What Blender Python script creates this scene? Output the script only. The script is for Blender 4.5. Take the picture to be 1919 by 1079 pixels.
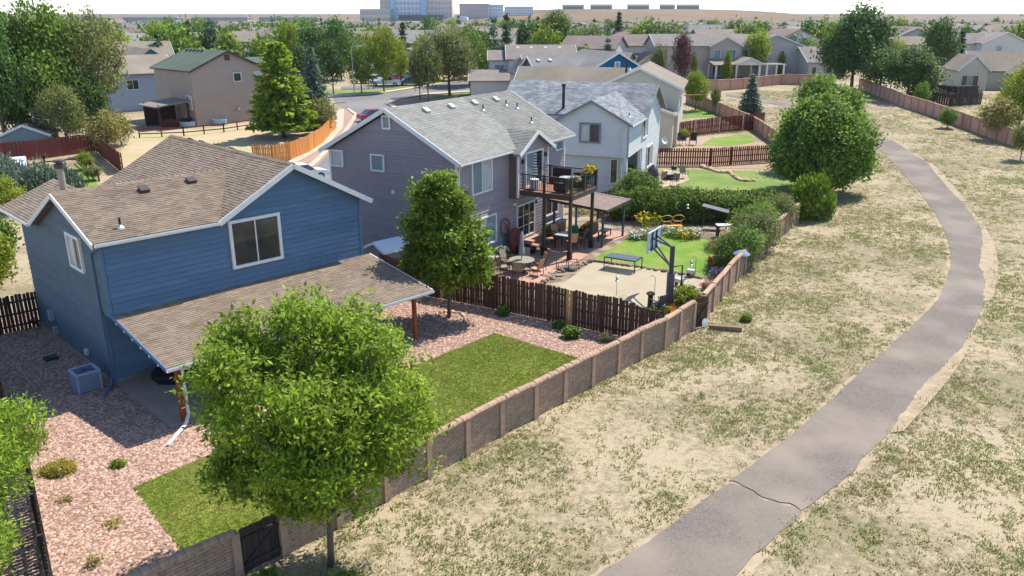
import bpy, math, random
import numpy as np
from mathutils import Vector

for o in list(bpy.data.objects):
    bpy.data.objects.remove(o, do_unlink=True)
scene = bpy.context.scene
COL = scene.collection
R = math.radians

# ------------------------------------------------------------------ camera
cam_data = bpy.data.cameras.new('camera')
cam = bpy.data.objects.new('camera', cam_data)
COL.objects.link(cam)
cam.location = (0, 0, 14)
cam.rotation_euler = (R(90 - 18.658), 0, 0)
cam_data.sensor_width = 36
cam_data.lens = 28.14
cam_data.clip_start = 0.1
cam_data.clip_end = 12000
scene.camera = cam

# ------------------------------------------------------------------ sky, sun, exposure
SUN_AZ, SUN_EL = R(47.5), R(56.0)
world = bpy.data.worlds.new('World')
scene.world = world
world.use_nodes = True
wn = world.node_tree.nodes
bg = wn['Background']
sky = wn.new('ShaderNodeTexSky')
sky.sky_type = 'NISHITA'
sky.sun_disc = False
sky.sun_elevation = SUN_EL
sky.sun_rotation = SUN_AZ
sky.air_density = 0.8
sky.dust_density = 0.1
sky.ozone_density = 1.6
world.node_tree.links.new(sky.outputs[0], bg.inputs[0])
bg.inputs[1].default_value = 0.15
sd = bpy.data.lights.new('sun', 'SUN')
sd.energy = 3.9
sd.angle = R(0.53)
sd.color = (1.0, 0.95, 0.87)
sun = bpy.data.objects.new('sun', sd)
COL.objects.link(sun)
sv = Vector((math.cos(SUN_EL) * math.sin(SUN_AZ), math.cos(SUN_EL) * math.cos(SUN_AZ), math.sin(SUN_EL)))
sun.rotation_euler = sv.to_track_quat('Z', 'Y').to_euler()
sun.location = (30, 30, 60)
vs = scene.view_settings
vs.view_transform = 'Standard'
vs.look = 'None'
vs.gamma = 1.0
vs.exposure = 1.05
vs.use_curve_mapping = False
scene.cycles.max_bounces = 6
scene.cycles.diffuse_bounces = 3
scene.cycles.glossy_bounces = 2
scene.cycles.transmission_bounces = 3
scene.cycles.transparent_max_bounces = 4
scene.cycles.volume_bounces = 0
scene.cycles.caustics_reflective = False
scene.cycles.caustics_refractive = False

# ------------------------------------------------------------------ materials
MATS = {}
def S(r, g, b):
    f = lambda c: (c / 255 / 12.92) if c / 255 <= .04045 else ((c / 255 + .055) / 1.055) ** 2.4
    return (f(r), f(g), f(b))
def mul(c, k):
    return tuple(min(1, x * k) for x in c)
def material(name, col, rough=.8, col2=None, scale=4., detail=4., var=0., island=0., objvar=0., bump=0., bscale=40., metal=0.,
             spec=.3, coords='Object', transl=0., contrast=(.35, .65), stretch=None, col3=None, scale3=.6, sat=0., emit=None):
    """base colour <- noise mix of col/col2 (/col3 in broad patches), brightness jitter per island / per object, noise bump"""
    if name in MATS:
        return MATS[name]
    m = bpy.data.materials.new(name)
    MATS[name] = m
    m.use_nodes = True
    nt = m.node_tree
    N, L = nt.nodes, nt.links
    b = N['Principled BSDF']
    b.inputs['Roughness'].default_value = rough
    b.inputs['Metallic'].default_value = metal
    b.inputs['Specular IOR Level'].default_value = spec
    b.inputs['Base Color'].default_value = (*col, 1)
    tc = N.new('ShaderNodeTexCoord')
    vec = tc.outputs[coords]
    if stretch:
        mp = N.new('ShaderNodeMapping')
        mp.inputs['Scale'].default_value = stretch
        L.new(vec, mp.inputs[0])
        vec = mp.outputs[0]
    out = None
    if col2 is not None:
        n = N.new('ShaderNodeTexNoise')
        n.inputs['Scale'].default_value = scale
        n.inputs['Detail'].default_value = detail
        n.inputs['Roughness'].default_value = .65
        L.new(vec, n.inputs['Vector'])
        r = N.new('ShaderNodeValToRGB')
        r.color_ramp.elements[0].position = contrast[0]
        r.color_ramp.elements[0].color = (*col, 1)
        r.color_ramp.elements[1].position = contrast[1]
        r.color_ramp.elements[1].color = (*col2, 1)
        L.new(n.outputs[0], r.inputs[0])
        out = r.outputs[0]
        if col3 is not None:
            n3 = N.new('ShaderNodeTexNoise')
            n3.inputs['Scale'].default_value = scale3
            n3.inputs['Detail'].default_value = 3
            L.new(vec, n3.inputs['Vector'])
            r3 = N.new('ShaderNodeValToRGB')
            r3.color_ramp.elements[0].position = .42
            r3.color_ramp.elements[1].position = .66
            L.new(n3.outputs[0], r3.inputs[0])
            mx = N.new('ShaderNodeMixRGB')
            L.new(r3.outputs[0], mx.inputs[0])
            L.new(out, mx.inputs[1])
            mx.inputs[2].default_value = (*col3, 1)
            out = mx.outputs[0]
    if island or objvar or sat:
        hs = N.new('ShaderNodeHueSaturation')
        if out:
            L.new(out, hs.inputs['Color'])
        else:
            hs.inputs['Color'].default_value = (*col, 1)
        acc = None
        def ranged(sock, amp):
            mr = N.new('ShaderNodeMapRange')
            mr.inputs[3].default_value = -amp
            mr.inputs[4].default_value = amp
            L.new(sock, mr.inputs[0])
            return mr.outputs[0]
        add = N.new('ShaderNodeMath')
        add.operation = 'ADD'
        add.inputs[0].default_value = 1
        add.inputs[1].default_value = 0
        top = add
        if island:
            ge = N.new('ShaderNodeNewGeometry')
            L.new(ranged(ge.outputs['Random Per Island'], island), add.inputs[1])
        if objvar:
            oi = N.new('ShaderNodeObjectInfo')
            a2 = N.new('ShaderNodeMath')
            a2.operation = 'ADD'
            L.new(add.outputs[0], a2.inputs[0])
            L.new(ranged(oi.outputs['Random'], objvar), a2.inputs[1])
            top = a2
            if sat:
                mr = N.new('ShaderNodeMapRange')
                mr.inputs[3].default_value = .5 - sat
                mr.inputs[4].default_value = .5 + sat
                fr = N.new('ShaderNodeMath')
                fr.operation = 'FRACT'
                mu = N.new('ShaderNodeMath')
                mu.operation = 'MULTIPLY'
                mu.inputs[1].default_value = 7.31
                L.new(oi.outputs['Random'], mu.inputs[0])
                L.new(mu.outputs[0], fr.inputs[0])
                L.new(fr.outputs[0], mr.inputs[0])
                L.new(mr.outputs[0], hs.inputs['Hue'])
        L.new(top.outputs[0], hs.inputs['Value'])
        out = hs.outputs[0]
    if out:
        L.new(out, b.inputs['Base Color'])
    if bump:
        nb = N.new('ShaderNodeTexNoise')
        nb.inputs['Scale'].default_value = bscale
        nb.inputs['Detail'].default_value = 5
        L.new(vec, nb.inputs['Vector'])
        bp = N.new('ShaderNodeBump')
        bp.inputs['Strength'].default_value = bump
        bp.inputs['Distance'].default_value = .02
        L.new(nb.outputs[0], bp.inputs['Height'])
        L.new(bp.outputs[0], b.inputs['Normal'])
    if transl:
        tr = N.new('ShaderNodeBsdfTranslucent')
        if out:
            L.new(out, tr.inputs[0])
        else:
            tr.inputs[0].default_value = (*col, 1)
        mixs = N.new('ShaderNodeMixShader')
        mixs.inputs[0].default_value = transl
        L.new(b.outputs[0], mixs.inputs[1])
        L.new(tr.outputs[0], mixs.inputs[2])
        L.new(mixs.outputs[0], N['Material Output'].inputs[0])
    return m

def flat(name, col, rough=.7, **k):
    return material(name, col, rough, **k)

# ------------------------------------------------------------------ mesh helpers
def link(o, parent=None):
    COL.objects.link(o)
    if parent is not None:
        o.parent = parent
    return o
def tag(o, label=None, cat=None, group=None, kind=None):
    if label: o['label'] = label
    if cat: o['category'] = cat
    if group: o['group'] = group
    if kind: o['kind'] = kind
    return o
def thing(name, label, cat, loc=(0, 0, 0), rz=0., group=None, scale=None):
    o = bpy.data.objects.new(name, None)
    COL.objects.link(o)
    o.location = loc
    o.rotation_euler = (0, 0, rz)
    o.empty_display_size = .2
    if scale is not None:
        o.scale = (scale, scale, scale) if not isinstance(scale, tuple) else scale
    return tag(o, label, cat, group, 'thing')
def frame(name, label, cat, C, az, group=None, z=0.):
    """an Empty whose local x runs along compass angle az (degrees from +Y towards +X)"""
    return thing(name, label, cat, (C[0], C[1], z), R(90 - az), group)
def copy_tree(o, parent=None):
    c = o.copy()
    COL.objects.link(c)
    c.parent = parent
    for ch in o.children:
        copy_tree(ch, c)
    return c

class MB:
    def __init__(s):
        s.v, s.f = [], []
    def add(s, vs, fs):
        k = len(s.v)
        s.v += [tuple(map(float, p)) for p in vs]
        s.f += [tuple(i + k for i in f) for f in fs]
        return s
    def box(s, x0, x1, y0, y1, z0, z1):
        return s.add([(x0, y0, z0), (x1, y0, z0), (x1, y1, z0), (x0, y1, z0), (x0, y0, z1), (x1, y0, z1), (x1, y1, z1), (x0, y1, z1)],
                     [(0, 3, 2, 1), (4, 5, 6, 7), (0, 1, 5, 4), (1, 2, 6, 5), (2, 3, 7, 6), (3, 0, 4, 7)])
    def cbox(s, c, d, rz=0., bev=0.):
        ca, sa = math.cos(rz), math.sin(rz)
        pts = []
        for z in (-1, 1):
            for x, y in ((-1, -1), (1, -1), (1, 1), (-1, 1)):
                X, Yy = x * d[0] / 2, y * d[1] / 2
                pts.append((c[0] + X * ca - Yy * sa, c[1] + X * sa + Yy * ca, c[2] + z * d[2] / 2))
        return s.add(pts, [(0, 3, 2, 1), (4, 5, 6, 7), (0, 1, 5, 4), (1, 2, 6, 5), (2, 3, 7, 6), (3, 0, 4, 7)])
    def bar(s, p, q, w, h=None, up=(0, 0, 1)):
        h = w if h is None else h
        p, q = Vector(p), Vector(q)
        d = (q - p)
        if d.length < 1e-6: return s
        d.normalize()
        u = Vector(up)
        if abs(d.dot(u)) > .98: u = Vector((1, 0, 0))
        a = d.cross(u).normalized() * (w / 2)
        b = a.cross(d).normalized() * (h / 2)
        pts = [p - a - b, p + a - b, p + a + b, p - a + b, q - a - b, q + a - b, q + a + b, q - a + b]
        return s.add(pts, [(3, 2, 1, 0), (4, 5, 6, 7), (0, 1, 5, 4), (1, 2, 6, 5), (2, 3, 7, 6), (3, 0, 4, 7)])
    def prism(s, poly, z0, z1):
        n = len(poly)
        return s.add([(x, y, z0) for x, y in poly] + [(x, y, z1) for x, y in poly],
                     [tuple(range(n - 1, -1, -1)), tuple(range(n, 2 * n))] + [(i, (i + 1) % n, (i + 1) % n + n, i + n) for i in range(n)])
    def slab(s, poly3, off):
        """planar 3D polygon extruded by vector off"""
        n = len(poly3)
        o = Vector(off)
        return s.add([tuple(p) for p in poly3] + [tuple(Vector(p) + o) for p in poly3],
                     [tuple(range(n)), tuple(range(2 * n - 1, n - 1, -1))] + [(i, i + n, (i + 1) % n + n, (i + 1) % n) for i in range(n)])
    def tube(s, pts, r, n=8, caps=True):
        pts = [Vector(p) for p in pts]
        rs = r if isinstance(r, (list, tuple)) else [r] * len(pts)
        rings, prev = [], None
        for i, p in enumerate(pts):
            d = (pts[min(i + 1, len(pts) - 1)] - pts[max(i - 1, 0)])
            d = d.normalized() if d.length > 1e-9 else Vector((0, 0, 1))
            ref = prev if prev is not None else (Vector((1, 0, 0)) if abs(d.x) < .9 else Vector((0, 1, 0)))
            a = (ref - d * ref.dot(d))
            a = a.normalized() if a.length > 1e-6 else d.orthogonal().normalized()
            prev = a
            b = d.cross(a)
            rings.append([p + (a * math.cos(2 * math.pi * k / n) + b * math.sin(2 * math.pi * k / n)) * rs[i] for k in range(n)])
        vsx = [tuple(q) for ring in rings for q in ring]
        fs = [(i * n + k, i * n + (k + 1) % n, (i + 1) * n + (k + 1) % n, (i + 1) * n + k) for i in range(len(pts) - 1) for k in range(n)]
        if caps:
            fs += [tuple(range(n - 1, -1, -1)), tuple(range((len(pts) - 1) * n, len(pts) * n))]
        return s.add(vsx, fs)
    def lathe(s, prof, n=16, c=(0, 0, 0), sx=1., sy=1.):
        vsx = [(c[0] + r * sx * math.cos(2 * math.pi * k / n), c[1] + r * sy * math.sin(2 * math.pi * k / n), c[2] + z) for r, z in prof for k in range(n)]
        fs = [(i * n + k, i * n + (k + 1) % n, (i + 1) * n + (k + 1) % n, (i + 1) * n + k) for i in range(len(prof) - 1) for k in range(n)]
        fs += [tuple(range(n - 1, -1, -1)), tuple(range((len(prof) - 1) * n, len(prof) * n))]
        return s.add(vsx, fs)
    def mesh(s, name, mat, smooth=False):
        me = bpy.data.meshes.new(name)
        me.from_pydata(s.v, [], s.f)
        me.update()
        if mat is not None: me.materials.append(mat)
        if smooth:
            me.polygons.foreach_set('use_smooth', [True] * len(me.polygons))
        return me
    def build(s, name, mat, parent=None, smooth=False, **t):
        o = bpy.data.objects.new(name, s.mesh(name, mat, smooth))
        link(o, parent)
        if t: tag(o, **t)
        return o
def place(name, me, parent=None, loc=(0, 0, 0), rot=(0, 0, 0), scale=(1, 1, 1)):
    o = bpy.data.objects.new(name, me)
    link(o, parent)
    o.location, o.rotation_euler, o.scale = loc, rot, scale
    return o
def fast_mesh(name, V, F, mat, smooth=False):
    """V (n,3) float array, F (m,k) int array with k = 3 or 4"""
    me = bpy.data.meshes.new(name)
    m, k = F.shape
    me.vertices.add(len(V))
    me.vertices.foreach_set('co', np.ascontiguousarray(V, dtype=np.float32).ravel())
    me.loops.add(m * k)
    me.loops.foreach_set('vertex_index', np.ascontiguousarray(F, dtype=np.int32).ravel())
    me.polygons.add(m)
    me.polygons.foreach_set('loop_start', np.arange(0, m * k, k, dtype=np.int32))
    me.polygons.foreach_set('loop_total', np.full(m, k, dtype=np.int32))
    if smooth: me.polygons.foreach_set('use_smooth', np.ones(m, dtype=bool))
    me.update(calc_edges=True)
    if mat is not None: me.materials.append(mat)
    return me
def blobmesh(name, mat, rng, seg=6, rings=4, jit=.18, smooth=True):
    """a lumpy unit stone"""
    m = MB()
    vsx = [(0, 0, -1)]
    for i in range(1, rings):
        th = math.pi * i / rings
        for k in range(seg):
            ph = 2 * math.pi * (k + .5 * (i % 2)) / seg
            r = 1 + rng.uniform(-jit, jit)
            vsx.append((r * math.sin(th) * math.cos(ph), r * math.sin(th) * math.sin(ph), -r * math.cos(th)))
    vsx.append((0, 0, 1))
    fs = []
    for k in range(seg):
        fs.append((0, 1 + (k + 1) % seg, 1 + k))
        for i in range(rings - 2):
            a, b = 1 + i * seg, 1 + (i + 1) * seg
            fs.append((a + k, a + (k + 1) % seg, b + (k + 1) % seg, b + k))
        fs.append((1 + (rings - 2) * seg + k, 1 + (rings - 2) * seg + (k + 1) % seg, len(vsx) - 1))
    m.add(vsx, fs)
    return m.mesh(name, mat, smooth)

def clip(poly, a, b, c):
    """part of a 2D polygon where a*x + b*y <= c"""
    out = []
    for i in range(len(poly)):
        p, q = poly[i], poly[(i + 1) % len(poly)]
        dp, dq = a * p[0] + b * p[1] - c, a * q[0] + b * q[1] - c
        if dp <= 0: out.append(p)
        if (dp < 0 < dq) or (dq < 0 < dp):
            t = dp / (dp - dq)
            out.append((p[0] + (q[0] - p[0]) * t, p[1] + (q[1] - p[1]) * t))
    return out
def inside(poly, x, y):
    r = False
    for i in range(len(poly)):
        (x1, y1), (x2, y2) = poly[i][:2], poly[i - 1][:2]
        if (y1 > y) != (y2 > y) and x < (x2 - x1) * (y - y1) / (y2 - y1) + x1: r = not r
    return r
def inside_np(poly, P):
    r = np.zeros(len(P), bool)
    for i in range(len(poly)):
        x1, y1 = poly[i][0], poly[i][1]
        x2, y2 = poly[i - 1][0], poly[i - 1][1]
        if y1 == y2: continue
        c = ((y1 > P[:, 1]) != (y2 > P[:, 1])) & (P[:, 0] < (x2 - x1) * (P[:, 1] - y1) / (y2 - y1) + x1)
        r ^= c
    return r
TY = [0, 60, 100, 150, 300, 700, 1000, 6000]
TZ = [0, 0, 1.0, 2.5, 3.2, 3.0, 3.5, 14]
def ground_z(x, y):
    z = np.interp(y, TY, TZ)
    # tan hill beyond the suburb and a low ridge that closes the view
    h = 23.5 * np.exp(-(((x - 200) / 330) ** 4)) * np.clip((y - 950) / 420, 0, 1)
    h2 = 18 * np.clip((y - 1500) / 900, 0, 1)
    return z + np.maximum(h, h2)

# ------------------------------------------------------------------ ground and sheets
def field_material():
    m = bpy.data.materials.new('dry_field')
    m.use_nodes = True
    N, L = m.node_tree.nodes, m.node_tree.links
    b = N['Principled BSDF']
    b.inputs['Roughness'].default_value = .95
    b.inputs['Specular IOR Level'].default_value = .1
    tc = N.new('ShaderNodeTexCoord')
    def noise(scale, detail, rough=.6):
        n = N.new('ShaderNodeTexNoise')
        n.inputs['Scale'].default_value = scale
        n.inputs['Detail'].default_value = detail
        n.inputs['Roughness'].default_value = rough
        L.new(tc.outputs['Object'], n.inputs['Vector'])
        return n.outputs[0]
    fine, broad, grit = noise(3.4, 13, .8), noise(.16, 5), noise(19, 5)
    mr = N.new('ShaderNodeMapRange')
    mr.inputs[1].default_value, mr.inputs[2].default_value = .3, .7
    mr.inputs[3].default_value, mr.inputs[4].default_value = -.12, .12
    L.new(broad, mr.inputs[0])
    ad = N.new('ShaderNodeMath')
    L.new(fine, ad.inputs[0]); L.new(mr.outputs[0], ad.inputs[1])
    r = N.new('ShaderNodeValToRGB')
    e = r.color_ramp.elements
    e[0].position, e[0].color = .45, (.355, .285, .185, 1)
    e[1].position, e[1].color = .72, (.15, .155, .07, 1)
    for p, c in ((.48, (.31, .245, .158, 1)), (.54, (.235, .19, .115, 1)), (.61, (.20, .175, .098, 1))):
        k = e.new(p); k.color = c
    L.new(ad.outputs[0], r.inputs[0])
    g = N.new('ShaderNodeMixRGB'); g.blend_type = 'OVERLAY'; g.inputs[0].default_value = .7
    L.new(r.outputs[0], g.inputs[1]); L.new(grit, g.inputs[2])
    L.new(g.outputs[0], b.inputs['Base Color'])
    bp = N.new('ShaderNodeBump'); bp.inputs['Strength'].default_value = .5; bp.inputs['Distance'].default_value = .05
    L.new(grit, bp.inputs['Height']); L.new(bp.outputs[0], b.inputs['Normal'])
    return m
M_FIELD = field_material()
M_HILL = material('tan_hill_grass', (.19, .118, .052), .95, (.15, .094, .042), scale=.03, detail=6, col3=(.12, .085, .04), scale3=.006)
xs = np.unique(np.concatenate([np.linspace(-6000, -700, 14), np.linspace(-700, 700, 57), np.linspace(700, 6000, 14)]))
ys = np.unique(np.concatenate([[-60, -20], np.array(TY[1:7]), np.linspace(1000, 2400, 29), [3200, 4500, 6000]]))
XX, YY = np.meshgrid(xs, ys)
V = np.stack([XX, YY, ground_z(XX, YY)], -1).reshape(-1, 3)
nx, ny = len(xs), len(ys)
idx = np.arange(nx * ny).reshape(ny, nx)
F = np.stack([idx[:-1, :-1], idx[:-1, 1:], idx[1:, 1:], idx[1:, :-1]], -1).reshape(-1, 4)
gm = fast_mesh('ground', V, F, M_FIELD)
gm.materials.append(M_HILL)
far = (V[F[:, 0], 1] >= 900).astype(np.int32)
gm.polygons.foreach_set('material_index', far)
ground = link(bpy.data.objects.new('ground', gm))
tag(ground, 'dry sandy open ground with sparse olive grass', None, None, 'structure')

def sheet(name, poly, mat, dz, parent=None, label=None, kind='structure'):
    m = MB()
    br = [-1e4] + TY[1:-1] + [1e4]
    for y0, y1 in zip(br[:-1], br[1:]):
        p = clip(clip([q[:2] for q in poly], 0, -1, -y0), 0, 1, y1)
        if len(p) >= 3:
            m.add([(x, y, np.interp(y, TY, TZ) + dz) for x, y in p], [tuple(range(len(p)))])
    o = m.build(name, mat, parent)
    if parent is None: tag(o, label, None, None, kind)
    return o
def wob(pts, amp, step, rng):
    """resample a polyline with a wandering edge"""
    out = []
    for (x0, y0), (x1, y1) in zip(pts[:-1], pts[1:]):
        d = math.hypot(x1 - x0, y1 - y0)
        n = max(1, int(d / step))
        for i in range(n):
            t = i / n
            out.append((x0 + (x1 - x0) * t + rng.uniform(-amp, amp), y0 + (y1 - y0) * t + rng.uniform(-amp, amp)))
    return out + [tuple(pts[-1])]
def smooth(pts, n=6):
    P = [np.array(p[:2], float) for p in pts]
    P = [2 * P[0] - P[1]] + P + [2 * P[-1] - P[-2]]
    out = []
    for i in range(1, len(P) - 2):
        for k in range(n):
            t = k / n
            out.append(tuple(.5 * (2 * P[i] + (P[i + 1] - P[i - 1]) * t + (2 * P[i - 1] - 5 * P[i] + 4 * P[i + 1] - P[i + 2]) * t * t + (3 * P[i] - P[i - 1] - 3 * P[i + 1] + P[i + 2]) * t ** 3)))
    return out + [tuple(P[-2])]
rng = random.Random(3)
PL = [(1.37, 16.79), (2.27, 17.64), (4.12, 19.39), (6.94, 22.16), (10.41, 25.77), (14.41, 30.35), (18.64, 35.13), (22.36, 39.66), (25.96, 45.37), (28.93, 51.37), (31.42, 57.66), (33.53, 64.21), (35.88, 72.40), (37.81, 79.94), (39.52, 87.44), (40.78, 96.38), (41.33, 108.40), (40.25, 118.21), (37.84, 125.95), (34.57, 132.60)]
PR = [(4.90, 16.79), (5.83, 17.64), (8.68, 20.46), (11.17, 22.89), (14.69, 26.67), (18.34, 30.88), (22.16, 35.82), (25.79, 40.96), (29.12, 46.46), (32.15, 52.75), (34.92, 59.90), (37.70, 68.08), (40.36, 76.76), (41.78, 83.38), (43.06, 90.82), (44.05, 99.62), (44.23, 112.34), (42.56, 121.67), (39.38, 129.86), (35.47, 136.18)]
M_PATH = material('path_asphalt', S(94, 86, 79), .95, S(122, 111, 101), scale=16, detail=12, col3=S(132, 120, 107), scale3=.3, bump=.6, bscale=45)
M_SHOULDER = material('path_shoulder_sand', S(164, 147, 121), .95, S(142, 124, 99), scale=1.6, detail=10, bump=.4, bscale=30)
sl, sr = smooth(PL), smooth(PR)
def shift(a, b, d):
    return [(p[0] + (p[0] - q[0]) / max(.1, math.hypot(p[0] - q[0], p[1] - q[1])) * d, p[1] + (p[1] - q[1]) / max(.1, math.hypot(p[0] - q[0], p[1] - q[1])) * d) for p, q in zip(a, b)]
def strip(name, a, b, mat, dz):
    m = MB()
    n = len(a)
    m.add([(x, y, np.interp(y, TY, TZ) + dz) for x, y in a] + [(x, y, np.interp(y, TY, TZ) + dz) for x, y in b],
          [(i, i + n, i + n + 1, i + 1) for i in range(n - 1)])
    return m.build(name, mat, None, kind='structure')
wl = [(x + rng.uniform(-.12, .12), y + rng.uniform(-.12, .12)) for x, y in shift(sl, sr, .32)]
wr = [(x + rng.uniform(-.15, .15), y + rng.uniform(-.15, .15)) for x, y in shift(sr, sl, .42)]
tag(strip('path_shoulder', wl, wr, M_SHOULDER, .006), 'pale sandy margin along the asphalt path')
# the walking path: two asphalt slabs that meet in the open crack, each 3 cm thick with a ragged edge
def path_piece(a, b, name):
    m = MB()
    n = len(a)
    top = [(x, y, np.interp(y, TY, TZ) + .034) for x, y in a] + [(x, y, np.interp(y, TY, TZ) + .034) for x, y in b]
    bot = [(x, y, np.interp(y, TY, TZ) + .001) for x, y in a] + [(x, y, np.interp(y, TY, TZ) + .001) for x, y in b]
    fs = [(i, i + n, i + n + 1, i + 1) for i in range(n - 1)]
    k = 2 * n
    fs += [(i + 1, i + 1 + k, i + k, i) for i in range(n - 1)] + [(i + n, i + n + k, i + n + 1 + k, i + n + 1) for i in range(n - 1)]
    fs += [(0, k, n + k, n), (n - 1, 2 * n - 1, 2 * n - 1 + k, n - 1 + k)]
    m.add(top + bot, fs)
    return m.build(name, M_PATH, None)
el = [(x + rng.uniform(-.05, .05), y + rng.uniform(-.05, .05)) for x, y in sl]
er = [(x + rng.uniform(-.06, .06), y + rng.uniform(-.06, .06)) for x, y in sr]
ck = 18
ca, cb = np.array(el[ck]), np.array(er[ck - 6])
def crack_edge(off, r):
    pts = []
    for i in range(15):
        t = i / 14
        p = ca + (cb - ca) * t
        w = .12 * math.sin(t * 9.) + .05 * math.sin(t * 23)
        pts.append((p[0] + w * .35, p[1] + w * .8 + off * (1.35 + .6 * math.sin(t * 17))))
    return pts
lo, hi = crack_edge(-.05, rng), crack_edge(.045, rng)
p1 = el[:ck] + lo + er[:ck - 6][::-1]
p2 = hi[::-1] + [] 
def poly_slab(name, poly, mat, zt, zb, parent=None):
    m = MB()
    n = len(poly)
    zz = [np.interp(y, TY, TZ) for _, y in poly]
    m.add([(x, y, z + zt) for (x, y), z in zip(poly, zz)] + [(x, y, z + zb) for (x, y), z in zip(poly, zz)],
          [tuple(range(n - 1, -1, -1))] + [(i, (i + 1) % n, (i + 1) % n + n, i + n) for i in range(n)])
    return m.build(name, mat, parent)
tag(poly_slab('path', p1, M_PATH, .034, .001), 'grey asphalt path slab on the near side of the crack', None, None, 'structure')
mid_l, mid_r = el[ck:ck + 8], er[ck - 6:ck + 8]
p2 = hi + er[ck - 5:ck + 8] + el[ck + 1:ck + 8][::-1]
tag(poly_slab('path', p2, M_PATH, .036, .001), 'grey asphalt path slab just beyond the crack', None, None, 'structure')
tag(path_piece(el[ck + 7:], er[ck + 7:], 'path'), 'grey asphalt path curving away to the far greenbelt', None, None, 'structure')

# sand blown over the right edge of the path
rs2 = random.Random(12)
for lb, i0, i1, wd in (('pale sand washed over the path edge beyond the crack', 40, 56, 1.1), ('pale sand spilling onto the near right path edge', 22, 33, .5), ('pale sand patch on the path near the bend', 62, 74, .8)):
    e_ = sr[i0:i1]; o_ = sl[i0:i1]
    inn = []
    for k, (p, q) in enumerate(zip(e_, o_)):
        d = math.hypot(q[0] - p[0], q[1] - p[1])
        t = wd * math.sin(math.pi * (k + .3) / len(e_)) * rs2.uniform(.55, 1.05) / d
        inn.append((p[0] + (q[0] - p[0]) * t, p[1] + (q[1] - p[1]) * t))
    outp = [(p[0] - (q[0] - p[0]) * .12, p[1] - (q[1] - p[1]) * .12) for p, q in zip(e_, o_)]
    sheet('sand_drift', wob(inn, .05, .25, rs2) + outp[::-1], M_SHOULDER, .042, label=lb)
# --- lots
WALL = [(-10.2, 14.6), (-8.81, 16.04), (-7.21, 17.57), (-5.6, 19.2), (-3.9, 21.1), (-1.68, 23.66), (-.46, 25.13), (.78, 26.42), (1.98, 27.81), (3.14, 29.08), (4.36, 30.43), (5.61, 31.9),
        (6.76, 33.01), (7.9, 34.5), (9.21, 36.17), (10.6, 38.9), (12.08, 41.88), (13.7, 44.7), (15.39, 47.61), (17.43, 51.13), (20.5, 56.23)]
M_ROCKBED = material('rock_mulch_bed', S(146, 118, 100), .95, S(124, 97, 82), scale=14, detail=6, bump=.8, bscale=26)
YARD = WALL[:14] + [(6.9, 33.9), (1.8, 36.9), (-.9, 38.3), (-7.3, 41.4), (-9, 48), (-22, 41.5), (-26, 36), (-23.5, 33), (-16.5, 20.5)]
sheet('gravel_yard', YARD, M_ROCKBED, .008, label='pink river rock yard around the blue house')
M_LAWN = material('mown_lawn', S(98, 116, 36), .95, S(108, 122, 42), scale=1.6, detail=9, col3=S(122, 128, 52), scale3=.35, bump=.6, bscale=90)
LAWN1 = [(-11.89, 21.80), (-9.07, 18.57), (-7.89, 19.19), (-6.40, 20.65), (-4.47, 22.57), (-1.90, 25.58), (0.01, 27.99), (2.97, 31.83), (-0.79, 34.79), (-5.60, 29.43), (-9.06, 25.19)]
sheet('lawn', LAWN1, M_LAWN, .03, label='mown green lawn of the blue house along the wall')
M_CONC = material('patio_concrete', S(156, 140, 125), .9, S(142, 126, 112), scale=.8, detail=7, bump=.2, bscale=80)
M_COURT = material('court_concrete', S(164, 150, 126), .92, S(152, 139, 115), scale=.5, detail=7, bump=.15, bscale=80)
M_PINK = material('stamped_patio', S(176, 140, 120), .9, S(160, 124, 106), scale=1.4, detail=6, bump=.3, bscale=40)
M_BED = material('garden_soil', S(116, 100, 84), .95, S(96, 84, 70), scale=2.4, detail=7, col3=S(160, 142, 118), scale3=.8, bump=.8, bscale=25)
M_LAWN2 = material('bright_lawn', S(88, 122, 32), .95, S(102, 132, 42), scale=1.4, detail=8, col3=S(122, 134, 60), scale3=.5, bump=.6, bscale=80)
M_LAWN3 = material('soft_lawn', S(90, 116, 46), .95, S(108, 126, 58), scale=.9, detail=8, col3=S(122, 132, 70), scale3=.3, bump=.6, bscale=70)
YARD2 = [(7.3, 33.6), (9.21, 36.17), (10.6, 38.9), (12.08, 41.88), (13.7, 44.7), (15.39, 47.61), (17.43, 51.13), (20.5, 56.23), (19.5, 58.2), (12, 57.5), (8, 58.5), (2, 55), (-4, 46), (-6, 42.5), (1.8, 37.0)]
sheet('garden_soil', YARD2, M_BED, .008, label='bare soil beds of the purple house garden')
sheet('patio', [(-1.2, 42.6), (-1.78, 42.63), (0.74, 40.96), (1.74, 42.34), (2.49, 44.32), (4.25, 46.80), (5.87, 49.81), (7.91, 52.61), (7.4, 53.6), (4.6, 54.6)], M_PINK, .05, label='pink stamped concrete patio behind the purple house')
sheet('court_slab', [(1.98, 39.66), (2.73, 41.97), (4.90, 46.13), (6.82, 45.37), (8.98, 44.21), (10.81, 43.02), (10.69, 40.96), (9.45, 38.60), (7.70, 36.68), (6.23, 37.12)], M_COURT, .06, label='pale concrete sport court with basketball hoop')
sheet('lawn', [(4.96, 46.80), (6.55, 49.68), (7.98, 52.06), (9.37, 53.32), (11.27, 52.75), (12.95, 51.37), (12.89, 48.20), (10.86, 43.21), (9.04, 44.52), (6.86, 45.69)], M_LAWN2, .05, label='bright green lawn beside the sport court')
sheet('lawn', [(10.5, 60.2), (20.6, 58.6), (22.0, 61.5), (24.0, 66.0), (25.6, 72.4), (26.0, 74.4), (15.4, 75.2), (12.8, 70.6), (10.8, 64)], M_LAWN3, .03, label='green lawn behind the white house')
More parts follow.
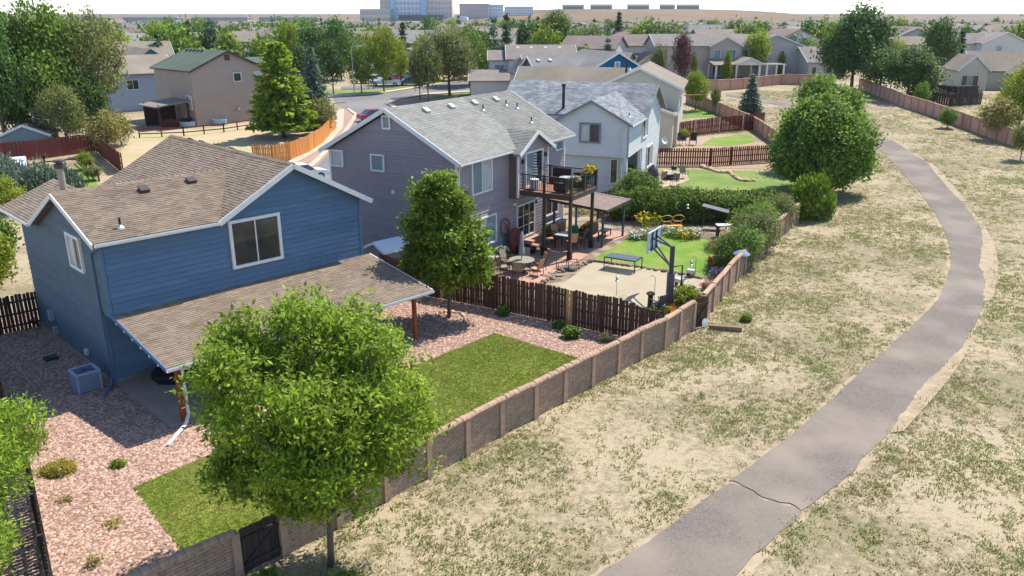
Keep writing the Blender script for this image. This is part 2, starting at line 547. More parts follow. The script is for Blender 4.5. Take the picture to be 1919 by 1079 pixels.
sheet('patio', [(10.6, 62.2), (10.76, 67.67), (13.90, 68.08), (15.80, 70.61), (16.12, 73.56), (14.40, 75.25), (14.5, 76.0)], material('flagstone_patio', S(176, 158, 134), .9, S(152, 136, 114), scale=1.5, detail=6, bump=.4, bscale=20), .05, label='flagstone patio behind the white house')
M_TANBED = material('tan_mulch', S(162, 138, 110), .95, S(142, 118, 94), scale=2.5, detail=7, bump=.6, bscale=25)
sheet('mulch_bed', [(15.0, 76.5), (24.5, 75.4), (28.6, 90.5), (19.0, 92)], M_TANBED, .02, label='tan mulch bed between the two red fences')
sheet('lawn', [(20.92, 88.43), (22.63, 92.24), (26.05, 94.84), (28.23, 95.22), (27.32, 90.47), (23.92, 87.77)], M_LAWN2, .04, label='small bright lawn patch between the red fences')
sheet('lawn', [(22.65, 109.36), (26.45, 118.77), (30.64, 121.67), (30.12, 113.36), (26.71, 109.85)], M_LAWN2, .04, label='bright lawn under the far swing set')
sheet('patio_slab', [(17.57, 87.44), (19.05, 93.34), (22.06, 91.88), (21.04, 88.43)], M_CONC, .05, label='small concrete pad beside cream house')
# dirt yard of the pinkish-beige house, street and sidewalks
M_DIRT = material('pale_dirt', S(182, 160, 132), .95, S(166, 144, 116), scale=.9, detail=8, col3=S(158, 150, 104), scale3=.2, bump=.5, bscale=20)
sheet('dirt_yard', [(-39.74, 79.94), (-44.83, 95.61), (-44.01, 101.28), (-38.45, 99.21), (-33.30, 105.62), (-25.44, 96.38), (-23.51, 102.12), (-21.88, 91.88), (-22.98, 82.20), (-26.55, 82.20), (-30.63, 72.40), (-34.02, 71.27)], M_DIRT, .02, label='pale dirt yard below the pinkish-beige house')
M_STREET = material('street_asphalt', S(104, 101, 100), .9, S(114, 111, 109), scale=.4, detail=8, col3=S(122, 118, 114), scale3=.08, bump=.3, bscale=30)
M_WALK = material('sidewalk_concrete', S(182, 166, 146), .9, S(170, 153, 134), scale=.6, detail=6)
M_VERGE = material('verge_gravel', S(160, 134, 115), .95, S(142, 117, 100), scale=2, detail=7)
sheet('street', [(-19.27, 68.08), (-19.30, 78.58), (-20.19, 95.61), (-21.06, 107.00), (-23.56, 117.10), (-26.28, 122.86), (-28.30, 129.86), (-27.44, 131.91), (-22.63, 134.01), (-18.24, 140.74), (-13.88, 148.14), (-8.09, 157.15), (0.05, 163.77), (0.05, 145.59), (-6.70, 138.42), (-13.98, 134.73), (-17.97, 128.53), (-18.66, 123.47), (-16.82, 118.21), (-12.59, 113.36), (-8.01, 70.18)], M_STREET, .02, label='grey asphalt street and intersection behind the houses')
sheet('verge', [(-21.71, 70.18), (-21.32, 79.94), (-21.15, 91.88), (-24.98, 116.55), (-23.87, 117.10), (-20.99, 111.33), (-19.71, 96.38), (-18.87, 79.94), (-18.61, 69.11)], M_VERGE, .04, label='gravel verge beside the street')
sheet('sidewalk', [(-22.69, 73.56), (-21.96, 80.78), (-21.25, 89.10), (-22.08, 100.45), (-25.10, 117.10), (-24.10, 117.10), (-20.96, 100.45), (-20.22, 88.43), (-21.00, 79.94), (-21.63, 72.40)], M_WALK, .08, label='pale sidewalk along the orange fence')
sheet('kerb', [(-19.54, 69.11), (-19.72, 79.94), (-20.29, 96.78), (-21.58, 111.33), (-23.72, 117.10), (-23.44, 117.65), (-20.99, 111.33), (-19.71, 96.38), (-19.05, 78.85), (-18.96, 68.49)], M_WALK, .12, label='pale concrete kerb of the street')
sheet('kerb', [(-19.14, 123.47), (-18.40, 129.86), (-14.13, 136.18), (-6.77, 139.96), (-6.68, 138.05), (-13.91, 134.01), (-17.63, 127.88), (-18.10, 123.47), (-16.51, 118.21), (-16.90, 117.65)], M_WALK, .12, label='curved kerb at the street corner')
sheet('lawn', [(-14.20, 128.53), (-11.29, 134.01), (-6.68, 137.97), (-4.75, 134.01), (-6.66, 128.53)], M_LAWN3, .06, label='lawn strip under the street tree')
sheet('verge', [(-17.62, 124.08), (-14.63, 132.60), (-10.91, 134.73), (-12.50, 119.91), (-16.20, 118.21)], M_VERGE, .05, label='rocky planting corner at the intersection')
sheet('sidewalk', [(-31.35, 134.01), (-23.10, 136.92), (-18.63, 143.94), (-12.77, 152.21), (0.05, 169.47), (0.05, 164.46), (-8.12, 157.78), (-18.15, 141.52), (-22.69, 134.37), (-28.44, 130.54), (-30.14, 130.54)], M_WALK, .10, label='pale sidewalk across the street')
sheet('verge', [(-32.69, 139.96), (-23.85, 141.52), (-13.38, 159.73), (-12.82, 152.81), (-18.74, 144.76), (-23.22, 137.67), (-31.51, 134.73)], M_LAWN3, .06, label='dry grass verge under the street trees')
sheet('street', [(-30.17, 145.59), (-23.96, 148.14), (-16.48, 159.73), (-15.61, 151.03), (-23.51, 142.32), (-29.44, 141.92)], M_STREET, .09, label='grey driveway with parked cars across the street')
sheet('lawn', [(-39.63, 67.67), (-42.41, 73.33), (-42.34, 75.25), (-41.05, 76.50), (-38.38, 73.33), (-35.63, 68.08)], M_LAWN2, .03, label='small square lawn behind the blue house')

# ------------------------------------------------------------------ building blocks for houses
CAM = Vector((0, 0, 14))
M_WHITE = material('white_trim', (.66, .65, .62), .6, (.58, .57, .54), scale=3, detail=5)
M_GLASS_D = material('dark_glass', (.018, .021, .024), .05, (.055, .058, .045), scale=.8, detail=3, spec=.8)  # second tone paints blurry reflections into the pane colour
M_GLASS_B = material('blind_glass', (.15, .20, .21), .12, (.19, .25, .26), scale=1.2, spec=.7)
M_GLASS_L = material('curtain_glass', (.34, .38, .38), .14, (.45, .47, .46), scale=1.6, spec=.6)
M_BLACK = material('black_metal', (.018, .018, .02), .45)
M_DKBROWN = material('dark_brown_timber', (.05, .035, .027), .7, (.08, .055, .04), scale=5, stretch=(1, 1, .2))
M_VENT = material('brown_vent', (.06, .045, .042), .6)
M_GALV = material('galvanised_metal', (.45, .46, .46), .45, metal=.6)

def board_poly(par, O, u, n, poly, spacing, mat, name='siding_board', proud=.042, gap=.024, lens=None, rng=None, minz=None, phase=0.):
    """clapboards over a wall polygon [(u, z)]: every board a wedge-shaped object of its own"""
    O, u, n = Vector(O), Vector(u), Vector(n)
    zs = [p[1] for p in poly]
    z0, z1 = min(zs) + phase, max(zs)
    k = int(math.ceil((z1 - z0) / spacing))
    for i in range(-1 if phase else 0, k):
        a, b = z0 + i * spacing, z0 + (i + 1) * spacing
        row = clip(clip(poly, 0, -1, -a), 0, 1, b - gap)
        if len(row) < 3: continue
        us = [p[0] for p in row]
        cuts = [min(us), max(us)]
        if lens and cuts[1] - cuts[0] > lens * .7:
            c = cuts[0] + rng.uniform(.25, 1) * lens
            ins = []
            while c < cuts[1] - .5:
                ins.append(c); c += lens
            cuts = [cuts[0]] + ins + [cuts[1]]
        for c0, c1 in zip(cuts[:-1], cuts[1:]):
            pc = clip(clip(row, -1, 0, -c0 - (.004 if c0 > cuts[0] else 0)), 1, 0, c1)
            if len(pc) < 3: continue
            ar = sum(pc[j][0] * pc[j - 1][1] - pc[j - 1][0] * pc[j][1] for j in range(len(pc)))
            if abs(ar) < .012: continue
            m = MB()
            nn = len(pc)
            fr = [O + u * p + Vector((0, 0, z)) + n * (proud - (proud - .006) * (z - a) / spacing) for p, z in pc]
            bk = [O + u * p + Vector((0, 0, z)) + n * .001 for p, z in pc]
            m.add(fr + bk, [tuple(range(nn))] + [(j, j + nn, (j + 1) % nn + nn, (j + 1) % nn) for j in range(nn)])
            m.build(name, mat, par)
def wall_part(par, O, u, n, poly, thick, mat, name='wall', off=0.):
    O, u, n = Vector(O), Vector(u), Vector(n)
    m = MB()
    m.slab([O + u * p + Vector((0, 0, z)) + n * off for p, z in poly], n * -thick)
    return m.build(name, mat, par)
def window(par, O, u, n, u0, z0, w, h, matf=None, fw=.1, glass=None, mull=(.5,), rails=(), d=.13, name='window', sash=.045, out=None):
    """frame mesh proud of the boards, a pane sub-part per light"""
    matf = matf or M_WHITE
    O, u, n = Vector(O), Vector(u), Vector(n)
    P = lambda a, z, k: O + u * a + Vector((0, 0, z)) + n * k
    m = MB()
    def rect(a0, a1, b0, b1, k0, k1):
        m.add([P(a0, b0, k0), P(a1, b0, k0), P(a1, b1, k0), P(a0, b1, k0), P(a0, b0, k1), P(a1, b0, k1), P(a1, b1, k1), P(a0, b1, k1)],
              [(0, 3, 2, 1), (4, 5, 6, 7), (0, 1, 5, 4), (1, 2, 6, 5), (2, 3, 7, 6), (3, 0, 4, 7)])
    rect(u0 - fw, u0, z0 - fw, z0 + h + fw, .0, d)
    rect(u0 + w, u0 + w + fw, z0 - fw, z0 + h + fw, .0, d)
    rect(u0, u0 + w, z0 - fw, z0, .0, d + .003)
    rect(u0, u0 + w, z0 + h, z0 + h + fw, .0, d)
    xs_ = [0] + list(mull) + [1]
    for q in mull: rect(u0 + w * q - sash / 2, u0 + w * q + sash / 2, z0, z0 + h, .02, d - .02)
    for q in rails: rect(u0, u0 + w, z0 + h * q - .02, z0 + h * q + .02, .02, d - .024)
    win = m.build(name, matf, par)
    g = glass if isinstance(glass, (list, tuple)) else [glass or M_GLASS_D] * (len(xs_) - 1)
    for i in range(len(xs_) - 1):
        a0, a1 = u0 + w * xs_[i], u0 + w * xs_[i + 1]
        pm = MB()
        k = d * .5 + .004 * i
        pm.add([P(a0, z0, k), P(a1, z0, k), P(a1, z0 + h, k), P(a0, z0 + h, k), P(a0, z0, k - .008), P(a1, z0, k - .008), P(a1, z0 + h, k - .008), P(a0, z0 + h, k - .008)],
               [(0, 1, 2, 3), (7, 6, 5, 4), (0, 4, 5, 1), (2, 6, 7, 3)])
        pm.build('pane', g[i], win)
    return win
def shingle_mat(name, c, c2, isl=.16):
    return material(name, c, .95, c2, scale=.9, detail=8, island=isl, objvar=isl, bump=.5, bscale=55, spec=.15)
def roof_plane(par, poly, e0, e1, mat, base_mat, thick=.12, expo=.14, tab=(.2, .36), rng=None, singles=None, shingles=True, name='roof'):
    """roof slab with real shingle tabs: poly planar 3D convex (counter-clockwise from above), eave from e0 to e1.
    singles: a list that collects (distance, tab) so that the nearest can become objects"""
    m = MB()
    m.slab([Vector(p) for p in poly], (0, 0, -thick))
    roof = m.build(name, base_mat, par)
    if not shingles: return roof
    e0, e1 = Vector(e0), Vector(e1)
    U = (e1 - e0).normalized()
    nrm = None
    P = [Vector(p) for p in poly]
    for i in range(2, len(P)):
        nrm = (P[1] - P[0]).cross(P[i] - P[0])
        if nrm.length > 1e-4: break
    nrm.normalize()
    if nrm.z < 0: nrm = -nrm
    Vv = nrm.cross(U).normalized()
    if Vv.z < 0: Vv = -Vv
    q = [((p - e0).dot(U), (p - e0).dot(Vv)) for p in P]
    s0, s1 = min(a for a, _ in q), max(a for a, _ in q)
    t0, t1 = min(b for _, b in q), max(b for _, b in q)
    base = par.matrix_world if False else None
    allt = MB()
    row = 0
    t = t0
    while t < t1 - 1e-3:
        band = clip(clip(q, 0, -1, -t), 0, 1, t + expo)
        if len(band) >= 3:
            x = min(a for a, _ in band) - rng.uniform(0, .3)
            xe = max(a for a, _ in band)
            while x < xe:
                w = rng.uniform(*tab)
                c = clip(clip(band, -1, 0, -x - .003), 1, 0, x + w)
                x += w
                if len(c) < 3: continue
                nn = len(c)
                lift = .016 + rng.random() * .012
                top = [e0 + U * a + Vv * b + nrm * (.006 + (lift - .004) * (1 - (b - t) / expo)) for a, b in c]
                bot = [e0 + U * a + Vv * b + nrm * .002 for a, b in c]
                fs = [tuple(range(nn))] + [(j, j + nn, (j + 1) % nn + nn, (j + 1) % nn) for j in range(nn)]
                if singles is not None:
                    singles.append((top + bot, fs, roof))
                else:
                    allt.add(top + bot, fs)
        t += expo
        row += 1
    if singles is None:
        tag(allt.build('shingles', mat, roof), kind='stuff')
    return roof
def finish_singles(par, singles, mat, keep=300):
    mw = Vector(par.location)
    rz = par.rotation_euler[2]
    ca, sa = math.cos(rz), math.sin(rz)
    def dist(s):
        p = sum(s[0], Vector()) / len(s[0])
        w = Vector((mw.x + p.x * ca - p.y * sa, mw.y + p.x * sa + p.y * ca, p.z))
        return (w - CAM).length
    singles.sort(key=dist)
    for vsx, fs, rf in singles[:keep]:
        MB().add(vsx, fs).build('shingle', mat, rf)
    rest = {}
    for vsx, fs, rf in singles[keep:]:
        rest.setdefault(rf.name, (rf, MB()))[1].add(vsx, fs)
    for rf, m in rest.values():
        tag(m.build('shingles', mat, rf), kind='stuff')
def fascia(par, pts, mat=None, w=.05, h=.2, name='fascia'):
    m = MB()
    for p, q in zip(pts[:-1], pts[1:]):
        m.bar(p, q, w, h)
    return m.build(name, mat or M_WHITE, par)
def gutter(par, p, q, mat=None, name='gutter'):
    p, q = Vector(p), Vector(q)
    d = (q - p).normalized()
    s_ = Vector((d.y, -d.x, 0))
    prof = [(0, 0), (.1, 0), (.125, .05), (.125, .12), (.11, .12), (.105, .02), (.01, .02), (.01, .12), (0, .12)]
    m = MB()
    a = [p + s_ * x + Vector((0, 0, z)) for x, z in prof]
    b = [q + s_ * x + Vector((0, 0, z)) for x, z in prof]
    n_ = len(prof)
    m.add(a + b, [(i, (i + 1) % n_, (i + 1) % n_ + n_, i + n_) for i in range(n_)] + [tuple(range(n_ - 1, -1, -1)), tuple(range(n_, 2 * n_))])
    return m.build(name, mat or M_WHITE, par)
def downspout(par, pts, mat=None, w=.08, name='downspout'):
    m = MB()
    for p, q in zip(pts[:-1], pts[1:]):
        m.bar(p, q, w, w * .8)
    return m.build(name, mat or M_WHITE, par)
def pipe_vent(par, p, h=.4, mat=None):
    m = MB()
    m.tube([Vector(p) - Vector((0, 0, .1)), Vector(p) + Vector((0, 0, h))], .045, 8)
    o = m.build('vent_pipe', mat or M_BLACK, par)
    f = MB().lathe([(.17, -.05), (.15, .05), (.07, .12), (.05, .16)], 10, p)
    f.build('flashing', M_GALV, o)
    return o
def box_vent(par, p, slope_dir, mat, s_=.34):
    """low square roof vent sitting on a slope that falls along slope_dir"""
    p, d = Vector(p), Vector(slope_dir).normalized()
    a = Vector((-d.y, d.x, 0)).normalized()
    nn = a.cross(d)
    if nn.z < 0: nn = -nn
    m = MB()
    b = [p + a * x * s_ / 2 + d * y * s_ / 2 for x, y in ((-1, -1), (1, -1), (1, 1), (-1, 1))]
    t = [p + a * x * s_ * .55 + d * y * s_ * .55 + nn * (.17 if y < 0 else .15) for x, y in ((-1, -1), (1, -1), (1, 1), (-1, 1))]
    lip = [v - nn * .035 for v in t]
    m.add(b + [v for v in lip], [(0, 1, 5, 4), (1, 2, 6, 5), (2, 3, 7, 6), (3, 0, 4, 7)])
    m.add(lip + t, [(0, 1, 5, 4), (1, 2, 6, 5), (2, 3, 7, 6), (3, 0, 4, 7), (4, 5, 6, 7), (3, 2, 1, 0)])
    return m.build('roof_vent', mat, par)

# ------------------------------------------------------------------ the blue house
X_, Y_, Z_ = Vector((1, 0, 0)), Vector((0, 1, 0)), Vector((0, 0, 1))
rb = random.Random(11)
BH = frame('blue_house', 'blue two-storey house with brown shingle roof and covered patio', 'house', (-15.92, 29.23), 44.7)
M_BLUE = material('slate_blue_siding', (.090, .158, .245), .75, (.078, .138, .218), scale=1.3, detail=6, objvar=.10, bump=.15, bscale=30, stretch=(1, 1, 3))
M_BLUE_W = material('slate_blue_wall', (.085, .150, .232), .8)
M_SHB = shingle_mat('brown_shingles', S(132, 117, 101), S(118, 103, 89), .17)
M_SHB_BASE = material('brown_roof_deck', S(120, 102, 90), .95)
cb = -.8
# lower body, upper body
wall_part(BH, (0, 0, 0), X_, -Y_, [(0, 0), (11.6, 0), (11.6, 3.2), (0, 3.2)], .2, M_BLUE_W)
wall_part(BH, (0, cb, 0), X_, -Y_, [(0, 3.15), (11.6, 3.15), (11.6, 6.0), (8.08, 7.9), (4.5, 6.0), (0, 6.0)], .2, M_BLUE_W)
wall_part(BH, (0, 0, 0), Y_, -X_, [(0.0, 0), (9.3, 0), (9.3, 5.5), (6.6, 5.45), (2.7, 7.28), (-.8, 6.05), (-.8, 3.17), (0, 3.17)], .2, M_BLUE_W)
wall_part(BH, (11.6, 0, 0), Y_, X_, [(0, 0), (10.6, 0), (10.6, 5.9), (-.8, 5.9), (-.8, 3.17), (0, 3.17)], .2, M_BLUE_W)
wall_part(BH, (0, 10.6, 0), X_, Y_, [(4.6, 0), (11.6, 0), (11.6, 5.9), (8.08, 7.8), (4.6, 5.9)], .2, M_BLUE_W)
MB().box(0.02, 11.58, cb + .02, 0, 3.05, 3.14).build('soffit', M_BLUE_W, BH)
board_poly(BH, (.0, cb, 0), X_, -Y_, [(.10, 3.2), (11.5, 3.2), (11.5, 6.05), (8.08, 7.92), (4.5, 6.02), (.10, 6.02)], .222, M_BLUE, lens=4.9, rng=rb)
board_poly(BH, (0, 0, 0), X_, -Y_, [(.1, .25), (11.5, .25), (11.5, 3.03), (.1, 3.03)], .222, M_BLUE, lens=4.9, rng=rb)
M_BLUE_S = material('bounce_greyed_side_siding', (.098, .128, .158), .78, (.085, .112, .140), scale=1.3, detail=6, objvar=.1, bump=.15, bscale=30)  # same blue paint, greyed to paint in warm bounce light from the gravel
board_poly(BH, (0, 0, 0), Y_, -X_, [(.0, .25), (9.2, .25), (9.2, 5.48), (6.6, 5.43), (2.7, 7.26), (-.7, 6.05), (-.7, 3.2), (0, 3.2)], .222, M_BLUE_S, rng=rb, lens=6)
for q_ in ((-.045, .08, cb - .045, cb + .07, 3.16, 6.0), (11.52, 11.645, cb - .045, cb + .07, 3.16, 5.95), (-.045, .08, -.045, .05, 0, 3.05)):
    MB().box(*q_).build('corner_trim', M_BLUE_W, BH)
MB().box(-.05, 11.65, -.02, 10.6, -.1, .24).build('foundation', M_CONC, BH)
window(BH, (0, cb, 0), X_, -Y_, 5.18, 4.08, 2.1, 1.82, glass=[M_GLASS_D, M_GLASS_D], fw=.13)
window(BH, (0, 0, 0), Y_, -X_, 1.25, 4.6, 1.3, 1.2, glass=[M_GLASS_D, M_GLASS_L], fw=.13)
sing = []
# porch roof
py0, py1, pz0, pz1 = -5.5, cb - .02, 2.47, 3.2
roof_plane(BH, [(.05, py0, pz0), (12.0, py0, pz0), (12.0, py1, pz1), (.05, py1, pz1)], (.05, py0, pz0), (12., py0, pz0), M_SHB, M_SHB_BASE, .1, rng=rb, singles=sing, name='porch_roof')
# main roof: left slope (gable ridge along local y), right slope
rz_, rx_, sl_ = 8.1, 8.08, .545
yb, yf = -1.25, 11.0
zl = lambda x: rz_ - abs(x - rx_) * sl_
xl, xr = 4.2, 12.0
yc = 2.7
cz = 7.5
se = (cz - 6.18) / (yc + 1.25)
# cross-gable slopes meet the main left slope in valleys
xv = rx_ - (rz_ - cz) / sl_
rear_e = 6.18
xe = rx_ - (rz_ - rear_e) / sl_
roof_plane(BH, [(-.35, -1.25, rear_e), (xe, -1.25, rear_e), (xv, yc, cz), (-.35, yc, cz)], (-.35, -1.25, rear_e), (xe, -1.25, rear_e), M_SHB, M_SHB_BASE, rng=rb, singles=sing)
sf = (cz - 5.62) / (6.6 - yc)
xe2 = rx_ - (rz_ - 5.62) / sl_
roof_plane(BH, [(-.35, yc, cz), (xv, yc, cz), (xe2, 6.6, 5.62), (-.35, 6.6, 5.62)], (xe2, 6.6, 5.62), (-.35, 6.6, 5.62), M_SHB, M_SHB_BASE, rng=rb, shingles=False)
roof_plane(BH, [(xe, yb, rear_e), (rx_, yb, rz_), (rx_, yf, rz_), (xl, yf, zl(xl)), (xl, 6.5, zl(xl)), (xv, yc, cz)][0:3] + [(rx_, yc, rz_), (xv, yc, cz)], (xe, yf, rear_e), (xe, yb, rear_e), M_SHB, M_SHB_BASE, rng=rb, singles=sing)
ym = yc + (cz - zl(xl)) / sf
roof_plane(BH, [(xv, yc, cz), (rx_, yc, rz_), (rx_, yf, rz_), (xl, yf, zl(xl)), (xl, ym, zl(xl))], (xl, yf, zl(xl)), (xl, ym, zl(xl)), M_SHB, M_SHB_BASE, rng=rb, singles=sing)
roof_plane(BH, [(rx_, yb, rz_), (xr, yb, zl(xr)), (xr, yf, zl(xr)), (rx_, yf, rz_)], (xr, yb, zl(xr)), (xr, yf, zl(xr)), M_SHB, M_SHB_BASE, rng=rb, shingles=False)
# low front-left slope beyond the side gable
roof_plane(BH, [(-.35, 10.9, 5.62), (-.35, 6.6, 5.62), (2.1, 6.6, 6.62), (2.1, 10.9, 6.62)], (-.35, 10.9, 5.62), (-.35, 6.6, 5.62), M_SHB, M_SHB_BASE, rng=rb, singles=sing)
finish_singles(BH, sing, M_SHB)
# ridge caps
for p, q in (((rx_, yb, rz_ + .03), (rx_, yf, rz_ + .03)), ((-.35, yc, cz + .03), (xv, yc, cz + .03))):
    m = MB()
    p, q = Vector(p), Vector(q)
    d = (q - p).normalized(); L_ = (q - p).length; sdir = Vector((-d.y, d.x, 0))
    k = int(L_ / .3)
    for i in range(k):
        a = p + d * (L_ * i / k)
        b = p + d * (L_ * (i + 1.1) / k)
        m.add([a - sdir * .15 - Z_ * .07, a + Z_ * .02, a + sdir * .15 - Z_ * .07, b - sdir * .15 - Z_ * .08, b, b + sdir * .15 - Z_ * .08], [(0, 1, 4, 3), (1, 2, 5, 4), (0, 2, 1)])
    tag(m.build('ridge_cap', M_SHB, BH), kind='stuff')
fascia(BH, [(xe - .05, yb - .03, rear_e - .10), (rx_, yb - .03, rz_ - .10), (xr + .02, yb - .03, zl(xr) - .11)], h=.22, name='rake_board')
fascia(BH, [(-.38, -1.27, rear_e - .10), (-.38, yc, cz - .10), (-.38, 6.62, 5.52)], h=.2, name='rake_board')
gutter(BH, (-.3, -1.26, rear_e - .14), (xe + .02, -1.26, rear_e - .14))
gutter(BH, (-.36, 10.9, 5.48), (-.36, 6.5, 5.48))
gutter(BH, (xl, yf, zl(xl) - .14), (xl, yf - 2.2, zl(xl) - .14))
gutter(BH, (.02, py0 - .01, pz0 - .13), (12.03, py0 - .01, pz0 - .13))
fascia(BH, [(.03, py0, pz0 - .06), (.03, py1, pz1 - .06)], M_BLUE_W, h=.16)
fascia(BH, [(12.02, py0, pz0 - .06), (12.02, py1, pz1 - .06)], M_WHITE, h=.16)
downspout(BH, [(-.1, -1.2, 6.05), (-.1, -.95, 5.9), (-.08, .02, 5.55), (-.08, .05, .35), (-.28, -.25, .12), (-.75, -.85, .06)], M_BLUE_W)
M_CEDAR = material('red_cedar_post', S(150, 74, 40), .7, S(120, 56, 30), scale=6, stretch=(1, 1, .15))
for px in (.55, 11.3):
    MB().box(px - .075, px + .075, -5.12, -4.97, 0, 2.36).build('porch_post', M_CEDAR, BH)
MB().box(.2, 11.85, -5.14, -4.95, 2.14, 2.36).build('porch_beam', M_CEDAR, BH)
m = MB()
for i in range(16):
    m = MB(); x = .3 + i * .76
    m.bar((x, -5.45, 2.33), (x, -.8, 3.02), .05, .14)
    m.build('rafter', M_CEDAR, BH)
downspout(BH, [(.95, -5.6, 2.4), (.82, -5.45, 2.24), (.68, -5.2, 2.18), (.68, -5.2, .35), (.45, -5.45, .16), (-.6, -6.35, .08)], M_WHITE, .1)
MB().box(-.0, 11.7, -5.25, -.02, 0, .1).build('patio_slab', M_CONC, BH)
ch = MB()
ch.tube([(.25, yc + .35, 7.2), (.25, yc + .35, 8.35)], .13, 14)
cho = ch.build('flue', material('tan_flue', S(150, 132, 120), .6), BH)
MB().lathe([(.16, 8.35), (.2, 8.36), (.2, 8.52), (.12, 8.54), (.12, 8.58), (.21, 8.6), (.19, 8.68), (.02, 8.7)], 14, (.25, yc + .35, 0)).build('flue_cap', M_VENT, cho)
zr = lambda y: cz - (yc - y) * se
for vx, vy in ((2.9, 1.85), (5.0, 2.05)):
    box_vent(BH, (vx, vy, zr(vy)), (0, -1, -se), M_VENT)
for vy in (5.2, 6.8, 8.4, 9.7):
    box_vent(BH, (rx_ + .5, vy, zl(rx_ + .5)), (1, 0, -sl_), M_VENT)
pipe_vent(BH, (.95, -.55, zr(-.55)), .42)
# string lights along the porch edge
for k in range(6):
    q = Vector((.0, -1.3 - k * .72, 3.0 - k * .115))
    b = MB(); b.lathe([(.012, .05), (.035, .01), (.03, -.03), (.005, -.05)], 8, q)
    b.build('string_light', material('warm_bulb', (.8, .72, .5), .3), BH)

# ------------------------------------------------------------------ the purple house
rp = random.Random(5)
PH = frame('purple_house', 'purple-grey two-storey house with pale shingle roof and raised deck', 'house', (-3.06, 43.9), 30.7)
M_PUR = material('mauve_siding', (.275, .236, .250), .78, (.250, .214, .228), scale=1.2, detail=6, objvar=.07, bump=.12, bscale=30)
M_PUR_W = material('mauve_wall', (.262, .226, .240), .8)
M_SHG = shingle_mat('pale_grey_shingles', S(134, 133, 126), S(122, 120, 113), .1)
M_SHG_BASE = material('grey_roof_deck', S(130, 130, 126), .95)
hw, hl, ze, zr_ = 9.3, 13.0, 6.5, 9.16
wall_part(PH, (0, 0, 0), Y_, -X_, [(0, 0), (hw, 0), (hw, ze), (hw / 2, zr_ - .25), (0, ze)], .2, M_PUR_W)
wall_part(PH, (hl, 0, 0), Y_, X_, [(0, 0), (hw, 0), (hw, ze), (hw / 2, zr_ - .25), (0, ze)], .2, M_PUR_W)
wall_part(PH, (0, 0, 0), X_, -Y_, [(0, 0), (hl, 0), (hl, ze), (0, ze)], .2, M_PUR_W)
wall_part(PH, (0, hw, 0), X_, Y_, [(0, 0), (hl, 0), (hl, ze), (0, ze)], .2, M_PUR_W)
board_poly(PH, (0, 0, 0), Y_, -X_, [(.1, .3), (hw - .1, .3), (hw - .1, ze), (hw / 2, zr_ - .27), (.1, ze)], .2, M_PUR)
bx0, bx1, by = 5.6, 9.4, -.65
board_poly(PH, (0, 0, 0), X_, -Y_, [(.1, .3), (bx0, .3), (bx0, ze), (.1, ze)], .2, M_PUR)
board_poly(PH, (0, 0, 0), X_, -Y_, [(bx0, .3), (hl - .1, .3), (hl - .1, 3.5), (bx0, 3.5)], .2, M_PUR)
board_poly(PH, (0, 0, 0), X_, -Y_, [(bx1, 3.5), (hl - .1, 3.5), (hl - .1, ze), (bx1, ze)], .2, M_PUR)
# upper bay with its own gable
bpk = 7.42
wall_part(PH, (0, by, 0), X_, -Y_, [(bx0, 3.5), (bx1, 3.5), (bx1, 6.4), ((bx0 + bx1) / 2, bpk - .12), (bx0, 6.4)], .15, M_PUR_W)
board_poly(PH, (0, by, 0), X_, -Y_, [(bx0 + .1, 3.5), (bx1 - .1, 3.5), (bx1 - .1, 6.4), ((bx0 + bx1) / 2, bpk - .14), (bx0 + .1, 6.4)], .2, M_PUR)
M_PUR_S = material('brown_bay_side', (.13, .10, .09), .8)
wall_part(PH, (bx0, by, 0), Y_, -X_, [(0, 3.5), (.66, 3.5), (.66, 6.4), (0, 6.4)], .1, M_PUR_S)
wall_part(PH, (bx1, by, 0), Y_, X_, [(0, 3.5), (.66, 3.5), (.66, 6.4), (0, 6.4)], .1, M_PUR_W)
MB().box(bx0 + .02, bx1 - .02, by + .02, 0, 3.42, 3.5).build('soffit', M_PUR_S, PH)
for x, y, a, b in ((-.045, -.045, 0, ze - .05), (-.045, hw - .075, 0, ze - .05), (hl - .07, -.045, 0, ze - .05), (bx0 - .03, by - .045, 3.48, 6.3), (bx1 - .07, by - .045, 3.48, 6.3)):
    MB().box(x, x + .12, y, y + .12, a, b).build('corner_trim', M_WHITE, PH)
MB().box(-.04, hl + .04, -.02, hw + .04, -.1, .3).build('foundation', M_CONC, PH)
ps = (zr_ - 6.45) / (hw / 2 + .5)
re_ = 6.45
psing = []
bxm = (bx0 + bx1) / 2
bys = hw / 2 - (zr_ - bpk) / ps      # where the bay ridge meets the main slope
bex = .35                                    # bay eave overhang
bez = 6.42 + .0
bse = (bpk - 6.22) / ((bx1 - bx0) / 2 + bex)
yv = -.5
# main rear slope, cut round the bay valley as three convex pieces
xl2, xr2 = bxm - (bpk - re_) / bse, bxm + (bpk - re_) / bse
roof_plane(PH, [(-.35, yv, re_), (xl2, yv, re_), (bxm, bys, bpk), (bxm, hw / 2, zr_), (-.35, hw / 2, zr_)], (-.35, yv, re_), (xl2, yv, re_), M_SHG, M_SHG_BASE, rng=rp, expo=.15, tab=(.3, .5))
roof_plane(PH, [(xr2, yv, re_), (hl + .45, yv, re_), (hl + .45, hw / 2, zr_), (bxm, hw / 2, zr_), (bxm, bys, bpk)], (xr2, yv, re_), (hl + .45, yv, re_), M_SHG, M_SHG_BASE, rng=rp, expo=.15, tab=(.3, .5))
roof_plane(PH, [(hl + .45, hw + .5, re_), (-.35, hw + .5, re_), (-.35, hw / 2, zr_), (hl + .45, hw / 2, zr_)], (hl + .45, hw + .5, re_), (-.35, hw + .5, re_), M_SHG, M_SHG_BASE, rng=rp, shingles=False)
